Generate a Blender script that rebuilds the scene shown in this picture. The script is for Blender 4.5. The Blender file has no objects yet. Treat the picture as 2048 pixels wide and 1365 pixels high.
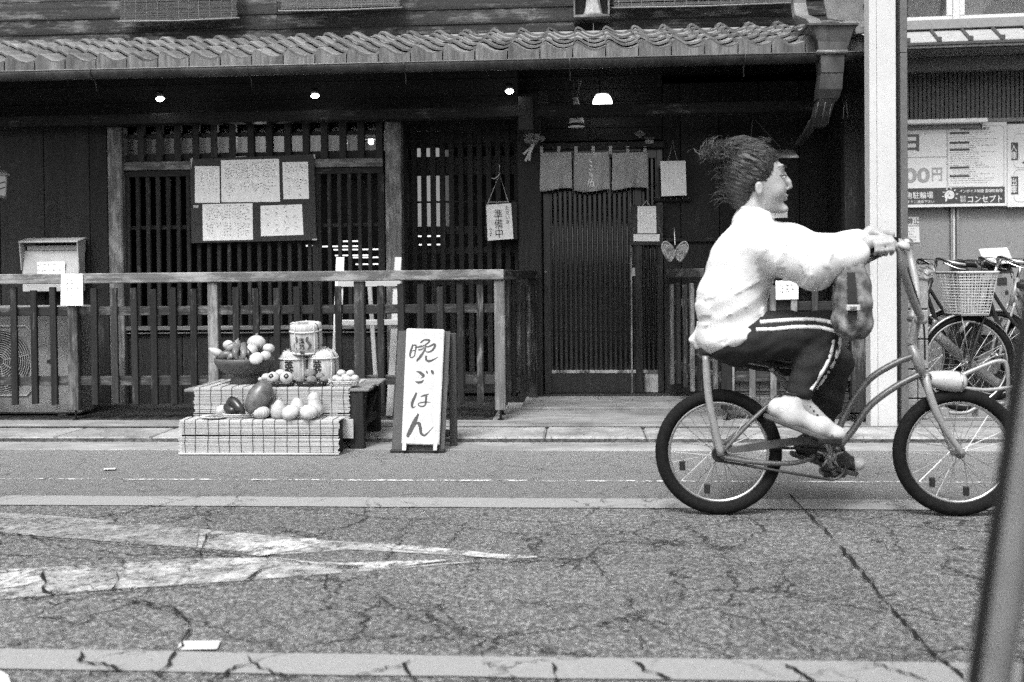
import bpy, bmesh, math, random
import numpy as np
from math import sin, cos, tan, pi, radians, sqrt, hypot
from mathutils import Vector, Matrix, Euler

random.seed(7)
S = bpy.context.scene
COL = S.collection
R = random.uniform

# ------------------------------------------------------------------ camera, sky, sun, exposure
F_PX, YAW, PITCH, ROLL, CAM_H = 2100.0, radians(3.84), radians(.84), .0095, 1.0
PPX, PPY = 1024.0, 580.8            # optical axis in the 2048 x 1365 frame (lens shifted down)
fw = Vector((-sin(YAW) * cos(PITCH), cos(YAW) * cos(PITCH), -sin(PITCH)))
_rt = Vector((cos(YAW), sin(YAW), 0)); _up = _rt.cross(fw)
rt = _rt * cos(ROLL) - _up * sin(ROLL)
up = _up * cos(ROLL) + _rt * sin(ROLL)
CAM = Vector((0, 0, CAM_H))
cd = bpy.data.cameras.new('camera')
cam = bpy.data.objects.new('camera', cd); COL.objects.link(cam)
cd.sensor_width = 36; cd.lens = F_PX / 2048 * 36
cd.shift_y = -(682.5 - PPY) / 2048
cd.clip_start = .05; cd.clip_end = 900
cam.matrix_world = Matrix(((rt.x, up.x, -fw.x, 0), (rt.y, up.y, -fw.y, 0), (rt.z, up.z, -fw.z, CAM_H), (0, 0, 0, 1)))
cd.dof.use_dof = True; cd.dof.focus_distance = 6.2; cd.dof.aperture_fstop = 3.0
S.camera = cam

SUN_EL, SUN_AZ = radians(57), radians(196)     # compass style, 0 = +Y, clockwise
w = bpy.data.worlds.new('World'); S.world = w; w.use_nodes = True
nt = w.node_tree; nt.nodes.clear()
sky = nt.nodes.new('ShaderNodeTexSky'); sky.sky_type = 'NISHITA'; sky.sun_disc = False
sky.sun_elevation = SUN_EL; sky.sun_rotation = SUN_AZ
sky.air_density = 1.0; sky.dust_density = 6.0; sky.ozone_density = 1.0
bw = nt.nodes.new('ShaderNodeRGBToBW')         # black and white film
bg = nt.nodes.new('ShaderNodeBackground'); bg.inputs['Strength'].default_value = .14
wo = nt.nodes.new('ShaderNodeOutputWorld')
nt.links.new(sky.outputs[0], bw.inputs[0]); nt.links.new(bw.outputs[0], bg.inputs['Color']); nt.links.new(bg.outputs[0], wo.inputs[0])
sl = bpy.data.lights.new('sun', 'SUN'); sl.energy = 1.5; sl.angle = radians(16); sl.color = (1, 1, 1)
so = bpy.data.objects.new('sun', sl); COL.objects.link(so)
sd = Vector((sin(SUN_AZ) * cos(SUN_EL), cos(SUN_AZ) * cos(SUN_EL), sin(SUN_EL)))
so.rotation_euler = sd.to_track_quat('Z', 'Y').to_euler(); so.location = (0, -6, 12)
vs = S.view_settings
S.display_settings.display_device = 'sRGB'
vs.view_transform = 'Standard'; vs.look = 'None'; vs.gamma = 1; vs.use_curve_mapping = False
vs.exposure = .95
S.cycles.use_denoising = False          # its fine noise stands for the film grain
S.cycles.use_adaptive_sampling = True; S.cycles.adaptive_threshold = .04; S.cycles.adaptive_min_samples = 16
S.cycles.max_bounces = 8; S.cycles.sample_clamp_indirect = 6

# ------------------------------------------------------------------ measuring the photograph: pixel -> point on a real plane
def ray(px, py): return fw * F_PX + rt * (px - PPX) - up * (py - PPY)
def P(px, py, Y):
    d = ray(px, py); return CAM + d * (Y / d.y)
def G(px, py, z=0.0):
    d = ray(px, py); return CAM + d * ((z - CAM_H) / d.z)
def onplane(px, py, o, n):
    d = ray(px, py); return CAM + d * ((o - CAM).dot(n) / d.dot(n))
def X(px, Y, py=550): return P(px, py, Y).x
def Z(py, Y, px=700): return P(px, py, Y).z

# ------------------------------------------------------------------ objects
WM = {}
def add(name, data, mw, parent=None, **props):
    o = bpy.data.objects.new(name, data); COL.objects.link(o)
    if parent is not None:
        o.parent = parent; o.matrix_basis = WM[parent.name].inverted() @ mw
    else:
        o.matrix_basis = mw
    WM[o.name] = mw.copy()
    for k, v in props.items():
        if v is not None: o[k] = v
    return o
def thing(name, label, cat, loc, group=None):
    return add(name, None, Matrix.Translation(Vector(loc)), None, label=label, category=cat, group=group)
def structure(o):
    o['kind'] = 'structure'; return o
def copy_thing(src, offset, label=None, rot=None):
    """copy a thing with its parts and sub-parts, moved by offset"""
    m = Matrix.Translation(Vector(offset))
    def rec(o, par):
        c = o.copy(); COL.objects.link(c)
        if par is not None: c.parent = par
        else:
            base = WM[o.name]
            nm = m @ base
            if rot is not None: nm = nm @ rot
            c.matrix_basis = nm; WM[c.name] = nm
        for ch in o.children: rec(ch, c)
        return c
    c = rec(src, None)
    if label: c['label'] = label
    return c

class MB:
    """collects faces in world coordinates, then becomes one object centred on itself"""
    def __init__(s): s.v = []; s.f = []
    def vert(s, p): s.v.append(Vector(p)); return len(s.v) - 1
    def poly(s, pts):
        b = len(s.v); s.v += [Vector(p) for p in pts]; s.f.append(tuple(range(b, b + len(pts)))); return s
    def box(s, x0, x1, y0, y1, z0, z1, M=None):
        c = [Vector((x, y, z)) for x in (x0, x1) for y in (y0, y1) for z in (z0, z1)]
        if M is not None: c = [M @ p for p in c]
        b = len(s.v); s.v += c
        for q in ((0, 1, 3, 2), (4, 6, 7, 5), (0, 4, 5, 1), (2, 3, 7, 6), (0, 2, 6, 4), (1, 5, 7, 3)):
            s.f.append(tuple(b + i for i in q))
        return s
    def rings(s, rings, close=True, caps=True):
        b = len(s.v); n = len(rings[0])
        for r in rings: s.v += [Vector(p) for p in r]
        for i in range(len(rings) - 1):
            for j in range(n if close else n - 1):
                k = (j + 1) % n
                s.f.append((b + i * n + j, b + i * n + k, b + (i + 1) * n + k, b + (i + 1) * n + j))
        if caps and close:
            s.f.append(tuple(b + j for j in range(n))[::-1])
            s.f.append(tuple(b + (len(rings) - 1) * n + j for j in range(n)))
        return s
    def tube(s, pts, r, n=8, caps=True, flat=1.0):
        pts = [Vector(p) for p in pts]
        rs = r if isinstance(r, (list, tuple)) else [r] * len(pts)
        out = []; ref = None
        for i, p in enumerate(pts):
            t = (pts[min(i + 1, len(pts) - 1)] - pts[max(i - 1, 0)]).normalized()
            if ref is None: ref = Vector((0, 0, 1)) if abs(t.z) < .9 else Vector((0, 1, 0))
            a = t.cross(ref).normalized(); c = a.cross(t).normalized(); ref = c
            out.append([p + (a * cos(2 * pi * k / n) + c * sin(2 * pi * k / n) * flat) * rs[i] for k in range(n)])
        return s.rings(out, True, caps)
    def lathe(s, prof, c=(0, 0, 0), n=24, axis=None, fn=None):
        """prof: list of (radius, height); axis: Matrix rotating Z"""
        c = Vector(c); out = []
        for r, h in prof:
            ring = []
            for k in range(n):
                a = 2 * pi * k / n
                rr = r * (fn(a, h) if fn else 1)
                q = Vector((rr * cos(a), rr * sin(a), h))
                if axis is not None: q = axis @ q
                ring.append(c + q)
            out.append(ring)
        return s.rings(out)
    def torus(s, c, R_, r, axis='Y', n=32, m=10, fl=1.0, M=None):
        c = Vector(c); b = len(s.v)
        for i in range(n):
            a = 2 * pi * i / n
            for j in range(m):
                t = 2 * pi * j / m
                q = R_ + r * cos(t); h = r * sin(t) * fl
                p = Vector((q * cos(a), h, q * sin(a))) if axis == 'Y' else (Vector((q * cos(a), q * sin(a), h)) if axis == 'Z' else Vector((h, q * cos(a), q * sin(a))))
                if M is not None: p = M @ p
                s.v.append(c + p)
        for i in range(n):
            for j in range(m):
                k, l = (i + 1) % n, (j + 1) % m
                s.f.append((b + i * m + j, b + i * m + l, b + k * m + l, b + k * m + j))
        return s
    def ribbon(s, pts, ws, nrm):
        nrm = Vector(nrm); L = []; Rr = []
        for i, p in enumerate(pts):
            t = Vector(pts[min(i + 1, len(pts) - 1)]) - Vector(pts[max(i - 1, 0)])
            a = t.cross(nrm)
            if a.length > 0: a.normalize()
            L.append(Vector(p) + a * ws[i] / 2); Rr.append(Vector(p) - a * ws[i] / 2)
        b = len(s.v); s.v += L + Rr; n = len(pts)
        for i in range(n - 1): s.f.append((b + i, b + n + i, b + n + i + 1, b + i + 1))
        return s
    def prism(s, pts, d):
        """polygon extruded by vector d"""
        d = Vector(d); a = [Vector(p) for p in pts]; return s.rings([a, [p + d for p in a]])
    def build(s, name, mat, parent=None, smooth=False, bevel=0, seg=1, fix=True, **props):
        c = sum(s.v, Vector()) / len(s.v)
        me = bpy.data.meshes.new(name)
        me.from_pydata([p - c for p in s.v], [], s.f)
        if fix or bevel:
            bm = bmesh.new(); bm.from_mesh(me)
            if fix: bmesh.ops.recalc_face_normals(bm, faces=bm.faces)
            if bevel:
                ed = [e for e in bm.edges if len(e.link_faces) == 2 and e.calc_face_angle(0) > .5]
                bmesh.ops.bevel(bm, geom=ed, offset=bevel, segments=seg, affect='EDGES', clamp_overlap=True)
            bm.to_mesh(me); bm.free()
        if smooth:
            me.shade_smooth()
            if smooth != 'all':
                pass
        me.materials.append(mat)
        return add(name, me, Matrix.Translation(c), parent, **props)

_boxes = {}
def box(name, x0, x1, y0, y1, z0, z1, mat, parent=None, bev=.003, rot=None, **props):
    dx, dy, dz = abs(x1 - x0), abs(y1 - y0), abs(z1 - z0)
    key = (round(dx, 4), round(dy, 4), round(dz, 4), round(bev, 4), mat.name)
    me = _boxes.get(key)
    if me is None:
        bm = bmesh.new(); bmesh.ops.create_cube(bm, size=1)
        bmesh.ops.scale(bm, vec=(dx, dy, dz), verts=bm.verts)
        if bev: bmesh.ops.bevel(bm, geom=bm.edges[:], offset=min(bev, dx * .3, dy * .3, dz * .3), segments=1, affect='EDGES')
        me = bpy.data.meshes.new(name); bm.to_mesh(me); bm.free(); me.materials.append(mat); _boxes[key] = me
    mw = Matrix.Translation(((x0 + x1) / 2, (y0 + y1) / 2, (z0 + z1) / 2))
    if rot is not None: mw = mw @ rot
    return add(name, me, mw, parent, **props)

def smooth_path(pts, n=6):
    pts = [np.array(p, float) for p in pts]; out = []
    for i in range(len(pts) - 1):
        p0, p1, p2, p3 = pts[max(i - 1, 0)], pts[i], pts[i + 1], pts[min(i + 2, len(pts) - 1)]
        for k in range(n):
            t = k / n
            out.append(.5 * (2 * p1 + (p2 - p0) * t + (2 * p0 - 5 * p1 + 4 * p2 - p3) * t * t + (3 * p1 - p0 - 3 * p2 + p3) * t ** 3))
    out.append(pts[-1]); return [tuple(q) for q in out]

# ------------------------------------------------------------------ materials (all neutral: the place is seen on black and white film)
def NT(name):
    m = bpy.data.materials.new(name); m.use_nodes = True
    t = m.node_tree; return m, t, t.nodes['Principled BSDF']
def nd(t, typ, **kw):
    n = t.nodes.new('ShaderNode' + typ)
    for k, v in kw.items():
        if k in n.inputs: n.inputs[k].default_value = v
        else: setattr(n, k, v)
    return n
def math_(t, op, a, b=None, c=None, clamp=False):
    n = t.nodes.new('ShaderNodeMath'); n.operation = op; n.use_clamp = clamp
    for i, x in enumerate((a, b, c)):
        if x is None: continue
        if isinstance(x, (int, float)): n.inputs[i].default_value = x
        else: t.links.new(x, n.inputs[i])
    return n.outputs[0]
def ramp(t, fac, lo, hi, a=0.0, b=1.0):
    n = t.nodes.new('ShaderNodeMapRange'); n.clamp = True
    n.inputs[1].default_value = lo; n.inputs[2].default_value = hi; n.inputs[3].default_value = a; n.inputs[4].default_value = b
    t.links.new(fac, n.inputs[0]); return n.outputs[0]
def mixv(t, f, a, b):
    n = t.nodes.new('ShaderNodeMix'); n.data_type = 'FLOAT'
    for i, x in zip((0, 2, 3), (f, a, b)):
        if isinstance(x, (int, float)): n.inputs[i].default_value = x
        else: t.links.new(x, n.inputs[i])
    return n.outputs[0]
def coords(t, stretch=(1, 1, 1), rnd=True):
    tc = t.nodes.new('ShaderNodeTexCoord'); v = tc.outputs['Object']
    if rnd:
        oi = t.nodes.new('ShaderNodeObjectInfo')
        mu = math_(t, 'MULTIPLY', oi.outputs['Random'], 53.0)
        cx = t.nodes.new('ShaderNodeCombineXYZ')
        for i in range(3): t.links.new(mu, cx.inputs[i])
        ad = t.nodes.new('ShaderNodeVectorMath'); ad.operation = 'ADD'
        t.links.new(v, ad.inputs[0]); t.links.new(cx.outputs[0], ad.inputs[1]); v = ad.outputs[0]
    mp = t.nodes.new('ShaderNodeMapping'); mp.inputs['Scale'].default_value = stretch
    t.links.new(v, mp.inputs[0]); return mp.outputs[0]
def noise(t, v, scale, detail=5, rough=.6, dist=0):
    n = nd(t, 'TexNoise', Scale=scale, Detail=detail, Roughness=rough, Distortion=dist)
    t.links.new(v, n.inputs['Vector']); return n.outputs['Fac']
def bumpn(t, bsdf, h, strength=.4, dist=.01):
    b = nd(t, 'Bump', Strength=strength, Distance=dist); t.links.new(h, b.inputs['Height']); t.links.new(b.outputs[0], bsdf.inputs['Normal'])

def rough_mat(name, lo, hi, scale=20, rough=.8, bump=.3, spec=.3, rnd=True, big=None, metal=0, stretch=(1, 1, 1), dist=.004, vary=0):
    """gray surface with mottling from lo to hi; big=(scale, amount) adds larger blotches"""
    m, t, b = NT(name); v = coords(t, stretch, rnd)
    n1 = noise(t, v, scale, 7, .65)
    c = ramp(t, n1, .3, .7, lo, hi)
    if big:
        n2 = noise(t, v, big[0], 3, .55)
        c = math_(t, 'MULTIPLY', c, ramp(t, n2, .3, .7, 1 - big[1], 1 + big[1]))
    if vary:
        oi = t.nodes.new('ShaderNodeObjectInfo'); c = math_(t, 'MULTIPLY', c, ramp(t, oi.outputs['Random'], 0, 1, 1 - vary, 1 + vary))
    t.links.new(c, b.inputs['Base Color'])
    b.inputs['Roughness'].default_value = rough; b.inputs['Specular IOR Level'].default_value = spec; b.inputs['Metallic'].default_value = metal
    if bump: bumpn(t, b, n1, bump, dist)
    return m
def wood(name, lo, hi, axis='Z', rough=.7, spec=.35, patch=0.0, patchval=.2, bump=.5, grain=60):
    """planed timber: streaks along axis, per-piece shift, optional weathered paler patches"""
    m, t, b = NT(name)
    st = {'X': (.05, 1, 1), 'Y': (1, .05, 1), 'Z': (1, 1, .05)}[axis]
    v = coords(t, st, True)
    g = noise(t, v, grain, 6, .7, .3)
    g2 = noise(t, v, grain * .25, 3, .6, .8)
    gg = math_(t, 'ADD', math_(t, 'MULTIPLY', g, .6), math_(t, 'MULTIPLY', g2, .4))
    c = ramp(t, gg, .3, .7, lo, hi)
    oi = t.nodes.new('ShaderNodeObjectInfo')
    c = math_(t, 'MULTIPLY', c, ramp(t, oi.outputs['Random'], 0, 1, .75, 1.25))
    if patch:
        v2 = coords(t, tuple(.35 if x < 1 else 1 for x in st), True)
        pn = noise(t, v2, 9, 7, .72, .2)
        mk = ramp(t, math_(t, 'ADD', pn, math_(t, 'MULTIPLY', math_(t, 'SUBTRACT', g, .5), .35)), 1 - patch - .06, 1 - patch + .1)
        c = mixv(t, mk, c, patchval)
    t.links.new(c, b.inputs['Base Color'])
    t.links.new(ramp(t, g, .3, .7, rough - .12, rough + .12), b.inputs['Roughness'])
    b.inputs['Specular IOR Level'].default_value = spec
    bumpn(t, b, gg, bump, .003)
    return m
def flat(name, g, rough=.6, spec=.4, metal=0, coat=0):
    m, t, b = NT(name); v = coords(t)
    n = noise(t, v, 35, 5, .6)
    c = ramp(t, n, .3, .7, g * .88, min(1, g * 1.1))
    t.links.new(c, b.inputs['Base Color'])
    t.links.new(ramp(t, n, .3, .7, max(.03, rough - .07), min(1, rough + .07)), b.inputs['Roughness'])
    b.inputs['Specular IOR Level'].default_value = spec; b.inputs['Metallic'].default_value = metal; b.inputs['Coat Weight'].default_value = coat
    return m
def glow(name, s, g=1.0):
    m, t, b = NT(name); b.inputs['Base Color'].default_value = (g, g, g, 1)
    b.inputs['Emission Color'].default_value = (1, 1, 1, 1); b.inputs['Emission Strength'].default_value = s
    return m
def glass(name, rough=.05):
    m, t, b = NT(name); b.inputs['Base Color'].default_value = (.02, .02, .02, 1); b.inputs['Roughness'].default_value = rough
    b.inputs['Specular IOR Level'].default_value = .6
    tr = t.nodes.new('ShaderNodeBsdfTransparent'); mx = t.nodes.new('ShaderNodeMixShader'); mx.inputs[0].default_value = .35
    t.links.new(tr.outputs[0], mx.inputs[1]); t.links.new(b.outputs[0], mx.inputs[2])
    t.links.new(mx.outputs[0], t.nodes['Material Output'].inputs[0]); return m

M = {}
for ax in 'XYZ':
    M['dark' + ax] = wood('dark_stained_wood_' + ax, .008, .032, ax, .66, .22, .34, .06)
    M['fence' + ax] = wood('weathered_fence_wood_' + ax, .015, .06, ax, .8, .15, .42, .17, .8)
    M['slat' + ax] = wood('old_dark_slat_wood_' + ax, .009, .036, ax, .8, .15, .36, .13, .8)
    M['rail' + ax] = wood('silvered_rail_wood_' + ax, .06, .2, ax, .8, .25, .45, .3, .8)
    M['pale' + ax] = wood('pale_bare_wood_' + ax, .5, .7, ax, .7, .25, 0, 0, .3)
    M['pillar' + ax] = wood('worn_pillar_wood_' + ax, .04, .13, ax, .75, .3, .46, .24, .6)
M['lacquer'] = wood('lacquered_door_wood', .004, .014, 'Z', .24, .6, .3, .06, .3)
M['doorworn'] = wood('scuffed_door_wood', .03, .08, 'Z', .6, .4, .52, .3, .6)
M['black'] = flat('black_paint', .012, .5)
M['rubber'] = rough_mat('tyre_rubber', .006, .014, 60, .85, .3, .12)
M['paper'] = flat('white_paper', .8, .85, .2)
M['ink'] = flat('black_ink', .02, .7, .2)
M['inkgrey'] = flat('faded_ink', .1, .8, .2)
M['steelwhite'] = rough_mat('white_enamelled_steel', .36, .46, 12, .5, .05, .4, big=(4, .14))
M['metal'] = flat('worn_steel', .35, .4, .5, .8)
M['chrome'] = flat('chrome', .62, .2, .5, 1.0)
M['string'] = flat('pale_cord', .5, .9, .1)
# ================================================================== ground
def crackmask(t, v):
    """hairline crazing: two nets of irregular cracks, broken up in patches"""
    nz = nd(t, 'TexNoise', Scale=9.0, Detail=8.0, Roughness=.72); t.links.new(v, nz.inputs['Vector'])
    sc = t.nodes.new('ShaderNodeVectorMath'); sc.operation = 'SCALE'; sc.inputs['Scale'].default_value = .16; t.links.new(nz.outputs['Color'], sc.inputs[0])
    wv = t.nodes.new('ShaderNodeVectorMath'); wv.operation = 'ADD'; t.links.new(v, wv.inputs[0]); t.links.new(sc.outputs[0], wv.inputs[1])
    out = None
    for scale, w0, w1, ns, lo, hi in ((1.6, .002, .0085, 1.3, .43, .52), (3.1, .004, .015, 1.7, .48, .55)):
        vo = nd(t, 'TexVoronoi', Scale=scale); vo.feature = 'DISTANCE_TO_EDGE'; t.links.new(wv.outputs[0], vo.inputs['Vector'])
        k = math_(t, 'MULTIPLY', ramp(t, vo.outputs['Distance'], w0, w1, 1, 0), ramp(t, noise(t, v, ns, 4, .65), lo, hi, 0, 1))
        k = math_(t, 'MULTIPLY', k, ramp(t, noise(t, v, 15, 4, .7), .36, .5, .15, 1))
        out = k if out is None else math_(t, 'MAXIMUM', out, k)
    return out
def asphalt():
    m, t, b = NT('old_asphalt')
    tc = t.nodes.new('ShaderNodeTexCoord'); v = tc.outputs['Object']
    agg = nd(t, 'TexVoronoi', Scale=120.0); t.links.new(v, agg.inputs['Vector'])
    sep = t.nodes.new('ShaderNodeSeparateColor'); t.links.new(agg.outputs['Color'], sep.inputs[0])
    stone = math_(t, 'POWER', sep.outputs[0], 2.2)
    fine = noise(t, v, 260, 3, .7)
    mid = noise(t, v, 38, 6, .75)
    big = noise(t, v, 1.1, 5, .6)
    c = ramp(t, fine, .3, .7, .025, .135)
    c = math_(t, 'ADD', c, math_(t, 'MULTIPLY', stone, .2))
    c = math_(t, 'MULTIPLY', c, ramp(t, mid, .32, .68, .55, 1.4))
    c = math_(t, 'MULTIPLY', c, ramp(t, big, .3, .7, .8, 1.2))
    # the strip beside the kerb is older, smoother and paler
    sy = t.nodes.new('ShaderNodeSeparateXYZ'); t.links.new(v, sy.inputs[0])
    yy = math_(t, 'ADD', sy.outputs[1], math_(t, 'MULTIPLY', noise(t, v, 3, 4), .12))
    near = ramp(t, yy, 4.63, 4.75, 0, 1)
    smoothc = math_(t, 'ADD', ramp(t, fine, .25, .75, .11, .21), math_(t, 'MULTIPLY', stone, .03))
    smoothc = math_(t, 'MULTIPLY', smoothc, ramp(t, noise(t, v, 14, 6, .7), .3, .7, .85, 1.12))
    smoothc = math_(t, 'MULTIPLY', smoothc, ramp(t, yy, 4.8, 6.0, .9, 1.12))
    c = mixv(t, near, c, smoothc)
    ck = crackmask(t, v)
    ck = math_(t, 'MULTIPLY', ck, math_(t, 'SUBTRACT', 1.0, math_(t, 'MULTIPLY', near, .8)))
    c = mixv(t, math_(t, 'MULTIPLY', ck, .85), c, .02)
    t.links.new(c, b.inputs['Base Color']); b.inputs['Roughness'].default_value = .9; b.inputs['Specular IOR Level'].default_value = .25
    h = math_(t, 'ADD', math_(t, 'MULTIPLY', mid, .8), math_(t, 'SUBTRACT', math_(t, 'MULTIPLY', stone, .35), ck))
    bumpn(t, b, h, .8, .012)
    return m, v
M['asphalt'], _ = asphalt()

def worn_paint(name, val, cover, edge=.08, fine=60):
    """road paint with holes where the traffic has taken it off"""
    m, t, b = NT(name)
    tc = t.nodes.new('ShaderNodeTexCoord'); v = tc.outputs['Object']
    n1 = noise(t, v, 9, 6, .7); n2 = noise(t, v, fine, 5, .75)
    k = math_(t, 'ADD', math_(t, 'MULTIPLY', n1, .55), math_(t, 'MULTIPLY', n2, .45))
    al = ramp(t, k, .5 - cover - edge, .5 - cover + edge, 0, 1)
    c = ramp(t, noise(t, v, 120, 4, .7), .3, .7, val * .78, val * 1.08)
    c = mixv(t, crackmask(t, v), c, .04)
    t.links.new(c, b.inputs['Base Color']); b.inputs['Roughness'].default_value = .8
    t.links.new(al, b.inputs['Alpha'])
    bumpn(t, b, n2, .3, .003)
    return m
M['strip'] = worn_paint('grey_road_strip', .27, .32, .05)
M['thinpaint'] = worn_paint('worn_thin_white_paint', .7, -.025, .04, 40)
M['wornwhite'] = worn_paint('worn_white_paint', .5, .0, .09, 50)
M['freshwhite'] = worn_paint('thick_white_paint', .6, .14, .05)
M['halfwhite'] = worn_paint('half_worn_white_paint', .6, .0, .06, 45)
M['crack'] = flat('crack_dirt', .018, .95, .1)
M['concrete'] = rough_mat('gutter_concrete', .2, .32, 16, .85, .4, .2, False, (2.5, .38), stretch=(.5, 1, 1))
M['kerbstone'] = rough_mat('kerb_stone', .18, .33, 40, .85, .4, .2, True, (4, .4), vary=.12)
M['apron'] = rough_mat('apron_concrete', .12, .25, 14, .85, .4, .2, False, (1.8, .3), stretch=(.35, 1, 1))
M['step'] = rough_mat('stone_step', .1, .22, 25, .75, .3, .3, False, (3, .3), stretch=(.4, 1, 1))
M['dirt'] = flat('joint_fill', .03, .95, .1)

g = MB().poly([(-70, -40, 0), (70, -40, 0), (70, 90, 0), (-70, 90, 0)])
c0 = sum(g.v, Vector()) / 4
me = bpy.data.meshes.new('road'); me.from_pydata(g.v, [], g.f); me.materials.append(M['asphalt'])
road = structure(add('road', me, Matrix.Identity(4)))

def sheet(name, pts, z, mat, parent=road):
    b = MB().poly([(p[0], p[1], z) for p in pts])
    me = bpy.data.meshes.new(name); me.from_pydata(b.v, [], b.f); me.materials.append(mat)
    return add(name, me, Matrix.Identity(4), parent)
def wavy(x0, x1, y0, y1, n=60, amp=.006):
    a = [(x0 + (x1 - x0) * i / n, y0 + R(-amp, amp)) for i in range(n + 1)]
    c = [(x0 + (x1 - x0) * i / n, y1 + R(-amp, amp)) for i in range(n + 1)]
    return a + c[::-1]
Y0 = G(1024, 1017).y; Y1 = G(1024, 998).y
sheet('road_strip', wavy(-2.66, 12, Y0, Y1, 90, .004), .004, M['strip'])
Y0 = G(700, 1353).y; Y1 = G(700, 1311).y
sheet('road_strip', wavy(-7, 9, Y0, Y1, 60, .006), .004, M['strip'])
Yc = G(1024, 963).y
sheet('road_line', wavy(-9, 12, Yc - .014, Yc + .014, 150, .006), .004, M['thinpaint'])
# the worn white diamond marking: two arms that meet in a point at the right
def gp(*pts): return [G(x, y)[:2] for x, y in pts]
sheet('road_marking', gp((400, 1060), (430, 1063), (620, 1081), (760, 1090), (900, 1102), (1074, 1118), (1000, 1120), (930, 1114), (700, 1101), (560, 1112), (420, 1100), (395, 1098)), .004, M['wornwhite'])
M['faintwhite'] = worn_paint('faded_road_paint', .34, .0, .09, 50)
sheet('road_marking', gp((-60, 1024), (140, 1036), (398, 1060), (393, 1098), (250, 1087), (100, 1076), (-60, 1064)), .004, M['faintwhite'])
sheet('road_marking', gp((-60, 1146), (60, 1139), (220, 1131), (380, 1119), (470, 1118), (560, 1118), (690, 1134), (760, 1140), (900, 1128), (1074, 1119), (950, 1126), (760, 1143), (560, 1158), (400, 1170), (220, 1181), (80, 1195), (-60, 1206)), .004, M['wornwhite'])
for q in (((480, 1107), (560, 1085), (632, 1081), (600, 1100), (520, 1116)), ((690, 1134), (812, 1129), (815, 1134), (765, 1143)), ((475, 1130), (512, 1121), (505, 1133)), ((985, 1112), (1074, 1117), (1074, 1119), (1010, 1121))):
    pass
sheet('paint_patch', gp((362, 1288), (441, 1287), (434, 1304), (354, 1306)), .008, M['freshwhite'])
sheet('paint_patch', gp((-40, 1340), (2, 1348), (16, 1357), (22, 1375), (-40, 1400)), .008, M['freshwhite'])
sheet('paint_patch', gp((208, 940), (232, 939), (231, 942), (207, 943)), .008, M['freshwhite'])

for q in (((470, 1108), (500, 1094), (560, 1084), (632, 1080), (640, 1090), (600, 1103), (560, 1110), (520, 1117)), ((640, 1128), (690, 1131), (760, 1128), (830, 1126), (900, 1124), (815, 1136), (765, 1144), (710, 1139)), ((465, 1134), (480, 1124), (520, 1119), (520, 1130)), ((900, 1103), (985, 1111), (1074, 1117), (1074, 1119.5), (1010, 1122), (930, 1116)), ((760, 1091), (900, 1102), (900, 1111), (780, 1101)), ((-60, 1150), (60, 1142), (85, 1165), (40, 1178), (-60, 1186))):
    sheet('paint_patch', gp(*q), .008, M['halfwhite'])
# dirt-filled cracks and the long cross joint
cr = MB()
def crack(pts, w=5, wob=4, z=.0105):
    wob *= 1.5
    q = []
    for i in range(len(pts) - 1):
        (x0, y0), (x1, y1) = pts[i], pts[i + 1]
        n = max(2, int(hypot(x1 - x0, y1 - y0) / 9))
        for k in range(n):
            f = k / n; q.append((x0 + (x1 - x0) * f + R(-wob, wob), y0 + (y1 - y0) * f + R(-wob, wob) * .45))
    q.append(pts[-1])
    P3 = [G(x, y, z) for x, y in q]
    ws = [w / 1000 * .85 * R(.2, 1.9) for _ in P3]; ws[0] = ws[-1] = .0005
    cr.ribbon(P3, ws, (0, 0, 1))
crack([(1575, 985), (1600, 1010), (1660, 1070), (1730, 1150), (1800, 1235), (1860, 1300), (1935, 1362)], 9, 2.5)
crack([(-20, 1064), (110, 1075), (260, 1088), (400, 1103), (520, 1114), (640, 1130), (720, 1136)], 8, 3)
crack([(-20, 1143), (90, 1138), (230, 1129), (330, 1121), (400, 1111), (412, 1066)], 7, 3)
crack([(160, 1182), (280, 1179), (350, 1172), (490, 1162), (520, 1140), (560, 1132)], 8, 3)
crack([(85, 1140), (90, 1165), (86, 1184), (160, 1186)], 10, 3)
crack([(225, 1198), (310, 1205), (355, 1220), (384, 1250)], 7, 4)
crack([(215, 1185), (240, 1160), (232, 1140)], 6, 3)
crack([(384, 1255), (355, 1300), (330, 1335), (300, 1350)], 8, 4)
crack([(165, 1303), (160, 1322), (210, 1328), (250, 1345), (300, 1342), (330, 1356)], 8, 4)
crack([(490, 1312), (500, 1322), (545, 1345), (600, 1358)], 7, 4)
crack([(500, 1322), (455, 1340), (425, 1358)], 6, 4)
crack([(820, 1318), (805, 1328), (815, 1348), (840, 1362)], 8, 4)
crack([(805, 1328), (730, 1345), (690, 1362)], 6, 4)
crack([(1100, 1322), (1112, 1345), (1108, 1372)], 9, 4)
crack([(1268, 1322), (1290, 1340), (1345, 1358)], 8, 4)
crack([(1560, 1323), (1600, 1345), (1632, 1362)], 8, 4)
crack([(1745, 1325), (1800, 1342), (1860, 1360)], 8, 4)
crack([(700, 1200), (830, 1208), (930, 1208), (1024, 1198)], 4, 5)
crack([(1024, 1199), (1120, 1210), (1210, 1212), (1280, 1198), (1390, 1190)], 5, 5)
crack([(1090, 1118), (1200, 1122), (1330, 1122), (1480, 1126), (1680, 1121)], 3.5, 3)
crack([(1480, 1216), (1560, 1214), (1650, 1200), (1730, 1172)], 4, 5)
crack([(650, 1147), (655, 1180), (648, 1208)], 4, 4)
crack([(510, 1230), (550, 1250), (580, 1262)], 5, 3)
crack([(205, 1245), (270, 1255), (340, 1268)], 4, 3)
crack([(60, 1040), (200, 1045), (330, 1052), (410, 1060)], 3, 3)
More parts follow.
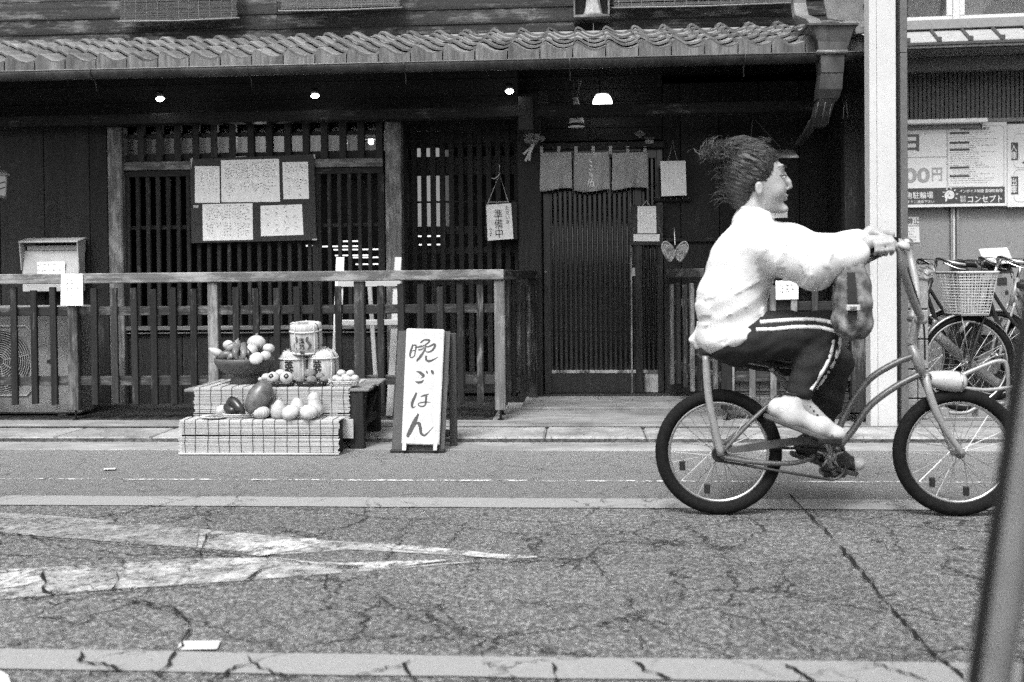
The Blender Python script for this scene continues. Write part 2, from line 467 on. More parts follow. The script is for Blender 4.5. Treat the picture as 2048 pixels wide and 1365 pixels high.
crack([(1500, 1228), (1530, 1250), (1600, 1290), (1690, 1310), (1780, 1312)], 4, 5)
crack([(1330, 1275), (1420, 1290), (1500, 1285)], 4, 5)
crack([(0, 1000), (30, 985), (90, 972), (130, 962)], 3, 2)
crack([(745, 1002), (757, 1008), (765, 1012)], 5, 2)
crack([(1395, 1012), (1410, 1010)], 3, 2)
me = bpy.data.meshes.new('road_cracks'); me.from_pydata(cr.v, [], cr.f); me.materials.append(M['crack'])
rc = add('road_cracks', me, Matrix.Identity(4), road, kind='stuff')

# gutter slab, kerb stones, apron in front of the house
structure(box('gutter_slab', -30, 30, 5.93, 6.205, -.1, .006, M['concrete'], bev=.002))
kerb = structure(add('kerb', None, Matrix.Translation((0, 6.4, 0))))
structure(box('kerb_bed', -30, 30, 6.225, 6.64, -.1, .004, M['dirt'], bev=0))
M['riserdark'] = rough_mat('riser_dark', .015, .16, 70, .95, .5, .1, False, (6, .4), stretch=(.6, 1, 1))  # dark mottled tone for the riser strip and the joint line
structure(box('kerb_riser', -12, 12, 6.2062, 6.2112, -.05, .026, M['riserdark'], bev=0))
x = -8.03
while x < 4.4:
    box('kerb_stone', x + .003, x + .597, 6.212 + R(-.003, .003), 6.625, -.08, .034 + R(-.003, .003), M['kerbstone'], kerb, .012)
    x += .6
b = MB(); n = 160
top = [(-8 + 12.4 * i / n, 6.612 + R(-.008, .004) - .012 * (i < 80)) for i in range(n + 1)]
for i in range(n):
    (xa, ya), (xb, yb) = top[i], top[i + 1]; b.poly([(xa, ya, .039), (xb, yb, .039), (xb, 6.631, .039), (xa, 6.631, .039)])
b.build('joint_fill', M['riserdark'], kerb, fix=False)
structure(box('pavement', -30, 1.66, 6.635, 8.9, -.1, .052, M['apron'], bev=.012))
M['earth'] = rough_mat('dark_damp_earth', .012, .05, 30, .95, .6, .1, False, (5, .4))  # dark mottled ground strip behind the fence
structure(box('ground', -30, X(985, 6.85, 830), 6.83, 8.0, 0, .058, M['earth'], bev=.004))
structure(box('parking_ground', 1.664, 30, 6.64, 14, -.1, .036, M['apron'], bev=.008))
structure(box('stone_step', X(1042, 7.3, 820), 1.4, 7.32, 8.0, 0, .072, M['step'], bev=.008))
structure(box('door_threshold', -.5, 1.6, 8.004, 8.22, 0, .083, M['darkX'], bev=.005))
# leaf litter and grit along the joint
gr = MB()
for i in range(420):
    xx = R(-4.2, 4.0); yy = 6.2 + abs(random.gauss(0, .018)) * random.choice((-1, 1)) if i < 260 else R(6.1, 7.4)
    zz = .006 if yy < 6.2 else (.036 if yy < 6.63 else .053)
    r = R(.002, .007); a = R(0, 6)
    gr.poly([(xx + r * cos(a + k * 2.1), yy + r * sin(a + k * 2.1), zz + R(.001, .004)) for k in range(3)])
gr.build('grit', M['crack'], None, fix=False, kind='stuff')
# ================================================================== the wooden townhouse
YB, YL, YD, YW, YE = 7.5, 7.66, 8.1, 8.2, 6.93    # beam, lattice bay, door wall, upper wall, eave edge
house = thing('wooden_townhouse', 'dark wooden townhouse with tiled eave, lattice window and sliding door', 'house', (-1.2, YD, .05))

M['tile'] = rough_mat('smoked_roof_tile', .1, .19, 30, .55, .25, .45, True, (5, .3), stretch=(1, .6, 1), vary=.3)
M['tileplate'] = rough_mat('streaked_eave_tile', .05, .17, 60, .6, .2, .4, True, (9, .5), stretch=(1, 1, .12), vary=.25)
M['copper'] = rough_mat('weathered_copper', .03, .085, 14, .5, .15, .5, True, (5, .35), metal=.3, stretch=(1, 1, .3))
M['copperpale'] = rough_mat('pale_weathered_copper', .1, .2, 12, .55, .15, .5, True, (4, .3), metal=.2)
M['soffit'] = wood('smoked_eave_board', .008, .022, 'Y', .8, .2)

# --- walls
wall = add('wall', None, Matrix.Translation((-1.2, YD, .05)), house)
zt = Z(240, YL, 300)
xs = [-7.95 + .39 * k for k in range(10)] + [X(p, YL + .04, 400) for p in (0, 89, 180)] + [X(216, YL + .04, 400)]
for a, b_ in zip(xs, xs[1:]):
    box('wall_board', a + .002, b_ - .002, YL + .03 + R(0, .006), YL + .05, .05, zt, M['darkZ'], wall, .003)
# boards right of the door
xr = [X(p, YD) for p in (1328, 1363, 1440, 1520, 1600)] + [1.86]
for a, b_ in zip(xr, xr[1:]):
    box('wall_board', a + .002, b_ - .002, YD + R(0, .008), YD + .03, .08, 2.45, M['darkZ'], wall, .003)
box('wall_ledge', X(1332, YD), 1.86, YD - .03, YD - .002, Z(484, YD, 1400), Z(476, YD, 1400), M['fenceX'], wall)
# boards above the door and the deep lattice
zl = Z(290, YD, 1180)
for i in range(5):
    a = zl + .03 + i * .1
    box('wall_board', X(790, YD), X(1327, YD), YD + .01, YD + .035, a + .001, a + .098, M['darkX'], wall, .003)
# side wall at the right end
for i in range(5):
    y0 = 6.78 + i * .265
    box('side_board', 1.86, 1.885, y0 + .002, y0 + .263, .05, 2.5, M['darkZ'], wall, .003)
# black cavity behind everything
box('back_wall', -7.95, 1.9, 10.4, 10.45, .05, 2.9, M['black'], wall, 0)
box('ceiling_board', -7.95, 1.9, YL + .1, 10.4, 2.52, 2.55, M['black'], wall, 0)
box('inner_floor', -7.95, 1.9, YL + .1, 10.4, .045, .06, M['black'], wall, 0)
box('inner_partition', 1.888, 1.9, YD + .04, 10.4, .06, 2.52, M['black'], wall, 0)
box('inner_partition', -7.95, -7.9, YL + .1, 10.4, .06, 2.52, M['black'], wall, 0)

# --- upper wall above the eave: lapped boards
zz = [Z(y, YW, 1016) for y in (66, 44, 13, -22, -60)]
for i, (a, b_) in enumerate(zip(zz, zz[1:])):
    for (x0, x1) in ((-8.1, -5.2), (-5.198, -2.4), (-2.398, .1), (.102, 1.9)):
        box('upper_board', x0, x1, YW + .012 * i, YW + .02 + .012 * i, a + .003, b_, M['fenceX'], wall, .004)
for i in range(1, 3):
    box('board_strip', -8.1, 1.9, YW - .02 + .012 * i, YW + .008 + .012 * i, zz[i] - .012, zz[i] + .001, M['darkX'], wall, .002)
# --- pillars and beams
pillar = add('pillar', None, Matrix.Translation((-1.2, YL, .05)), house)
def post(name, p0, p1, Yf, z0, z1, mat, d=.11, par=pillar, py=420):
    return box(name, X(p0, Yf, py), X(p1, Yf, py), Yf, Yf + d, z0, z1, mat, par, .005)
zbeam0, zbeam1 = Z(234, YB, 1016), Z(212, YB, 1016)
post('post', 216, 245, YL - .05, .05, zbeam0, M['pillarZ'])
post('post', 771, 803, YL - .05, .05, zbeam0, M['pillarZ'])
post('post', 1036, 1083, YD - .12, .05, zbeam0 + .25, M['darkZ'])
post('post', 1690, 1722, 7.2, .05, zbeam1, M['darkZ'])
box('beam', -8.0, 1.9, YB, YB + .13, zbeam0, zbeam1, M['slatX'], house, .006)
for i in range(4):
    box('wall_board', -7.95, X(1038, YL), YL + .075 + .004 * (i % 2), YL + .1, zbeam0 + .065 + i * .13, zbeam0 + .193 + i * .13, M['darkX'], wall, .002)
zb = Z(262, YB, 1050)
box('beam_bracket', X(1040, YB), X(1070, YB), YB - .03, YB + .15, zb, zbeam1 + .06, M['darkZ'], house, .005)

# --- lattice window bay
lat = add('lattice_window', None, Matrix.Translation((X(500, YL), YL, 1)), house)
xa, xb = X(247, YL), X(769, YL)
zn0, zn1 = Z(338, YL, 500), Z(321, YL, 500)
box('lintel', xa, xb, YL - .02, YL + .06, zn0, zn1, M['pillarX'], lat)
box('top_rail', xa, xb, YL - .004, YL + .045, Z(351, YL, 500), zn0 - .002, M['slatX'], lat)
box('cross_rail', xa, xb, YL + .028, YL + .042, Z(457, YL, 500), Z(449, YL, 500), M['slatX'], lat)
zs = Z(652, YL, 500)
box('sill', xa, xb, YL - .03, YL + .08, zs - .03, zs, M['pillarX'], lat)
zr = Z(351, YL, 500)
for i in range(26):
    x = X(257 + 20.15 * i, YL)
    box('slat', x - .0145, x + .0145, YL, YL + .026, zs, zr, M['slatZ'], lat, .003)
for px in (250, 632, 764):
    x = X(px, YL); box('stile', x - .024, x + .024, YL - .003, YL + .04, zs, zr, M['slatZ'], lat, .003)
zt0, zt1 = zn1, zbeam0 + .06
for i in range(14):
    x = X(286 + 36.6 * i, YL)
    box('transom_bar', x - .026, x + .026, YL - .01, YL + .03, zt0, zt1, M['darkZ'], lat, .004)
box('transom_rail', xa, xb, YL + .034, YL + .05, Z(272, YL, 500), Z(264, YL, 500), M['darkX'], lat)
box('transom_sill', xa, xb, YL + .034, YL + .06, zn1 - .002, Z(304, YL, 500), M['darkX'], lat)
M['frosted'] = glass('dusty_glass', .15)
for i in range(7):
    a = xa + (xb - xa) * i / 7; b_ = xa + (xb - xa) * (i + 1) / 7
    box('transom_pane', a + .003, b_ - .003, YL + .062, YL + .068, zn1, zt1, M['frosted'], lat, 0)
# base boards under the window
for i in range(9):
    a = xa + (xb - xa) * i / 9; b_ = xa + (xb - xa) * (i + 1) / 9
    box('base_board', a + .002, b_ - .002, YL + .01, YL + .03, .05, zs - .035, M['darkZ'], lat, .003)
box('base_rail', xa, xb, YL - .015, YL + .03, Z(664, YL, 500) - .012, Z(664, YL, 500), M['pillarX'], lat, .003)

# --- deep lattice screen between the bay and the door
scr = add('lattice_screen', None, Matrix.Translation((X(930, YD), YD, 1)), house)
xa, xb = X(806, YD), X(1036, YD)
zs, zr = .25, Z(250, YD, 930)
n = 13
for i in range(n):
    x = X(812 + 18.6 * i, YD) ; box('slat', x - .021, x + .021, YD, YD + .03, zs, zr, M['darkZ'], scr, .003)
for y0, y1 in ((245, 256), (274, 294), (312, 350), (401, 405), (452, 468), (494, 508), (560, 572), (660, 674)):
    box('cross_rail', xa, xb, YD + .032, YD + .05, Z(y1, YD, 930), Z(y0, YD, 930), M['darkX'], scr, .003)
box('kick_board', xa, xb, YD + .002, YD + .03, .083, zs, M['darkX'], scr, .003)

# --- entrance: lintel, door, narrow side panel
door = add('entrance_door', None, Matrix.Translation((X(1180, YD), YD, .08)), house)
zd0, zd1 = .085, Z(300, YD, 1180)
box('door_lintel', X(1083, YD), X(1330, YD), YD - .06, YD + .05, zd1, zd1 + .05, M['darkX'], house, .004)
M['doorglass'] = rough_mat('dark_door_glass', .008, .014, 3, .16, 0, .75, False)
def panel(p0, p1, Yf, nsl, stile, mat):
    x0, x1 = X(p0, Yf, 600), X(p1, Yf, 600)
    box('stile', x0, x0 + stile, Yf, Yf + .035, zd0, zd1, mat, door, .002)
    box('stile', x1 - stile, x1, Yf, Yf + .035, zd0, zd1, mat, door, .002)
    zk = Z(744, Yf, 1180)
    box('kick_panel', x0 + stile, x1 - stile, Yf + .012, Yf + .028, zd0, zk, M['doorworn'] if nsl < 8 else M['lacquer'], door, .002)
    box('bottom_rail', x0 + stile, x1 - stile, Yf + .002, Yf + .033, zk - .012, zk + .012, M['doorworn'], door, .002)
    box('top_rail', x0 + stile, x1 - stile, Yf + .002, Yf + .033, zd1 - .07, zd1, mat, door, .002)
    box('backing', x0 + stile, x1 - stile, Yf + .026, Yf + .03, zk + .013, zd1 - .07, M['doorglass'], door, 0)
    for y in (372, 487, 574, 661):
        z = Z(y, Yf, 1180); box('cross_rail', x0 + stile, x1 - stile, Yf + .012, Yf + .024, z - .009, z + .009, mat, door, .002)
    for i in range(nsl):
        x = x0 + stile + (x1 - x0 - 2 * stile) * (i + .5) / nsl
        hl = (zd1 - .07 - zk - .013) / 2
        if 'slat' not in _boxes:
            b_ = MB(); b_.rings([[(.0085 * cos(pi * k / 7), -.0085 * sin(pi * k / 7), z) for k in range(8)] for z in (-hl, hl)])
            sm_ = bpy.data.meshes.new('slat'); sm_.from_pydata(b_.v, [], b_.f); sm_.materials.append(mat); _boxes['slat'] = sm_
            bm_ = bmesh.new(); bm_.from_mesh(sm_); bmesh.ops.recalc_face_normals(bm_, faces=bm_.faces); bm_.to_mesh(sm_); bm_.free(); sm_.shade_smooth()
            for p_ in sm_.polygons: p_.use_smooth = abs(p_.normal.z) < .5 and p_.normal.y < .5
        add('slat', _boxes['slat'], Matrix.Translation((x, Yf + .0115, zk + .013 + hl)), door)
    return x0, x1
panel(1088, 1285, YD - .03, 17, .055, M['lacquer'])
panel(1268, 1327, YD + .012, 4, .045, M['lacquer'])
box('edge_strip', X(1261, YD - .04), X(1264, YD - .04), YD - .036, YD - .0305, zd0, zd1, M['pillarZ'], door, 0)
MB().lathe([(.0, .0), (.012, .001), (.012, .006), (.0, .008)], P(1091, 544, YD - .031), 14, Matrix.Rotation(pi / 2, 3, 'X')).build('lock', M['metal'], door, 'all')
box('handle', X(1088, YD), X(1095, YD), YD - .034, YD - .029, Z(592, YD, 1090), Z(572, YD, 1090), M['black'], door, .002)
box('lock', X(1262, YD), X(1270, YD), YD - .034, YD - .029, Z(553, YD, 1266), Z(536, YD, 1266), M['metal'], door, .002)

# --- eave: boards, rafters, tiles, gutter
ze, zw = Z(101, YE, 1016), Z(64, YW, 1016)
slope = math.atan2(zw - ze, YW - YE)
eave = add('eave', None, Matrix.Translation((-1.2, 7.4, 2.5)), house)
rs = Matrix.Rotation(slope, 4, 'X')
ym, zm, ln = (YE + YW) / 2, (ze + zw) / 2, hypot(YW - YE, zw - ze)
for i in range(38):
    x = -8.0 + i * .26
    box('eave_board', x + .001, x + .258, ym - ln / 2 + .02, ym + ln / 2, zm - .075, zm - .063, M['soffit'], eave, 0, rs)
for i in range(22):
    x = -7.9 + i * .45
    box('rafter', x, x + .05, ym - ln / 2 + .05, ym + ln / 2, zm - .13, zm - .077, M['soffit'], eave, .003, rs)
box('eave_fascia', -8.0, 1.84, YE + .03, YE + .06, ze - .1, ze - .045, M['darkX'], eave)
roof = add('tiled_roof', None, Matrix.Translation((-1.2, 7.4, ze)), house)
PW = .2145
prof = [(0, .0), (.04, .026), (.12, .037), (.22, .029), (.36, .008), (.52, -.009), (.68, -.015), (.84, -.010), (1.0, .004), (1.05, .009)]
def tile_mesh(L, th, plate=0):
    b = MB(); n = len(prof)
    nl = 3
    top = [[Vector(((u) * PW, L * k / nl, zv + .0 )) for u, zv in prof] for k in range(nl + 1)]
    bot = [[p - Vector((0, 0, th)) for p in r] for r in top]
    base = len(b.v)
    for r in top: b.v += r
    for r in bot: b.v += r
    off = (nl + 1) * n
    for k in range(nl):
        for j in range(n - 1):
            a = k * n + j
            b.f.append((a, a + 1, a + n + 1, a + n)); b.f.append((off + a, off + a + n, off + a + n + 1, off + a + 1))
    for j in range(n - 1):
        b.f.append((j, off + j, off + j + 1, j + 1)); q = nl * n + j; b.f.append((q, q + 1, off + q + 1, off + q))
    for k in range(nl):
        a = k * n; b.f.append((a, a + n, off + a + n, off + a)); a += n - 1; b.f.append((a, off + a, off + a + n, a + n))
    me = bpy.data.meshes.new('roof_tile'); me.from_pydata(b.v, [], b.f)
    bm = bmesh.new(); bm.from_mesh(me); bmesh.ops.recalc_face_normals(bm, faces=bm.faces); bm.to_mesh(me); bm.free()
    me.shade_smooth(); 
    for p in me.polygons: p.use_smooth = abs(p.normal.z) > .5
    return me
tm = tile_mesh(.31, .016); tm.materials.append(M['tile'])
NR = 5; step = (ln + .02) / (NR - .1)
x0 = -8.0 + (X(1016, YE, 100) + 8.0) % PW
for r in range(NR):
    for c in range(46):
        x = x0 + c * PW + R(-.002, .002)
        if x > 1.62: continue
        d = r * step + R(-.004, .004)
        mw = Matrix.Translation((x, YE + d * cos(slope), ze + d * sin(slope) + .012)) @ Matrix.Rotation(slope - radians(5.2), 4, 'X') @ Matrix.Rotation(R(-.012, .012), 4, 'Y')
        add('roof_tile', tm, mw, roof)
# flat-faced eave tiles: a plate hanging under each first tile
b = MB(); n = len(prof) - 1
front = [(u * PW, zv - .006) for u, zv in prof[:n]]
zb_ = -.085
for i in range(n - 1):
    (xa, za), (xb, zb2) = front[i], front[i + 1]
    b.poly([(xa, 0, zb_), (xb, 0, zb_), (xb, 0, zb2), (xa, 0, za)])
    b.poly([(xb, .018, zb_), (xa, .018, zb_), (xa, .018, za), (xb, .018, zb2)])
    b.poly([(xa, 0, zb_), (xa, .018, zb_), (xb, .018, zb_), (xb, 0, zb_)])
    b.poly([(xa, 0, za), (xb, 0, zb2), (xb, .018, zb2), (xa, .018, za)])
b.poly([(0, 0, zb_), (0, 0, front[0][1]), (0, .018, front[0][1]), (0, .018, zb_)])
xe, zE = front[-1]
b.poly([(xe, 0, zb_), (xe, .018, zb_), (xe, .018, zE), (xe, 0, zE)])
pm = bpy.data.meshes.new('eave_tile'); pm.from_pydata([Vector((v.x * .967, v.y, v.z)) for v in b.v], [], b.f); pm.materials.append(M['tileplate'])
for c in range(46):
    x = x0 + c * PW
    if x > 1.62: continue
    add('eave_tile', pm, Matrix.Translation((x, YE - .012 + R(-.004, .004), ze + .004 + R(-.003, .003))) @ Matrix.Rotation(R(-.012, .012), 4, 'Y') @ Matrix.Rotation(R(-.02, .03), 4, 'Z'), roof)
# right-hand end of the eave: verge tile and flashing
b = MB().prism([(1.66, YE, ze - .07), (1.84, YE, ze - .06), (1.85, YE, ze + .03), (1.66, YE, ze + .02)], (0, .9, .33)); b.build('verge_tile', M['tileplate'], roof, bevel=.006)
b = MB().prism([(1.70, YE - .03, ze + .03), (1.90, YE - .06, ze + .05), (1.90, YE - .06, ze + .09), (1.74, YE - .03, ze + .10)], (0, .25, .09)); b.build('verge_cap', M['tile'], roof, bevel=.008)
# gutter: half round with hooks
zg = Z(123, YE - .04, 1016)
gt = MB(); yc = YE - .035
arc = [(yc + .055 * cos(a), zg + .058 * sin(a)) for a in [pi + pi * k / 10 for k in range(11)]]
inn = [(yc + .05 * cos(a), zg + .003 + .052 * sin(a)) for a in [2 * pi - pi * k / 10 for k in range(11)]]
gt.prism([(-8.1, y, z) for y, z in arc + inn], (9.93, 0, 0)).build('gutter', M['copper'], house, 'all')
MB().tube([(-8.1, yc - .055, zg), (1.83, yc - .055, zg)], .0045, 6).build('gutter_lip', M['copperpale'], house, 'all')
for px in (188, 500, 810, 1140, 1488):
    x = X(px, yc, 140)
    MB().tube([(x, yc - .062, zg + .004), (x, yc - .058, zg - .03), (x, yc - .03, zg - .06), (x, yc + .02, zg - .066), (x + .002, yc + .03, zg - .13)], .0035, 6).build('gutter_hook', M['copper'], house, 'all')

# --- copper rain hopper and square downpipe at the right end
hop = add('rain_hopper', None, Matrix.Translation((1.5, 6.8, 2.3)), house)
Yh = 6.82
def rect(pl, pr, py, hd, Yf=Yh, dy=None):
    a, c = P(pl, py, Yf), P(pr, py, Yf)
    d = hd
    return [a, c, Vector((c.x, Yf + d, c.z)), Vector((a.x, Yf + d, a.z))]
MB().rings([rect(1638, 1694, 103, .17), rect(1636, 1700, 84, .18), rect(1627, 1708, 60, .2, Yh - .012), rect(1617, 1716, 49, .22, Yh - .02)]).build('funnel', M['copper'], hop, bevel=.003)
MB().rings([rect(1614, 1718, 51, .24, Yh - .03), rect(1614, 1718, 46, .24, Yh - .03)]).build('rim', M['copper'], hop, bevel=.002)
MB().rings([rect(1636, 1696, 108, .19, Yh - .012), rect(1634, 1696, 104, .2, Yh - .018), rect(1636, 1696, 100, .19, Yh - .012)]).build('collar', M['copperpale'], hop, 'all')
MB().rings([rect(1643, 1688, 146, .14), rect(1641, 1690, 106, .15)]).build('pipe', M['copper'], hop, bevel=.003)
MB().rings([rect(1636, 1678, 198, .13, Yh + .05), rect(1638, 1685, 178, .13, Yh + .015), rect(1642, 1687, 147, .135, Yh + .003)]).build('pipe', M['copper'], hop, bevel=.003)
MB().rings([rect(1626, 1652, 255, .11, Yh + .22), rect(1628, 1662, 232, .11, Yh + .14), rect(1636, 1670, 205, .12, Yh + .07), rect(1637, 1677, 199, .125, Yh + .053)]).build('pipe', M['copper'], hop, bevel=.003)
MB().rings([rect(1592, 1606, 290, .1, Yh + .5), rect(1610, 1628, 262, .1, Yh + .32), rect(1624, 1642, 236, .1, Yh + .2)]).build('pipe', M['copper'], hop, bevel=.003)
for px, dyy in ((1632, .06), (1646, .06), (1659, .08)):
    MB().tube([P(px + 5, 205, Yh + dyy - .006), P(px, 230, Yh + dyy + .05), P(px - 3, 250, Yh + dyy + .12)], .003, 6).build('seam', M['copperpale'], hop, 'all')
for px in (1688, 1694):
    MB().tube([P(px - 2, 198, Yh + .3), P(px, 220, Yh + .3), P(px - 2 + (px - 1688) * .6, 238, Yh + .3)], .004, 6).build('hanging_wire', M['copperpale'], hop, 'all')
# upper downpipe that empties into the hopper, and the copper sheet on the wall end
MB().rings([rect(1625, 1648, 52, .09, Yh + .02), rect(1612, 1640, 38, .09, Yh + .1), rect(1590, 1618, 30, .09, Yh + .3), rect(1587, 1613, 8, .09, Yh + .4), rect(1585, 1612, -40, .09, Yh + .4)]).build('upper_downpipe', M['copperpale'], hop, bevel=.004)
b = MB(); Yq = 7.55
b.prism([P(1655, 38, Yq), P(1743, 52, Yq), P(1746, -40, Yq), P(1640, -40, Yq)], (0, .02, 0)).build('wall_sheet', M['copperpale'], house, bevel=.003)
box('wall_sheet_edge', X(1738, Yq, 0), X(1749, Yq, 0), Yq - .02, Yq + .04, Z(56, Yq, 1740), Z(-40, Yq, 1740), M['copper'], house)
MB().torus(P(1734, 12, Yq - .012), .022, .005, 'Y', 20, 8).build('wall_ring', M['black'], house, 'all')
# ================================================================== railing fences in front of the house
YF = 6.82
fen = thing('railing_fence', 'weathered railing fence with pale handrail, left of the door behind the vegetables', 'fence', (-2.2, YF, .05), 'wooden railing fences')
xl, xc = -7.6, X(1008, YF)
zr0, zr1 = Z(569, YF, 10), Z(549, YF, 10)
box('handrail', xl, xc, YF - .035, YF + .045, zr0, zr1, M['railX'], fen, .005)
zm0, zm1 = Z(633, YF, 50), Z(615, YF, 50)
box('mid_rail', xl, xc - .02, YF + .012, YF + .037, zm0, zm1, M['fenceX'], fen)
zl0, zl1 = Z(772, YF, 60), Z(753.5, YF, 60)
box('low_rail', xl, xc - .02, YF + .012, YF + .037, zl0, zl1, M['fenceX'], fen)
posts = [148 - 1120, 148 - 840, 148 - 560, 148 - 280, 148, 428, 720, 1000]
def pin(x, y, z, par):
    MB().tube([(x, y, .05), (x, y, z + .01)], .008, 8).build('pin', M['black'], par, 'all')
    MB().lathe([(0, 0), (.022, 0), (.022, .005), (0, .006)], (x, y, .053), 12).build('pin_foot', M['black'], par)
zp0 = Z(821, YF, 430)
for px in posts:
    x = X(px, YF, 700)
    box('post', x - .034, x + .034, YF - .02, YF + .045, zp0, zr0 - .002, M['railZ'] if px in (428, 1000) else M['fenceZ'], fen, .004)
    pin(x, YF + .012, zp0, fen)
for a, b_ in zip(posts, posts[1:]):
    for i in range(1, 7):
        px = a + (b_ - a) * (i + .08) / 7.08
        x = X(px, YF, 700) + R(-.003, .003); t = R(-.014, .012)
        box('slat', x - .0215, x + .0215, YF - .014, YF + .0105, Z(808, YF, 400) + R(-.008, .005), Z(575, YF, 400) + round(t, 2), random.choice((M['slatZ'], M['slatZ'], M['fenceZ'])), fen, .003, Matrix.Rotation(R(-.006, .006), 4, 'Y'))
# return to the house wall
def splay(name, A, E, w_, z0, z1, mat, par):
    """a rail running back at an angle from A to E (plan points)"""
    A, E = Vector((A[0], A[1], 0)), Vector((E[0], E[1], 0)); n = (E - A).normalized().cross(Vector((0, 0, 1))) * w_ / 2
    return MB().rings([[p + n + Vector((0, 0, z0)), p - n + Vector((0, 0, z0)), p - n + Vector((0, 0, z1)), p + n + Vector((0, 0, z1))] for p in (A, E)]).build(name, mat, par, bevel=.004)
def side_run(par, A, E, n, m_top, mats):
    A, E = Vector((A[0], A[1], 0)), Vector((E[0], E[1], 0)); an = math.atan2(E.y - A.y, E.x - A.x)
    splay('handrail', A, E, .075, zr0, zr1 - .004, m_top, par)
    for z0, z1 in ((zm0, zm1), (zl0, zl1)): splay('return_rail', A, E, .025, z0, z1, M['fenceY'], par)
    nn_ = (E - A).normalized().cross(Vector((0, 0, 1)))
    if nn_.y > 0: nn_ = -nn_
    for i in range(n):
        c = A.lerp(E, (i + .6) / (n + .3)) + nn_ * .026
        box('slat', c.x - .021, c.x + .021, c.y - .012, c.y + .012, zp0 + .05 + .01 * (i % 3), zr0 - .05 + .012 * (i % 2), mats[i % len(mats)], par, .003, Matrix.Rotation(an, 4, 'Z'))
side_run(fen, (xc - .03, YF + .05), (X(1066, 7.95, 540), 7.95), 6, M['fenceY'], (M['fenceZ'], M['slatZ']))
box('post', xc - .07, xc - .004, YF + .24, YF + .30, zp0, zr0, M['fenceZ'], fen, .004)
pin(xc - .037, YF + .27, zp0, fen)
x = X(1066, 7.93, 600); box('post', x - .035, x + .03, 7.9, 7.965, .06, zr0, M['fenceZ'], fen, .004)

# fence to the right of the door, hung with reed blinds
fr = thing('railing_fence', 'dark railing fence hung with reed blinds, right of the door behind the cyclist', 'fence', (1.2, YF, .05), 'wooden railing fences')
xa = X(1440, YF); xb = X(1738, YF)
box('handrail', xa, xb, YF - .03, YF + .045, zr0 - .01, zr1 - .01, M['fenceX'], fr, .005)
box('mid_rail', xa, xb, YF + .012, YF + .037, zm0, zm1, M['fenceX'], fr)
box('low_rail', xa, xb, YF + .012, YF + .037, Z(764, YF, 1500) , Z(744, YF, 1500), M['fenceX'], fr)
for i in range(7):
    px = 1462 + i * 42
    x = X(px, YF, 700)
    box('slat', x - .02, x + .02, YF - .016, YF + .0085, Z(800, YF, 1500) + R(-.03, .03), Z(572, YF, 1500), M['pillarZ'] if i < 4 else M['fenceZ'], fr, .003)
x = X(1716, YF); box('post', x - .045, x + .045, YF - .02, YF + .045, .1, zr0 - .012, M['fenceZ'], fr, .004)
x = X(1452, YF); box('post', x - .034, x + .034, YF - .02, YF + .045, zp0, zr0 - .012, M['slatZ'], fr, .004)
pin(x, YF, zp0, fr)
side_run(fr, (xa + .03, YF + .05), (X(1341, 8.03, 540), 8.03), 7, M['fenceY'], (M['pillarZ'], M['fenceZ'], M['slatZ']))

def reed_blind(name, x0, x1, zt, zb, Y, pitch, mats, parent=None, fold=None, thread_px=.066, rad=None, **props):
    """reeds laid side by side (one mesh), tied with dark threads; fold=(y_back) also covers the top going back"""
    b = MB(); r = rad or pitch * .5
    rows = []
    z = zt - r
    while z > zb:
        if random.random() > .07: rows.append((Y, z))
        z -= pitch
    if fold:
        y = Y + pitch * .6
        while y < fold: rows.append((y, zt)); y += pitch
    for (y, z) in rows:
        a = x0 + R(-.006, .006); e = x1 + R(-.006, .006); k = a; rr = r * R(.8, 1.1); dy = R(-.0008, .0008)
        n = random.choice((1, 1, 2, 2, 3)); cuts = sorted(R(a, e) for _ in range(n - 1))
        for q0, q1 in zip([a] + cuts, cuts + [e]):
            y_, z_ = y + R(-.001, .001), z + R(-.0011, .0011)
            s_ = R(-.001, .001)
            b.rings([[Vector((q, y_ + rr * cos(t), z_ + (s_ if q == q1 else 0) + rr * sin(t))) for t in (pi / 4, 3 * pi / 4, 5 * pi / 4, 7 * pi / 4)] for q in (q0, q1 - .0015)])
    o = b.build(name, mats[0], parent, fix=False, **props)
    t = MB(); n = max(2, round((x1 - x0) / thread_px))
    for i in range(n):
        x = x0 + (x1 - x0) * (i + .5) / n + R(-.006, .006)
        pts = [(x + R(-.003, .003), Y - r - .0018, zt - (zt - zb) * k / 6) for k in range(7)]
        if fold: pts = [(x, fold, zt + r + .002), (x, Y, zt + r + .002)] + pts
        t.tube(pts, .0016, 4, False)
    t.build('thread', mats[1], o if parent is None else parent, fix=False)
    return o
M['reedpale'] = wood('pale_reed', .25, .52, 'X', .75, .3, .3, .36, .3, 160)
M['reeddark'] = wood('smoked_reed', .035, .09, 'X', .8, .2, 0, 0, .3, 160)
M['reedmid'] = wood('grey_reed', .05, .14, 'X', .8, .2, 0, 0, .3, 160)
M['thread'] = flat('dark_thread', .03, .9, .1)
M['threadpale'] = flat('pale_thread', .25, .9, .1)
o = reed_blind('reed_blind', X(1470, YF), X(1590, YF), Z(767, YF, 1530), .09, YF + .046, .008, (M['reedmid'], M['thread']), fr)
o = reed_blind('reed_blind', X(1600, YF), X(1700, YF), zm0, .06, YF + .046, .008, (M['reeddark'], M['thread']), fr)

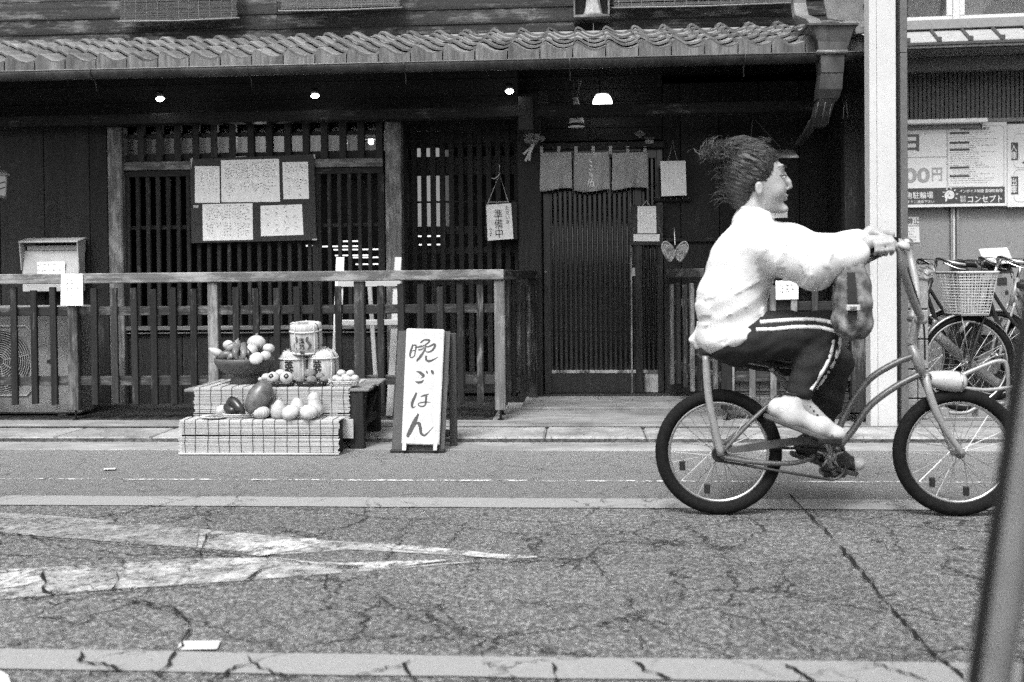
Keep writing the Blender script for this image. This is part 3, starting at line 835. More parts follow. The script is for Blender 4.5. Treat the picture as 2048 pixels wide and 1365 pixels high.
# rolled reed blinds on the storey above
YS = 8.06
def upper_blind(p0, p1, pyb, lab, mats, skew=0):
    x0, x1 = X(p0, YS, 20), X(p1, YS, 20)
    zb = Z(pyb, YS, (p0 + p1) / 2); c = thing('reed_blind', lab, 'reed blind', ((x0 + x1) / 2, YS, zb), 'reed blinds hanging above the eave')
    reed_blind('reeds', x0, x1, 3.5, zb + .012, YS, .0085, mats, c, thread_px=.085)
    MB().tube([(x0 - .02, YS - .005, zb + .006), ((x0 + x1) / 2, YS - .007, zb), (x1 + .02, YS - .005, zb + .008)], .006, 8).build('bottom_bar', M['threadpale'], c, 'all')
M['reedold'] = wood('aged_reed', .05, .15, 'X', .8, .2, .3, .2, .3, 160)
upper_blind(240, 474, 42, 'reed blind above the eave at the far left with the lowest hanging edge', (M['reedold'], M['threadpale']))
upper_blind(562, 800, 21, 'reed blind above the eave, second from the left, over the lattice window', (M['reedold'], M['threadpale']))
upper_blind(1228, 1588, 13, 'wide reed blind above the eave right of the small niche', (M['reedold'], M['threadpale']))
# ================================================================== autumn display: bench, step, baskets, vegetables, barrels
YT0 = 5.95
zt = Z(777, YT0, 560)
YT1 = 6.56
bench = thing('display_bench', 'rough wooden bench draped with a pale reed mat, carrying the bowl and barrels', 'bench', (X(550, YT0, 840), 6.2, 0))
xa, xb = X(370, YT0, 778), X(736, YT0, 778)
n = 4
for i in range(n):
    y0 = YT0 + (YT1 - YT0) * i / n
    box('plank', xa + R(-.01, .0), xb + R(-.01, .01), y0 + .002, y0 + (YT1 - YT0) / n - .002, zt - .022, zt - .004, M['railX'], bench, .004)
for x, y in ((xb - .07, YT0 + .04), (xb - .07, YT1 - .1), (xa + .1, YT0 + .04), (xa + .1, YT1 - .1)):
    box('leg', x - .04, x + .04, y - .03, y + .03, 0 if y < 6.2 else .035, zt - .024, M['darkZ'], bench, .004)
box('stretcher', xb - .095, xb - .045, YT0 + .075, YT1 - .132, .12, .17, M['darkY'], bench)
box('apron_board', xa + .06, xb - .03, YT0 + .012, YT0 + .03, zt - .09, zt - .024, M['darkX'], bench)
b = MB(); yb = YT0 - .004
b.prism([(xb - .03, YT0 + .08, .1), (xb - .03, YT0 + .08, .14), (xb - .03, YT0 + .4, zt - .06), (xb - .03, YT0 + .4, zt - .1)], (-.03, 0, 0)).build('brace', M['darkY'], bench, bevel=.003)
mat_ = reed_blind('reed_mat', X(389, YT0, 778), X(699, YT0, 778), zt + .002, .075, YT0 - .006, .0072, (M['reedpale'], M['thread']), bench, fold=YT1 - .14)
# lower step
YS0 = 5.77
step = thing('display_step', 'low box step fully draped with a pale reed mat, in front of the bench', 'display step', (X(518, YS0, 911), YS0 + .08, 0))
xs0, xs1 = X(358, YS0, 875), X(678, YS0, 875)
zs = Z(842, YS0, 520)
box('box', xs0 + .012, xs1 - .012, YS0 + .008, YT0 - .03, 0, zs - .004, M['darkX'], step, .004)
reed_blind('reed_mat', xs0, xs1, zs, .008, YS0, .0072, (M['reedpale'], M['thread']), step, fold=YT0 - .02)
MB().tube([(xs0, YS0 - .006, .009), (xs1, YS0 - .006, .009)], .006, 6).build('bottom_bar', M['paleX'], step, 'all')
# turned-up end of the mat at the right
e = MB()
for i in range(24):
    z = .075 + i * .0062 * .75
    e.tube([(xs1 - .04, YT0 - .013 - .0004 * i, z), (xs1 + .045, YT0 - .014, z - .004)], .0028, 4)
e.build('mat_end', M['reedpale'], step, fix=False)

ZT, ZS = zt + .0052, zs + .0036          # surfaces that carry the goods
def at_top(px, py, Y): p = P(px, py, Y); return p
# wooden bowl
Yb = 6.2
cx, cz = X(489, Yb, 740), ZT
s = 6.2 / 2100
bowl = thing('footed_bowl', 'wide dark wooden footed bowl heaped with vegetables, on the bench', 'bowl', (cx, Yb, cz))
rb = 60 * s
zr = Z(716, Yb, 489) - cz
pr = [(0, 0), (28 * s, 0), (29 * s, .006), (27 * s, .03), (26 * s, .044), (34 * s, .056), (46 * s, .078), (55 * s, .105), (59.5 * s, .13), (60 * s, zr), (58.5 * s, zr + .002), (56 * s, zr - .008), (40 * s, .09), (0, .07)]
M['bowl'] = wood('dark_turned_wood', .05, .1, 'Z', .5, .4, 0, 0, .15, 18)
MB().lathe(pr, (cx, Yb, cz), 40).build('bowl_body', M['bowl'], bowl, 'all')
M['vegwhite'] = rough_mat('pale_vegetable_skin', .34, .52, 30, .5, .2, .4, big=(14, .12))
M['veggrey'] = rough_mat('grey_squash_skin', .3, .42, 45, .55, .2, .4, big=(16, .15))
M['vegdark'] = rough_mat('dark_vegetable_skin', .012, .03, 20, .28, .1, .5)
M['vegmid'] = rough_mat('gourd_skin', .07, .14, 40, .35, .1, .5, big=(10, .25))
M['peppers'] = rough_mat('pepper_skin', .1, .24, 18, .35, .1, .5, big=(18, .4))
M['stem'] = rough_mat('dry_stem', .2, .4, 40, .8, .3, .2)
M['dryleaf'] = rough_mat('dry_leaf', .1, .4, 60, .8, .4, .2)
def veg(name, label, cat, c, prof, mat, ax=None, ribs=0, amp=.06, n=28, stem=None, group=None, sq=1.0, body='skin'):
    """vegetable turned about its own axis; prof in metres from its lower end; ax = direction of the axis"""
    c = Vector(c); A = Vector(ax or (0, 0, 1)).normalized()
    rot = A.to_track_quat('Z', 'Y').to_matrix()
    t = thing(name, label, cat, c, group)
    fn = (lambda a, h: 1 - amp * abs(cos(ribs * a / 2)) ** 6) if ribs else (lambda a, h: 1 + .02 * sin(2 * a + h * 40) + .012 * sin(3 * a + 1))
    MB().lathe(prof, c, n, rot, fn).build(body, mat, t, 'all')
    if stem:
        h = prof[-1][1]; L, r = stem
        MB().tube([c + A * (h - .006), c + A * (h + L * .5) + Vector((.003, 0, 0)), c + A * (h + L) + Vector((.008, -.003, 0))], [r * 1.5, r, r * .9], 8).build('stem', M['stem'], t, 'all')
    return t
def ball(r, h=None, p=2.0, n=11):
    h = h or 2 * r; out = []
    for i in range(n):
        a = -pi / 2 + pi * i / (n - 1); out.append((max(r * cos(a), .0004), h / 2 + h / 2 * sin(a)))
    return out
def px_r(px, Y): return px * Y / 2100
# in the bowl ------------------------------------------------
zi = cz + zr
def inb(px, py, Y): return P(px, py, Y)
veg('garlic_squash', 'large white ribbed squash, topmost of the heap in the bowl', 'squash', inb(513, 702, 6.22), ball(px_r(19, 6.2), px_r(32, 6.2)), M['vegwhite'], ribs=9, amp=.09, stem=(.008, .006))
veg('white_squash', 'white ribbed squash at the front of the bowl below the large white one', 'squash', inb(505, 712, 6.13), ball(px_r(17, 6.1), px_r(26, 6.1)), M['vegwhite'], (-.3, -.5, .9), ribs=8, amp=.08)
veg('egg_squash', 'smooth white egg-shaped squash at the right rim of the bowl', 'squash', inb(537, 707, 6.2), ball(px_r(12, 6.2), px_r(20, 6.2)), M['vegwhite'], (.1, -.1, 1))
veg('round_squash', 'small round white squash lowest at the front right of the bowl', 'squash', inb(515, 723, 6.07), ball(px_r(15, 6.1), px_r(18, 6.1)), M['vegwhite'], (0, -.7, .7), ribs=10, amp=.05)
veg('round_squash', 'small white squash between the egg-shaped one and the bowl rim', 'squash', inb(530, 718, 6.1), ball(px_r(11, 6.1), px_r(17, 6.1)), M['vegwhite'], (.3, -.5, .8))
veg('round_squash', 'pale round squash at the back left of the bowl behind the peppers', 'squash', inb(457, 700, 6.26), ball(px_r(11, 6.2), px_r(20, 6.2)), M['vegwhite'])
veg('long_radish', 'pale pointed root sticking out over the left rim of the bowl', 'root vegetable', inb(446, 712, 6.2), [(.003, 0), (.02, .012), (.026, .035), (.022, .06), (.012, .085), (.004, .098)], M['vegwhite'], (-.95, 0, .5))
def pepper(label, pts, r, mat=None, cat='pepper', name='long_pepper', stem=True, par=None):
    t = thing(name, label, cat, pts[-1]) if par is None else par
    q = smooth_path([tuple(p) for p in pts], 5); m = len(q)
    rs = [max(.002, r * min(1, .25 + 2.2 * (i / (m - 1))) * (1 - .35 * max(0, (i / (m - 1) - .75)) * 4 * .6)) for i in range(m)]
    rs[0] = .002; rs[-1] = r * .35
    MB().tube(q, rs, 14).build('skin', mat or M['peppers'], t, 'all')
    if stem:
        a, b_ = Vector(q[-2]), Vector(q[-1]); d = (b_ - a).normalized()
        MB().tube([b_ - d * .004, b_ + d * .012, b_ + d * .022 + Vector((.004, 0, .002))], [r * .3, r * .2, r * .22], 8).build('stem', M['stem'], t, 'all')
pepper('long curved pepper standing upright in the bowl, tallest of the peppers', [inb(476, 721, 6.06), inb(470, 708, 6.06), inb(474, 695, 6.1), inb(475, 683, 6.15)], .021)
pepper('long grey pepper lying at the front of the bowl, middle of the three upright ones', [inb(484, 724, 6.05), inb(487, 710, 6.05), inb(487, 694, 6.1), inb(487, 689, 6.13)], .019)
pepper('dark pepper beside the white squash, rightmost of the upright peppers', [inb(497, 722, 6.07), inb(498, 710, 6.07), inb(494, 697, 6.1), inb(490, 690, 6.14)], .019, M['vegdark'])
pepper('dark bent pepper lying across the left of the heap in the bowl', [inb(452, 704, 6.12), inb(458, 698, 6.1), inb(466, 693, 6.1), inb(474, 688, 6.14)], .022, M['peppers'])
pepper('dull dark pepper lying lowest at the left of the bowl', [inb(437, 718, 6.12), inb(446, 712, 6.08), inb(456, 710, 6.08), inb(464, 716, 6.08)], .026, M['vegmid'])
pepper('short dark pepper low in the bowl between the left and the tall pepper', [inb(455, 722, 6.07), inb(461, 714, 6.07), inb(467, 712, 6.08), inb(470, 716, 6.1)], .02, M['peppers'])

# baskets -----------------------------------------------------
def basket(name, label, cat, c, r, h, mat, posts=22, oval=1.0):
    t = thing(name, label, cat, c); c = Vector(c)
    So = Matrix.Diagonal((1, oval, 1))
    b = MB(); b.torus(c + Vector((0, 0, h)), r, .004, 'Z', 32, 6, 1, So); b.torus(c + Vector((0, 0, h * .62)), r * .96, .0022, 'Z', 32, 6, 1, So); b.torus(c + Vector((0, 0, .004)), r * .82, .004, 'Z', 32, 6, 1, So)
    b.build('rim', mat, t, 'all')
    b = MB()
    for k in range(posts):
        a = 2 * pi * k / posts
        b.tube([c + Vector((r * .82 * cos(a), oval * r * .82 * sin(a), .004)), c + Vector((r * cos(a), oval * r * sin(a), h))], .0034, 5)
    b.build('weave', mat, t, fix=False)
    MB().lathe([(.001, .001), (r * .83, .001), (r * .83, .005), (.001, .005)], c, 28, So).build('bottom', mat, t)
    return t
M['basketdark'] = flat('dark_cane', .03, .6); M['basketpale'] = flat('pale_cane', .5, .6)
Yk = 6.03
B1 = (X(560, Yk, 765), Yk, ZT); B2 = (X(624, Yk, 765), Yk, ZT); B3 = (X(690, Yk, 763), Yk, ZT)
basket('fruit_basket', 'dark round basket of pale persimmons at the left of the bench front', 'basket', B1, px_r(33, Yk), .03, M['basketdark'], oval=.8)
basket('fruit_basket', 'dark round basket of brown taro roots at the middle of the bench front', 'basket', B2, px_r(34, Yk), .03, M['basketdark'], oval=.8)
basket('fruit_basket', 'pale basket of small round white fruit at the right of the bench front', 'basket', B3, px_r(29, Yk), .028, M['basketpale'], oval=.8)
def fruit(name, label, cat, px, py, Y, r, mat, h=None, ax=None, calyx=False, group=None, ribs=0):
    c = P(px, py, Y); c = Vector((c.x, Y, c.z)); A = Vector(ax or (0, 0, 1)).normalized(); h = h or 1.7 * r
    base = c - A * h / 2
    t = veg(name, label, cat, base, ball(r, h), mat, A, ribs, .05, 20, group=group)
    if calyx:
        rot = A.to_track_quat('Z', 'Y').to_matrix()
        MB().lathe([(.0005, .001), (r * .4, -.0005), (r * .38, -.004), (.0005, -.006)], base + A * h, 12, rot, lambda a, hh: .75 + .3 * abs(cos(2 * a))).build('calyx', M['vegdark'], t, 'all')
        MB().lathe([(.0005, .004), (r * .16, .002), (r * .16, -.004), (.0005, -.004)], base + A * h, 10, rot).build('stem', M['stem'], t, 'all')
    return t
M['persimmon'] = rough_mat('pale_persimmon', .32, .5, 30, .35, .05, .5)
fruit('persimmon', 'persimmon with a dark calyx facing front, left of two in the dark basket', 'persimmon', 546, 756, 5.98, px_r(13, 6), M['persimmon'], ax=(-.1, -.9, .45), calyx=True)
fruit('persimmon', 'persimmon with a dark calyx facing front right, right of two in the dark basket', 'persimmon', 573, 756, 5.98, px_r(13.5, 6), M['persimmon'], ax=(.2, -.9, .4), calyx=True)
fruit('persimmon', 'persimmon at the top of the left basket with its calyx hidden', 'persimmon', 561, 749, 6.05, px_r(12, 6), M['persimmon'], ax=(0, -.3, -.9))
fruit('persimmon', 'persimmon at the left end of the left basket, half behind the front one', 'persimmon', 533, 755, 6.05, px_r(10, 6), M['persimmon'])
M['taro'] = rough_mat('rough_taro_skin', .1, .24, 70, .85, .8, .2, dist=.008)
for px, py, r, lab in ((601, 760, 10, 'taro root at the left end of the middle basket'), (620, 748, 12.5, 'largest taro root, on top of the middle basket'), (623, 761, 11, 'taro root at the front centre of the middle basket'), (641, 754, 10, 'taro root right of the largest one in the middle basket'), (648, 760, 8, 'small taro root at the right end of the middle basket')):
    fruit('taro_root', lab, 'taro root', px, py, 6.0 + (762 - py) * .004, px_r(r, 6), M['taro'], ax=(R(-.3, .3), R(-.3, .3), 1))
lab7 = ('small pale fruit at the left end of the right-hand pale basket', 'small pale fruit on top left of the pale basket', 'small pale fruit on top right of the pale basket', 'small pale fruit front left of the pale basket', 'small pale fruit front middle of the pale basket', 'small pale fruit at the right end of the pale basket', 'small pale fruit at the back middle of the pale basket')
for (px, py, r), lab in zip(((672, 757, 8), (683, 747, 9), (701, 748, 9), (680, 760, 8), (695, 759, 8.5), (710, 757, 8.5), (690, 755, 8)), lab7):
    fruit('pale_fruit', lab, 'fruit', px, py, 6.0 + (761 - py) * .005, px_r(r, 6), M['vegwhite'])
fruit('pale_fruit', 'tiny white fruit on the bench mat beside the dark gourd', 'fruit', 521, 759, 5.99, px_r(5, 6), M['vegwhite'])
fruit('pale_fruit', 'tiny grey fruit on the bench mat between the two right baskets', 'fruit', 660, 764, 5.98, px_r(4, 6), M['veggrey'])

# sake barrels ------------------------------------------------
M['straw'] = rough_mat('pale_straw_wrap', .3, .56, 90, .85, .5, .15, big=(10, .15), stretch=(1, 1, .25))
M['rope'] = rough_mat('straw_rope', .4, .62, 120, .9, .7, .1)
M['blackcord'] = flat('dark_cord', .06, .9, .1)
def text_mesh(name, s, size, center, mat, parent, u=(1, 0, 0), v=(0, 0, 1), vertical=False, fit=None, bold=0.0, spacing=1.0, **props):
    """lettering as flat mesh, centred on center, baseline along u, upright along v"""
    cu = bpy.data.curves.new(name, 'FONT'); cu.body = '\n'.join(s) if vertical else s; cu.size = size
    cu.align_x = 'CENTER'; cu.align_y = 'CENTER'; cu.resolution_u = 3; cu.offset = bold; cu.space_line = .92 * spacing; cu.space_character = spacing if not vertical else 1
    o = bpy.data.objects.new(name, cu); COL.objects.link(o)
    dg = bpy.context.evaluated_depsgraph_get()
    me = bpy.data.meshes.new_from_object(o.evaluated_get(dg), depsgraph=dg)
    bpy.data.objects.remove(o); bpy.data.curves.remove(cu)
    if not len(me.vertices): return None
    co = np.empty(len(me.vertices) * 3); me.vertices.foreach_get('co', co); co = co.reshape(-1, 3)
    lo, hi = co.min(0), co.max(0); mid = (lo + hi) / 2; co -= mid; co[:, 2] = 0
    if fit:
        if fit[0]: co[:, 0] *= fit[0] / (hi[0] - lo[0])
        if fit[1]: co[:, 1] *= fit[1] / (hi[1] - lo[1])
    U, V = np.array(u, float), np.array(v, float)
    out = co[:, :1] * U + co[:, 1:2] * V
    me.vertices.foreach_set('co', out.ravel().astype(np.float32)); me.update()
    me.materials.clear(); me.materials.append(mat)
    return add(name, me, Matrix.Translation(Vector(center)), parent, **props)
def brush(name, strokes, place, mat, parent, nrm, wscale=1.0, **props):
    """brush strokes: lists of (x, y, width) in a drawing, placed by place(x, y)"""
    b = MB()
    for i, st in enumerate(strokes):
        q = smooth_path([(x, y, wd) for x, y, wd in st], 5)
        b.ribbon([place(x, y) + Vector(nrm) * (.0002 * i) for x, y, _ in q], [max(.0006, wd * wscale) for _, _, wd in q], nrm)
    return b.build(name, mat, parent, fix=False, **props)
def barrel(label, px, pyb, pyt, Y, r, chars, zb, tilt=0, open_=False):
    x = X(px, Y, pyb); h = Z(pyt, Y, px) - zb; c = Vector((x, Y, zb))
    t = thing('sake_barrel', label, 'sake barrel', c, 'straw-wrapped sake barrels')
    rot = Matrix.Rotation(tilt, 3, 'X')
    pr = [(.001, 0), (r * .86, 0), (r * .94, .012), (r, h * .3), (r * 1.01, h * .6), (r * .97, h * .74), (r * .98, h * .76), (r * 1.0, h * .84), (r * .96, h * .96), (r * .78, h), (r * .7, h * .97), (r * .66, h * .88), (.001, h * .86)] if open_ else \
         [(.001, 0), (r * .86, 0), (r * .94, .012), (r, h * .3), (r * 1.0, h * .58), (r * .96, h * .68), (r * .97, h * .7), (r * .97, h * .78), (r * .78, h * .9), (r * .4, h * .98), (.001, h)]
    MB().lathe(pr, c, 36, rot, lambda a, hh: 1 + .012 * sin(18 * a + hh * 60) + .012 * sin(5 * a)).build('straw_wrap', M['straw'], t, 'all')
    b = MB()
    for k in range(5):
        a = 2 * pi * k / 5 + .5
        pts = [c + rot @ Vector((rr * 1.03 * cos(a), rr * 1.03 * sin(a), hh)) for rr, hh in pr[1:-1]]
        b.tube(pts, .0045, 6)
    b.build('rope', M['rope'], t, 'all')
    b = MB(); hh = h * (.72 if not open_ else .75); b.torus(c + rot @ Vector((0, 0, hh)), r * .99, .006, 'Z', 36, 6, 1, rot); b.torus(c + rot @ Vector((0, 0, .012)), r * .96, .006, 'Z', 36, 6, 1, rot)
    b.build('rope', M['rope'], t, 'all')
    b = MB()
    for s_ in (-1, 1):
        a = -pi / 2 + s_ * 1.15
        pts = [c + rot @ Vector((rr * 1.035 * cos(a), rr * 1.035 * sin(a), q)) for rr, q in pr[1:-2]]
        b.tube(pts, .003, 5)
    b.build('binding_cord', M['blackcord'], t, 'all')
    # straw ends on the top
    b = MB()
    for k in range(46):
        a = R(0, 2 * pi); r0 = r * R(.1, .8); hh = h * (1.0 if not open_ else .97)
        p = c + rot @ Vector((r0 * cos(a), r0 * sin(a), hh - (r0 / r) ** 2 * h * .12)); b.tube([p, p + Vector((R(-.02, .02), R(-.02, .02), R(.004, .016)))], [.0018, .0008], 4)
    b.build('straw_ends', M['dryleaf'] if open_ else M['rope'], t, fix=False, kind='stuff')
    # lettering wrapped on the front
    for i, ch in enumerate(chars):
        hz = h * (.52 - .25 * i) if not open_ else h * (.5 - .2 * i)
        sz = .06 if not open_ else .034
        o = text_mesh('lettering', ch, sz, (x, 0, 0), M['ink'], t, bold=.0012)
        me = o.data; off = (-.012 if not open_ else 0)
        for v in me.vertices:
            a = -pi / 2 + (v.co.x + off) / (r * 1.02); q = c + rot @ Vector((r * 1.035 * cos(a), r * 1.035 * sin(a), hz + v.co.z)); v.co = q - Vector((x, 0, 0))
        me.update()
    if open_:       # printed cartouche round the lettering
        for side in (-1, 1):
            b = MB()
            for k in range(9):
                a0 = -pi / 2 + side * (.32 + .1 * sin(k * .7)); z0 = h * (.2 + .045 * k)
                b.poly([c + rot @ Vector((r * 1.034 * cos(a), r * 1.034 * sin(a), q)) for a, q in ((a0, z0), (a0 + side * .16, z0 + .005), (a0 + side * .2, z0 + .013), (a0 + side * .03, z0 + .011))])
            b.build('printed_emblem', M['inkgrey'], t, fix=False, kind='stuff')
    return t
Yr = 6.34; rr = px_r(30.5, Yr)
barrel('straw-wrapped sake barrel with black characters, lower left of the three', 590, 768, 700, Yr, rr, '英勲', ZT)
barrel('straw-wrapped sake barrel with black characters, lower right of the three', 646, 768, 698, Yr, px_r(31, Yr), '英勲', ZT)
barrel('straw-wrapped sake barrel with printed emblem, stacked on top of the other two', 613, 708, 645, Yr - .01, px_r(31.5, Yr), '玉乃光', Z(707, Yr, 613), .12, True)

# on the lower step ------------------------------------------
Yp = 5.85
veg('dark_gourd', 'big glossy dark gourd leaning back against the bench', 'gourd', P(500, 828, 5.84), [(.001, 0), (.034, .006), (.056, .032), (.066, .075), (.067, .11), (.06, .152), (.046, .182), (.026, .203), (.01, .21), (.001, .211)], M['vegmid'], (.42, .3, .86), n=36)
pl = thing('plate', 'flat pale plate of dried seeds at the left end of the step', 'plate', (X(431, Yp, 836), Yp, ZS))
MB().lathe([(.001, 0), (.05, 0), (.085, .012), (.084, .015), (.05, .005), (.001, .004)], (X(431, Yp, 836), Yp, ZS), 30).build('dish', M['basketpale'], pl, 'all')
b = MB()
for i in range(60):
    a, q = R(0, 6.28), R(0, .06); p = Vector((X(428, Yp, 836) + q * cos(a), Yp + q * sin(a) * .7, ZS + .008 + (.06 - q) * .25 * R(.5, 1)))
    b.torus(p, .004, .0025, 'Z', 5, 4)
sd_ = b.build('dried_seeds', M['dryleaf'], None, fix=False, kind='stuff')
fruit('white_bulb', 'pale bulb standing behind the plate of seeds', 'vegetable', 443, 822, 5.92, px_r(11, 5.9), M['vegwhite'], h=px_r(24, 5.9), ax=(.5, 0, .8))
c = (X(474, Yp, 835), Yp, ZS)
basket('tray_basket', 'white slotted tray of dark aubergines on the step', 'basket', c, px_r(28.5, Yp), .025, M['basketpale'], 26, .62)
def aub(label, pts, r): pepper(label, [P(*q) for q in pts], r, M['vegdark'], 'aubergine', 'aubergine')
aub('dark aubergine standing highest in the white tray', [(459, 828, 5.87), (459, 815, 5.87), (464, 803, 5.87), (468, 799, 5.88)], .028)
aub('dark aubergine lying to the right, nearest in the white tray', [(489, 828, 5.81), (480, 818, 5.82), (470, 806, 5.84), (462, 800, 5.86)], .027)
aub('dark aubergine lying low at the left of the white tray', [(480, 826, 5.84), (466, 822, 5.83), (457, 818, 5.85), (453, 812, 5.87)], .025)
veg('ribbed_pumpkin', 'small pale ribbed pumpkin on the step, right of the aubergines', 'pumpkin', P(523, 838.5, 5.84), ball(px_r(18, 5.84), px_r(27, 5.84)), M['vegwhite'], ribs=16, amp=.13, n=48, stem=(.004, .005))
veg('onion_squash', 'grey onion-shaped squash on the step between the pumpkin and the white tray', 'squash', P(558, 838.5, 5.84), [(.001, 0), (.03, .002), (.044, .018), (.0475, .042), (.042, .068), (.026, .092), (.013, .107), (.001, .112)], M['veggrey'], ribs=10, amp=.03, stem=(.006, .006))
veg('dull_squash', 'dull dark squash half hidden behind the onion-shaped one', 'squash', P(546, 836, 5.925), ball(px_r(19, 5.9), px_r(36, 5.9)), M['vegmid'])
c = (X(607, Yp, 836), Yp, ZS)
basket('tray_basket', 'white slotted tray of white squashes on the step', 'basket', c, px_r(30, Yp), .022, M['basketpale'], 26, .62)
veg('butternut_squash', 'white butternut squash, tallest on the step, right end', 'squash', P(631, 834, 5.86), [(.001, 0), (.028, .002), (.045, .02), (.048, .042), (.043, .062), (.035, .08), (.033, .1), (.031, .12), (.022, .134), (.001, .14)], M['vegwhite'], (-.1, .05, 1), stem=(.006, .005))
veg('white_squash', 'white onion-shaped squash standing behind in the white tray', 'squash', P(594, 833, 5.9), [(.001, 0), (.03, .004), (.044, .03), (.042, .06), (.028, .088), (.012, .105), (.001, .11)], M['vegwhite'], stem=(.004, .006))
veg('white_squash', 'white round squash lying at the front left of the white tray', 'squash', P(586, 835, 5.81), ball(px_r(19, 5.8), px_r(27, 5.8)), M['vegwhite'], (-.2, -.5, .8), ribs=7, amp=.06)
veg('white_squash', 'white smooth squash lying at the front right of the white tray', 'squash', P(617, 834, 5.8), ball(px_r(18, 5.8), px_r(26, 5.8)), M['vegwhite'], (.2, -.5, .8))
# ================================================================== signs, notices, lamps and other things on the house front
def quad_place(q, off=0.0):
    """map (u, v) in 0..1 (v downwards) over a 3-D quad TL, TR, BR, BL"""
    a, b_, c, d = [Vector(p) for p in q]
    n = (b_ - a).cross(d - a).normalized()
    if n.y > 0: n = -n
    return lambda u, v: (a * (1 - u) + b_ * u) * (1 - v) + (d * (1 - u) + c * u) * v + n * off
def sheet_part(name, q, mat, parent, th=.002):
    a, b_, c, d = [Vector(p) for p in q]; n = (b_ - a).cross(d - a).normalized()
    if n.y > 0: n = -n
    return MB().rings([[p for p in (a, b_, c, d)], [p + n * th for p in (a, b_, c, d)]]).build(name, mat, parent)
def scribble(q, cols, parent, mat=None, gap=(), v0=.06, v1=.94, u0=.06, u1=.94, size=.5, dens=.8, off=.0032, stroke=.0016, rows=False, seed=1):
    """illegible handwriting: columns (or rows) of small brush marks"""
    rg = random.Random(seed); f = quad_place(q, off); b = MB()
    a, b2, c, d = [Vector(p) for p in q]; W, H = (b2 - a).length, (d - a).length
    for i in range(cols):
        if rows:
            v = v0 + (v1 - v0) * (i + .5) / cols; L = u0 + (u1 - u0) * rg.uniform(.45, 1); pos = u0; st = (v1 - v0) / cols * size * H / W
        else:
            u = u1 - (u1 - u0) * (i + .5) / cols; pos = v0 + rg.choice((0, 0, .04)); L = v0 + (v1 - v0) * rg.uniform(.5, 1); st = (u1 - u0) / cols * size * W / H
        while pos < L:
            if not any(g0 < pos < g1 for g0, g1 in gap) and rg.random() < dens:
                for k in range(rg.choice((2, 3, 3))):
                    du, dv = rg.uniform(-.4, .4), rg.uniform(-.35, .35)
                    if rows: uu, vv = pos + du * st, v + dv * (v1 - v0) / cols * size
                    else: uu, vv = u + du * (u1 - u0) / cols * size, pos + dv * st
                    p = f(uu, vv); ang = rg.choice((0, 0, pi / 2, rg.uniform(-.9, .9))); l = st * (W if rows else H) * rg.uniform(.25, .55)
                    dirv = (b2 - a).normalized() * cos(ang) + (d - a).normalized() * sin(ang); nn = (f(0, 0) - quad_place(q, 0)(0, 0)).normalized()
                    b.ribbon([p - dirv * l / 2, p, p + dirv * l / 2], [stroke * rg.uniform(.6, 1.3)] * 3, nn)
            pos += st * 1.15
    return b.build('handwriting', mat or M['inkgrey'], parent, fix=False, kind='stuff')
def Q(pts, Y): return [P(x, y, Y) for x, y in pts]

# --- notice board with five hand-written sheets
YN = YL - .035
nb = thing('notice_board', 'dark notice board with five handwritten white sheets, hung on the lattice window', 'notice board', P(507, 487, YN))
M['board'] = flat('dull_black_board', .028, .7)
q = Q([(381, 319), (629, 309), (634, 481), (384, 487)], YN + .01)
MB().rings([q, [p - Vector((0, .014, 0)) for p in q]]).build('board', M['board'], nb, bevel=.002)
M['chip'] = flat('bare_chipped_edge', .4, .8)
for pts in (((381, 318), (386, 316), (384, 326), (382, 342)), ((627, 309), (630, 309), (631, 318), (629, 318)), ((387, 411), (397, 411), (397, 416), (387, 416)), ((624, 479), (634, 477), (634, 481), (624, 481)), ((472, 314), (492, 312.5), (492, 314), (472, 315))):
    sheet_part('worn_edge', Q(pts, YN - .0045), M['chip'], nb, .0012)
for i, (pts, cols, gap) in enumerate((([(390, 333), (439, 333), (440, 406), (390, 406)], 7, ()), ([(442, 321), (558, 318), (560, 404), (443, 405)], 19, ((.42, .55),)), ([(565, 325), (616, 324), (618, 398), (567, 399)], 8, ((.3, .42),)), ([(405, 409), (505, 407), (506, 480), (406, 482)], 17, ((.42, .52),)), ([(521, 412), (604, 409), (607, 470), (522, 473)], 4, ((.42, .5),)))):
    qq = Q(pts, YN - .005)
    s_ = sheet_part('paper', qq, M['paper'], nb, .0012)
    scribble(qq, cols, s_, M['ink'] if i == 4 else M['inkgrey'], gap, stroke=.0028 if i else .0014, size=.95 if i != 4 else .5, dens=.9, off=.002, seed=i + 3)

# --- standing sign by the kerb
tl = radians(15); o0 = Vector((0, 5.87, 0)); nn = Vector((0, -cos(tl), sin(tl)))
def SP(x, y, off=0): return onplane(x, y, o0 + nn * off, nn)
ss = thing('standing_sign', 'leaning kerbside sign, pale carved wooden board on a dark stand', 'sign', (SP(836, 906).x, 5.95, 0))
M['standdark'] = wood('dark_stand_board', .03, .075, 'Z', .6, .35, 0, 0, .3)
MB().rings([[SP(*p) for p in ((797, 662), (901, 663), (889, 904.5), (783, 904.5))], [SP(*p, -.022) for p in ((797, 662), (901, 663), (889, 904.5), (783, 904.5))]]).build('stand_board', M['standdark'], ss, bevel=.002)
for px in (795, 895):
    x = SP(px, 906).x
    b = MB(); zt_ = SP(px, 668).z; yt = SP(px, 668).y + .03
    b.rings([[Vector((x + dx, y, 0)) for dx, y in ((-.012, 6.06), (.03, 6.06), (.03, 6.1), (-.012, 6.1))], [Vector((x + dx, y, zt_)) for dx, y in ((-.012, yt), (.03, yt), (.03, yt + .03), (-.012, yt + .03))]]).build('back_leg', M['standdark'], ss, bevel=.003)
box('stretcher', SP(795, 906).x + .032, SP(895, 906).x - .014, 6.055, 6.085, .06, .1, M['standdark'], ss)
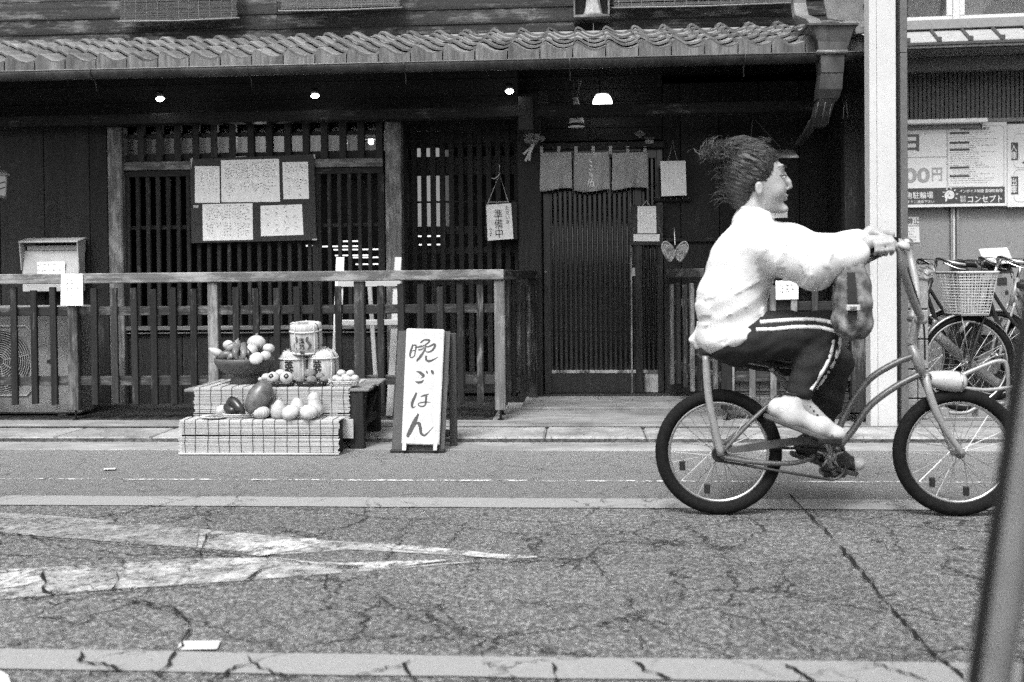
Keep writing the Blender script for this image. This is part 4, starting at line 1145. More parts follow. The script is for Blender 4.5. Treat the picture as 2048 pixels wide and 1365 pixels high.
box('base_rail', SP(781, 906).x, SP(890, 906).x, 5.855, 5.885, 0, .018, M['black'], ss)
M['signwood'] = wood('pale_weathered_signboard', .4, .62, 'Z', .75, .25, .22, .42, .4, 40)
th = .034
cs = ((813, 657), (889, 659), (878.5, 891), (803, 889))
MB().rings([[SP(*p, .003) for p in cs], [SP(*p, th) for p in cs]]).build('carved_board', M['signwood'], ss, bevel=.005, seg=2)
for px in (806, 868):
    a, c = SP(px, 889, th), SP(px + 8, 900, th)
    MB().rings([[SP(*p, .002) for p in ((px - 1, 884), (px + 7, 884), (px + 6, 902), (px - 2, 902))], [SP(*p, .05) for p in ((px - 1, 884), (px + 7, 884), (px + 6, 902), (px - 2, 902))]]).build('peg', M['paleZ'], ss, bevel=.003)
def sg(x, y): return SP(760 + x / 4.875, 640 + y / 4.875, th + .0006)
ban = [[(322, 240, 10), (305, 290, 15), (293, 340, 14), (298, 374, 5)], [(318, 250, 8), (350, 252, 13), (346, 300, 10), (336, 352, 9)], [(308, 304, 6), (340, 298, 7)], [(294, 370, 8), (318, 366, 9), (340, 350, 5)],
       [(440, 190, 6), (418, 205, 12), (392, 226, 6)], [(404, 216, 5), (440, 196, 10), (482, 200, 13), (470, 224, 11), (434, 250, 7)], [(350, 270, 6), (388, 262, 12), (412, 256, 10), (430, 250, 7)], [(372, 292, 9), (402, 290, 9), (432, 268, 6)], [(432, 252, 8), (470, 262, 9), (528, 238, 14), (534, 262, 15), (500, 305, 12), (452, 312, 7), (440, 285, 6)], [(448, 266, 8), (420, 320, 13), (385, 370, 17), (356, 402, 8)], [(452, 350, 10), (450, 385, 15), (476, 404, 14), (520, 388, 9), (567, 362, 2)]]
go = [[(354, 503, 5), (392, 516, 18), (424, 546, 20), (412, 562, 10), (398, 574, 2)], [(345, 602, 5), (380, 612, 18), (408, 604, 16), (428, 584, 2)], [(450, 497, 5), (458, 512, 13), (464, 526, 7)], [(496, 492, 6), (510, 508, 20), (520, 532, 9)]]
ha = [[(356, 710, 13), (335, 760, 20), (314, 812, 20), (318, 855, 14), (348, 844, 2)], [(394, 750, 5), (432, 738, 13), (476, 724, 6)], [(452, 730, 14), (448, 780, 15), (440, 830, 13), (410, 846, 10), (374, 832, 8), (384, 812, 7), (440, 802, 9), (492, 806, 4)]]
n_ = [[(376, 916, 12), (340, 990, 30), (300, 1075, 30), (270, 1134, 24), (266, 1138, 4)], [(330, 1050, 4), (352, 1014, 13), (380, 1012, 22), (394, 1060, 22), (400, 1105, 18), (430, 1128, 14), (460, 1108, 10), (520, 1044, 2)]]
M['carve'] = flat('ink_in_carving', .05, .6)
for nm, st in (('carved_lettering', ban), ('carved_lettering', go), ('carved_lettering', ha), ('carved_lettering', n_)):
    brush(nm, st, sg, M['carve'], ss, nn, wscale=6.2 / 2100 / 4.875 * 1.35, kind='stuff')

# --- hanging "in preparation" sign
Yh_ = 7.93
hs = thing('hanging_sign', 'small white hanging sign with brushed characters beside the door lattice', 'sign', P(1000, 480, Yh_))
q = Q([(972, 410), (1022, 407), (1027, 478), (975.5, 482)], Yh_)
MB().rings([q, [p + Vector((0, .012, 0)) for p in q]]).build('sign_board', M['paper'], hs, bevel=.001)
f = quad_place(q, .0016); e = quad_place(q, 0)
uu = (e(1, 0) - e(0, 0)).normalized(); vv = (e(0, 0) - e(0, 1)).normalized()
text_mesh('lettering', '準備中', .056, f(.46, .55), M['ink'], hs, uu, vv, True, (.062, .215))
text_mesh('lettering', 'ただいま', .04, f(.83, .32), M['ink'], hs, uu, vv, True, (.03, .135))
text_mesh('lettering', 'です', .03, f(.13, .78), M['ink'], hs, uu, vv, True, (.026, .06))
top = P(999, 349, Yh_ + .01)
b = MB(); b.tube([P(975, 409, Yh_ - .002), top, P(1017, 406, Yh_ - .002)], .0028, 5); b.tube([top, P(999, 330, Yh_ + .1)], .0022, 5); b.tube([P(976, 405, Yh_ - .003), P(1016, 404, Yh_ - .003)], .0022, 5); b.tube([top, P(990, 358, Yh_), P(983, 357, Yh_)], .003, 5)
b.build('cord', M['string'], hs, fix=False)
box('backing_frame', P(970, 410, Yh_).x, P(1034, 410, Yh_).x, Yh_ + .016, Yh_ + .03, Z(480, Yh_, 1000), Z(404, Yh_, 1000), M['darkZ'], hs)

# --- framed notice on the door's right panel, paper notice, peg rail
Yk_ = YD - .06
fn = thing('framed_notice', 'narrow white notice in a black frame on the right of the door', 'notice', P(1293, 490, Yk_))
q = Q([(1262, 411), (1327, 411), (1327, 491), (1262, 491)], Yk_); MB().rings([q, [p + Vector((0, .015, 0)) for p in q]]).build('frame', M['board'], fn, bevel=.003)
q = Q([(1275, 413), (1312, 413), (1313, 467), (1275, 467)], Yk_ - .002); o = sheet_part('paper', q, M['paper'], fn); scribble(q, 5, o, stroke=.0012, seed=21)
q = Q([(1267, 469), (1319, 469), (1319, 483), (1267, 483)], Yk_ - .002); o = sheet_part('paper', q, M['paper'], fn); scribble(q, 2, o, rows=True, stroke=.0012, seed=22)
MB().tube([P(1285, 412, Yk_), P(1293, 402, Yk_), P(1300, 412, Yk_)], .003, 5).build('cord', M['string'], fn, fix=False)
b = MB()
for i in range(4): b.ribbon([P(1264 + 2 * i, 470 - 9 * i, Yk_ - .0012), P(1270 + i, 455 - 8 * i, Yk_ - .0012), P(1266 + i, 447 - 6 * i, Yk_ - .0012)], [.004, .008, .002], (0, -1, 0)); b.ribbon([P(1324 - 2 * i, 470 - 9 * i, Yk_ - .0012), P(1318 - i, 455 - 8 * i, Yk_ - .0012), P(1322 - i, 447 - 6 * i, Yk_ - .0012)], [.004, .008, .002], (0, -1, 0))
b.build('frame_ornament', M['inkgrey'], fn, fix=False, kind='stuff')
Yn_ = 7.95
pn_ = thing('paper_notice', 'white paper notice hanging on cords to the right of the curtain', 'notice', P(1348, 392, Yn_))
q = Q([(1320.5, 323), (1371, 322), (1373, 391), (1323, 393)], Yn_); o = sheet_part('paper', q, M['paper'], pn_, .003); scribble(q, 5, o, M['ink'], size=.35, dens=.6, stroke=.0016, off=.0045, seed=31)
MB().tube([P(1335, 326, Yn_ - .004), P(1342, 300, Yn_), P(1346, 280, Yn_ + .05), P(1350, 305, Yn_), P(1356, 326, Yn_ - .004)], .0024, 5).build('cord', M['threadpale'], pn_, fix=False)
pr_ = thing('peg_rail', 'thin dark rail with small pegs below the hanging paper notice', 'peg rail', P(1350, 402, YD - .03))
box('rail', X(1312, YD - .03), X(1384, YD - .03), YD - .03, YD - .008, Z(404, YD, 1350), Z(397, YD, 1350), M['darkX'], pr_)
for i in range(6):
    p = P(1317 + 12 * i, 399.5, YD - .032); MB().tube([p, p + Vector((0, -.03, .006))], .004, 8).build('peg', M['metal'], pr_, 'all')
ed = MB()
# --- straw sandals
Ys_ = 6.9
M['strawmat'] = rough_mat('woven_straw', .06, .26, 110, .9, .9, .1, stretch=(1, 1, .4), dist=.01)
ws = thing('straw_sandals', 'pair of woven straw sandals hanging above the right railing', 'straw sandals', P(1350, 526, Ys_))
for cx_, sg_ in ((1338, -1), (1362, 1)):
    pts = [P(cx_ + sg_ * x, y, Ys_ - .01 * (1 if sg_ < 0 else 0)) for x, y in ((-2, 524), (-9, 516), (-11, 506), (-6, 494), (4, 485), (11, 486), (14, 496), (10, 508), (2, 520))]
    n0 = Vector((0, .014, 0)); q = smooth_path([tuple(p) for p in pts + [pts[0]]], 4)[:-1]
    MB().prism(q, n0).build('sole', M['strawmat'], ws, bevel=.004)
    MB().tube(q + [q[0]], .006, 8).build('rim', M['strawmat'], ws, 'all')
    MB().tube(smooth_path([tuple(P(cx_ + sg_ * x, y, Ys_ - .028)) for x, y in ((-6, 498), (2, 492), (6, 505), (0, 520))], 5), .005, 8).build('strap', M['strawmat'], ws, 'all')
MB().tube([P(1350, 490, Ys_), P(1349, 470, Ys_ + .2), P(1348, 455, YD - .01)], .002, 5).build('cord', M['string'], ws, fix=False)

# --- curtain (noren) over the door
Yc_ = 7.96
nr = thing('shop_curtain', 'short split grey cloth curtain with white brushed characters above the door', 'curtain', P(1190, 380, Yc_))
M['cloth'] = rough_mat('grey_hemp_cloth', .26, .38, 200, .9, .5, .1, big=(9, .15))
MB().tube([P(1070, 303, Yc_), P(1300, 296, Yc_)], .009, 10).build('rod', M['darkX'], nr, 'all')
def cloth(p0, p1, seed, hem):
    rg = random.Random(seed); n, m_ = 26, 14; b = MB(); ph = rg.uniform(0, 6)
    ytop = 307
    for j in range(m_ + 1):
        for i in range(n + 1):
            u, v = i / n, j / m_
            px = p0 + (p1 - p0) * u + (u - .5) * 2 * 1.5 * v; py = ytop - 2 * u + (hem - ytop) * v + 2.5 * v * sin(u * 5 + ph)
            d = .016 * v * sin(u * 9 + ph) + .007 * v * sin(u * 23 + ph * 2 + v * 2) + .012 * v * v * sin(u * 4 - v * 5 + ph)
            b.v.append(P(px, py, Yc_) + Vector((0, d - .012, 0)))
    for j in range(m_):
        for i in range(n):
            a = j * (n + 1) + i; b.f.append((a, a + 1, a + n + 2, a + n + 1))
    o = b.build('curtain_panel', M['cloth'], nr, 'all', fix=False)
    so_ = o.modifiers.new('thick', 'SOLIDIFY'); so_.thickness = .0025
    return o
pan = [cloth(1081, 1143, 1, 381), cloth(1149, 1218, 2, 383), cloth(1225, 1295, 3, 379)]
for i in range(7):
    x = 1083 + i * 34.5
    b = MB(); b.ribbon([P(x, 309, Yc_ - .012), P(x, 300, Yc_ - .013), P(x, 293, Yc_)], [.024] * 3, (0, -1, 0)); b.build('loop', M['cloth'], nr, fix=False)
M['whitedye'] = flat('white_dye', .85, .9, .1)
def nc(x, y): return P(1000 + x / 3.5, 130 + y / 3.5, Yc_ - .034)
brush('lettering', [[(622, 668, 4), (635, 676, 10), (645, 688, 4)], [(626, 700, 4), (640, 708, 8), (646, 718, 3)], [(624, 728, 5), (634, 740, 7)], [(642, 726, 5), (648, 738, 5)], [(622, 752, 5), (632, 766, 9), (628, 776, 4)], [(640, 760, 4), (646, 776, 7), (634, 784, 4)], [(630, 795, 4), (622, 815, 7), (614, 852, 3)], [(648, 790, 4), (640, 812, 6), (628, 830, 3)], [(632, 822, 5), (632, 852, 6)], [(634, 822, 5), (654, 820, 6), (654, 852, 6)], [(636, 838, 4), (650, 836, 4)], [(634, 852, 5), (654, 850, 5)]], nc, M['whitedye'], nr, (0, -1, 0), wscale=7.96 / 2100 / 3.5, kind='stuff')

# --- small things near the lintel
dp = thing('diamond_plaque', 'small pale diamond-shaped plaque above the right end of the curtain', 'plaque', P(1280, 276, 8.03))
q = Q([(1280, 259), (1291, 268), (1280, 277), (1269, 268)], 8.03); MB().rings([q, [p + Vector((0, .01, 0)) for p in q]]).build('plate', flat('dull_plaque', .16, .7), dp, bevel=.002)
q = Q([(1280, 262), (1287.5, 268), (1280, 274), (1272.5, 268)], 8.028); MB().rings([q, [p + Vector((0, .002, 0)) for p in q]]).build('raised_field', flat('plaque_field', .1, .7), dp)
sp = thing('name_plate', 'small pale rectangular plate right of the diamond plaque', 'plate', P(1299, 287, 8.03))
q = Q([(1289, 275), (1309, 275), (1309, 278), (1289, 278)], 8.02); MB().rings([q, [p + Vector((0, .01, 0)) for p in q]]).build('top_ledge', M['inkgrey'], sp)
q = Q([(1290, 280), (1307, 280), (1307, 287), (1290, 287)], 8.03); o = MB().rings([q, [p + Vector((0, .006, 0)) for p in q]]).build('plate', flat('grey_plate', .3, .7), sp); scribble(q, 2, o, M['ink'], rows=True, stroke=.0012, off=.001, seed=44)
# dried flower bunch on the post
bq = thing('dried_bouquet', 'dried flower bunch tied with pale ribbon on the post left of the curtain', 'dried flowers', P(1060, 320, 7.94))
b = MB()
for k in range(30):
    a = P(1064 + R(-4, 4), 290 + R(-3, 3), 7.94); e_ = P(1066 + R(-22, 22), 274 + R(-9, 14), 7.94 + R(-.04, .02)); mid = a.lerp(e_, .5) + Vector((0, -.01, .01))
    b.ribbon([a, mid, e_], [.003, R(.009, .016), .001], (R(-.4, .4), -1, R(-.4, .4)))
b.build('leaves', M['dryleaf'], bq, fix=False, kind='stuff')
for k, (x, y) in enumerate(((1062, 270), (1075, 273), (1085, 278), (1054, 281))):
    b = MB(); c_ = P(x, y, 7.91)
    for j in range(9):
        a = 2 * pi * j / 9; b.ribbon([c_, c_ + Vector((.022 * cos(a), -.008, .022 * sin(a)))], [.003, .009], (0, -1, 0))
    b.build('flower', M['dryleaf'], bq, fix=False, kind='stuff')
M['ribbon'] = flat('pale_ribbon', .5, .7)
for pts in (((1066, 292), (1058, 305), (1051, 323)), ((1067, 292), (1061, 306), (1058, 322)), ((1064, 293), (1056, 300), (1047, 309))):
    MB().ribbon([P(x, y, 7.92) for x, y in pts], [.006, .014, .018], (0, -1, .1)).build('ribbon', M['ribbon'], bq, fix=False)
MB().lathe([(.001, -.012), (.014, -.008), (.014, .008), (.001, .012)], P(1066, 291, 7.925), 12).build('knot', M['ribbon'], bq, 'all')
# hanging charm: straw bundle with a paper skirt, behind the beam
Yt_ = 7.75
hc = thing('hanging_charm', 'straw bundle with a white paper skirt hanging behind the beam over the curtain', 'charm', P(1153, 256, Yt_))
b = MB()
for k in range(36):
    b.tube([P(1151 + R(-3, 3), 198, Yt_ + R(-.01, .01)), P(1155 + R(-9, 9), 160 + R(-3, 8), Yt_ + R(-.02, .02))], [.0022, .0014], 4)
b.build('straw', M['strawmat'], hc, fix=False, kind='stuff')
MB().lathe([(.001, 0), (.016, .002), (.018, .01), (.016, .018), (.001, .02)], P(1151, 200, Yt_), 14).build('tie', M['rope'], hc, 'all')
a, c_ = P(1153, 255, Yt_), P(1151, 198, Yt_)
MB().lathe([(.06, 0), (.052, .05), (.036, .11), (.016, .2)], (a.x, Yt_, a.z), 20, None, lambda t_, h: 1 + .07 * sin(9 * t_)).build('paper_skirt', M['paper'], hc, 'all')
MB().lathe([(.0615, .006), (.0588, .026)], (a.x, Yt_, a.z), 20, None, lambda t_, h: 1 + .07 * sin(9 * t_)).build('dark_band', M['ink'], hc, 'all')
for dx, hh in ((-.014, .05), (0, .07), (.013, .05)):
    MB().ribbon([(a.x + dx, Yt_ - .058, a.z + .045), (a.x + dx, Yt_ - .052, a.z + .045 + hh * .5)], [.005, .004], (0, -1, 0)).build('brush_mark', M['ink'], hc, fix=False)
# niche with the small roof guardian
Yg = 8.05
ng = thing('guardian_niche', 'small open wooden niche with a robed figurine on the wall above the eave', 'niche', P(1183, 32, Yg))
x0, x1 = X(1147, Yg, 15), X(1219, Yg, 15); z0 = Z(33, Yg, 1183); z1 = z0 + .33
for a in ((x0, x1, z0 - .02, z0), (x0, x1, z1, z1 + .02)): box('niche_board', a[0], a[1], Yg - .06, YW - .002, a[2], a[3], M['pillarX'], ng)
for a in ((x0, x0 + .014), (x1 - .014, x1)): box('niche_side', a[0], a[1], Yg - .055, YW - .002, z0 + .001, z1 - .001, M['pillarZ'], ng)
box('niche_back', x0 + .015, x1 - .015, YW - .02, YW - .004, z0 + .001, z1 - .001, M['black'], ng)
xm = X(1186, Yg, 15)
M['clay'] = rough_mat('grey_clay_figurine', .25, .45, 60, .8, .5, .2)
MB().lathe([(.001, .002), (.075, .002), (.07, .03), (.056, .08), (.05, .13), (.06, .18), (.055, .22), (.022, .245), (.026, .27), (.022, .3), (.001, .315)], (xm, YW - .1, z0), 30, None, lambda t_, h: 1 + .12 * sin(7 * t_ + h * 14)).build('figurine', M['clay'], ng, 'all')

# --- lamps
M['bulb'] = glow('lamp_glow', 10); M['domeglow'] = glow('opal_glow', 3.2)
for px, py, lab in ((320, 198, 'lit downlight under the eave, leftmost of the three small ones'), (630, 192, 'lit downlight under the eave, middle one, above the notice board'), (1019, 183, 'lit downlight under the eave, the one nearest the dome lamp')):
    p = P(px, py, 7.41)
    t = thing('downlight', lab, 'downlight', p, 'small downlights under the eave')
    rot = Matrix.Rotation(radians(18), 3, 'X')
    MB().lathe([(.001, -.02), (.018, -.014), (.029, -.004), (.029, .003), (.018, .012), (.001, .014)], p, 20, rot).build('bulb', M['bulb'], t, 'all')
    MB().lathe([(.001, .013), (.024, .013), (.026, .05), (.001, .052)], p + Vector((0, 0, .004)), 20, rot).build('housing', M['black'], t, 'all')
Yd_ = 7.85
t = thing('dome_lamp', 'lit white dome ceiling lamp behind the beam above the curtain', 'ceiling lamp', P(1205, 190, Yd_))
p = P(1205, 210, Yd_)
MB().lathe([(.001, -.004), (.068, -.004), (.072, .004), (.07, .03), (.058, .058), (.04, .072)], p, 28).build('shade', M['domeglow'], t, 'all')
MB().lathe([(.04, .0725), (.05, .074), (.05, .084), (.001, .086)], p, 24).build('cap', M['steelwhite'], t, 'all')
MB().tube([p + Vector((-.02, 0, .087)), p + Vector((-.02, 0, .3))], .006, 8).build('stem', M['black'], t)
# dull lantern bracket beside it
t = thing('bell', 'dull dark bell-shaped fitting hanging behind the beam left of the charm', 'bell', P(1086, 208, 7.8))
MB().lathe([(.001, 0), (.046, 0), (.047, .006), (.034, .02), (.032, .085), (.022, .1), (.001, .104)], P(1086, 208, 7.8), 24).build('shell', flat('dull_bronze', .09, .5, .5, .5), t, 'all')
MB().tube([P(1086, 180, 7.8), P(1086, 150, 7.8)], .004, 6).build('cord', M['black'], t)

# inside the house: pendant lamp, dim wall behind the transom, added glow panels, lit louvre slits
t = thing('pendant_lamp', 'lit pendant lamp with a flat saucer shade seen through the transom', 'pendant lamp', P(742, 270, 8.15))
p = P(742, 284, 8.15)
MB().lathe([(.001, -.022), (.018, -.016), (.022, 0), (.014, .014)], p, 18).build('bulb', M['bulb'], t, 'all')
MB().lathe([(.014, .016), (.05, .02), (.1, .012), (.102, .016), (.05, .03), (.012, .036)], p, 28).build('shade', M['steelwhite'], t, 'all')
MB().tube([p + Vector((0, 0, .036)), p + Vector((0, 0, .25))], .004, 6).build('cord', M['black'], t)
pl_ = bpy.data.lights.new('transom_fill_light', 'POINT'); pl_.energy = 4.5; pl_.shadow_soft_size = .05
add('transom_fill_light', pl_, Matrix.Translation(p + Vector((-.85, -.12, .02))), t)  # added light, well left of the pendant, brightens the wall behind the transom
M['plaster'] = rough_mat('dim_plaster', .5, .6, 10, .9, .1, .1)
rm = add('inner_wall', None, Matrix.Translation((X(500, 8.6), 8.6, 2)), house)
box('plaster_panel', X(250, 8.6, 280), X(790, 8.6, 280), 8.6, 8.63, Z(306, 8.6, 500), zbeam1 - .01, M['plaster'], rm, 0)
M['panelglow'] = glow('interior_glow', .13, .5); M['paneldim'] = glow('dim_interior_glow', .03, .3)  # glow put into these panels stands for the lit wall inside
t = thing('glow_panel', 'softly glowing panel added for the lit room inside, seen between the bars of the dark lattice', 'glowing panel', P(860, 460, 8.5))
box('glow_sheet', X(832, 8.5, 350), X(888, 8.5, 350), 8.5, 8.505, Z(456, 8.5, 860), Z(252, 8.5, 860), M['panelglow'], t, 0)
box('glow_sheet', X(889, 8.5, 350), X(950, 8.5, 350), 8.52, 8.525, Z(275, 8.5, 860), Z(252, 8.5, 860), M['paneldim'], t, 0)
box('glow_sheet', X(889, 8.5, 350), X(908, 8.5, 350), 8.53, 8.535, Z(456, 8.5, 860), Z(300, 8.5, 860), M['paneldim'], t, 0)
M['slitglow'] = glow('daylight_slit', .8)
t = thing('louvre_window', 'bright louvre slits of a far window seen low through the lattice window', 'window', P(690, 535, 9.2))
for a, c_, y in ((686, 719, 483), (612, 636, 492), (640, 722, 493.5), (667, 757, 500), (670, 743, 511.5), (706, 762, 515.5), (711, 764, 529)):
    box('slit', X(a, 9.2, y), X(c_, 9.2, y), 9.2, 9.21, Z(y + 1.3, 9.2, a), Z(y - 1.3, 9.2, a), M['slitglow'], t, 0)
t = thing('louvre_window', 'bright louvre slits of a far window seen through the dark lattice screen', 'window', P(860, 510, 9.2))
for a, c_, y in ((834, 880, 473), (838, 880, 490), (873, 880, 503.5)):
    box('slit', X(a, 9.2, y), X(c_, 9.2, y), 9.2, 9.21, Z(y + 1.3, 9.2, a), Z(y - 1.3, 9.2, a), M['slitglow'], t, 0)

# hanging plank right of the notice (over the cyclist's head)
Yq_ = 7.3
t = thing('hanging_shelf', 'small dark tray hanging on thin wires above the right railing', 'hanging tray', P(1575, 318, Yq_))
q = [P(1545, 303, Yq_ + .05), P(1587, 303, Yq_ + .05), P(1598, 317, Yq_ - .12), P(1540, 317, Yq_ - .12)]
MB().rings([q, [p + Vector((0, 0, .012)) for p in q]]).build('tray', M['fenceX'], t, bevel=.003)
MB().tube([P(1510, 240, Yq_), P(1556, 290, Yq_), P(1562, 300, Yq_), P(1566, 312, Yq_ - .08)], .0022, 5).build('wire', M['board'], t, fix=False)
MB().tube([P(1505, 240, Yq_ + .02), P(1500, 300, Yq_ + .02), P(1545, 306, Yq_ + .05)], .0022, 5).build('wire', M['board'], t, fix=False)
# white placards on the right railing and behind the rider's head
for pts, Y, lab, nm in ((((1551, 562), (1597, 561), (1597, 599), (1552, 600)), YF - .025, 'white handwritten placard fixed to the right railing', 'placard'), (((1540, 413), (1575, 412), (1575, 436), (1540, 437)), 7.6, 'small white card behind the cyclist\'s neck', 'card'), (((122, 548), (165, 548), (166, 612), (121, 612)), YF - .045, 'white handwritten plate fixed to the left railing in front of the mailbox', 'placard')):
    q = Q(pts, Y); t = thing(nm, lab, 'placard' if nm == 'placard' else 'card', q[3])
    MB().rings([q, [p + Vector((0, .006, 0)) for p in q]]).build('plate', M['paper'], t, bevel=.001)
    scribble(q, 3, t, M['inkgrey'] if pts[0][0] < 200 else M['ink'], u0=.15, u1=.85, v0=.2, v1=.85, size=.6, dens=.85, stroke=.0035, off=.001, seed=int(pts[0][0]))
    if nm == 'card':
        MB().tube([P(1550, 413, Y + .003), P(1556, 395, Y + .2), P(1562, 413, Y + .003)], .002, 5).build('cord', M['string'], t, fix=False)

# --- left end: lantern, mailbox, air conditioner, easel
Yl_ = 7.3
p = P(-6, 395, Yl_)
t = thing('hanging_lantern', 'small metal lantern with lit panes at the left edge of the view', 'lantern', p)
M['lanternglow'] = glow('lantern_pane', .1, .12)
MB().lathe([(.001, .24), (.02, .235), (.03, .2), (.1, .165), (.102, .155), (.085, .15)], p, 6).build('roof', M['metal'], t)
MB().lathe([(.07, -.01), (.074, .0), (.07, .01), (.001, .012)], p, 6).build('base', M['metal'], t)
MB().lathe([(.056, .012), (.066, .148)], p, 6).build('pane', M['lanternglow'], t)
for k in range(6):
    a = 2 * pi * k / 6; MB().tube([p + Vector((.062 * cos(a), .062 * sin(a), .0)), p + Vector((.074 * cos(a), .074 * sin(a), .155))], .007, 6).build('frame_bar', M['metal'], t)
b = MB()
for k in range(6):
    a = 2 * pi * (k + .5) / 6
    for hh in (.05, .09): b.tube([p + Vector((.06 * cos(a - .45), .06 * sin(a - .45), hh)), p + Vector((.063 * cos(a + .45), .063 * sin(a + .45), hh + .02))], .004, 5)
b.build('lattice', M['board'], t, fix=False, kind='stuff')
MB().tube([p + Vector((0, 0, .24)), p + Vector((0, 0, .75))], .005, 6).build('chain', M['black'], t)

Ym = 7.55
mb = thing('mailbox', 'white metal mailbox with a sloping hood and paper label, behind the left railing', 'mailbox', P(100, 584, Ym))
x0, x1 = X(44, Ym, 530), X(157, Ym, 530); z0, z1 = Z(584, Ym, 100), Z(483, Ym, 100)
b = MB().prism([(x0, Ym, z0), (x0, Ym, z0 + .14), (x0, Ym + .03, z1 - .07), (x0, YL - .005, z1 - .07), (x0, YL - .005, z0)], (x1 - x0, 0, 0)); b.build('body', M['steelwhite'], mb, bevel=.005)
b = MB().prism([(x0 - .012, Ym - .03, z1 - .012), (x0 - .012, Ym - .03, z1), (x0 - .012, YL - .004, z1 + .03), (x0 - .012, YL - .004, z1 + .018)], (x1 - x0 + .024, 0, 0)); b.build('hood', M['steelwhite'], mb, bevel=.003)
for xx in (x0 - .008, x1):
    MB().prism([(xx, Ym - .028, z1 - .014), (xx, Ym - .002, z0 + .16), (xx, YL - .01, z1 - .08), (xx, YL - .01, z1 + .014)], (.008, 0, 0)).build('hood_side', M['steelwhite'], mb, bevel=.002)
box('slot_flap', x0 + .02, x1 - .02, Ym + .035, Ym + .045, z1 - .068, z1 - .03, flat('shaded_flap', .35, .5), mb)
q = Q([(74, 524), (130, 523), (130, 548), (75, 549)], Ym - .004); o = sheet_part('label', q, M['paper'], mb, .001); scribble(q, 2, o, M['inkgrey'], rows=True, size=.5, stroke=.002, off=.002, seed=9)

Ya = 7.0
ac = thing('air_conditioner', 'pale air conditioner outdoor unit with a round fan grille behind the left railing', 'air conditioner', (X(60, Ya, 700), Ya + .15, .05))
x0, x1 = X(-135, Ya, 700), X(161, Ya, 700); z0, z1 = Z(828, Ya, 100), Z(612, Ya, 100)
M['acshell'] = rough_mat('shaded_enamel', .17, .26, 12, .5, .05, .4, big=(4, .2))  # darker copy of the white enamel, shade behind the slats put into its colour
box('casing', x0, x1, Ya, Ya + .2, z0, z1, M['acshell'], ac, .012)
xs_, zs_ = X(1, Ya, 725), Z(722, Ya, 1)
rr = .215
M['fandark'] = flat('fan_hollow', .05, .7)
MB().lathe([(.001, 0), (rr, 0), (rr, .004), (.001, .004)], (xs_, Ya - .0005, zs_), 48, Matrix.Rotation(pi / 2, 3, 'X')).build('fan_opening', M['fandark'], ac)
b = MB()
for k in range(13): b.torus((xs_, Ya - .012, zs_), .03 + k * .0152, .0022, 'Y', 48, 5)
for k in range(8):
    a = 2 * pi * k / 8 + .2; b.tube([(xs_ + .03 * cos(a), Ya - .01, zs_ + .03 * sin(a)), (xs_ + .212 * cos(a), Ya - .008, zs_ + .212 * sin(a))], .0024, 5)
b.build('fan_grille', M['steelwhite'], ac, fix=False, kind='stuff')
b = MB(); s_ = .222
b.tube([(xs_ + sx * s_, Ya - .006, zs_ + sz * s_ * 1.08) for sx, sz in ((-.85, 1), (.85, 1), (1, .85), (1, -.85), (.85, -1), (-.85, -1), (-1, -.85), (-1, .85), (-.85, 1))], .005, 6).build('grille_frame', M['steelwhite'], ac, 'all')
box('badge', X(94, Ya, 722), X(102, Ya, 722), Ya - .003, Ya + .002, Z(727, Ya, 98), Z(720, Ya, 98), M['board'], ac, 0)
for xx in (x0 + .12, x1 - .16): box('foot', xx, xx + .06, Ya - .02, Ya + .22, .05, z0 - .001, M['board'], ac)
box('seam', X(113, Ya, 800), X(114.5, Ya, 800), Ya - .0015, Ya + .002, z0 + .005, z1 - .01, flat('seam_shade', .2, .6), ac, 0)

Ye_ = 7.15
es = thing('easel', 'pale bare wooden easel standing behind the railing near the barrels', 'easel', (X(738, Ye_, 800), Ye_, .05))
for p0, p1, dx in ((681, 676, 17), (797, 790, 14)):
    a, c_ = P(p0, 515, Ye_ + .1), P(p1, 640, Ye_)
    d = (c_ - a) / (c_.z - a.z); e0 = a + d * (.052 - a.z)
    w_ = dx / 2100 * Ye_ / 2
    MB().rings([[p + Vector(o_) for o_ in ((-w_, -.012, 0), (w_, -.012, 0), (w_, .012, 0), (-w_, .012, 0))] for p in (a, e0)]).build('leg', M['paleZ'], es, bevel=.003)
b = MB()
for y0, y1, Y, m_ in ((560, 574, Ye_ + .035, 'paleX'), (640, 651, Ye_ - .03, 'paleX')):
    box('cross_bar', X(676, Y, 565), X(802, Y, 565), Y - .012, Y + .012, Z(y1, Y, 738), Z(y0, Y, 738), M[m_], es)
e0 = P(738, 520, Ye_ + .12)
MB().rings([[Vector((e0.x + a, y, z)) for a, y in ((-.015, y0), (.015, y0), (.015, y0 + .02), (-.015, y0 + .02))] for y0, z in ((Ye_ + .12, Z(566, Ye_ + .1, 738)), (Ye_ + .36, .052))]).build('back_leg', M['paleZ'], es, bevel=.003)
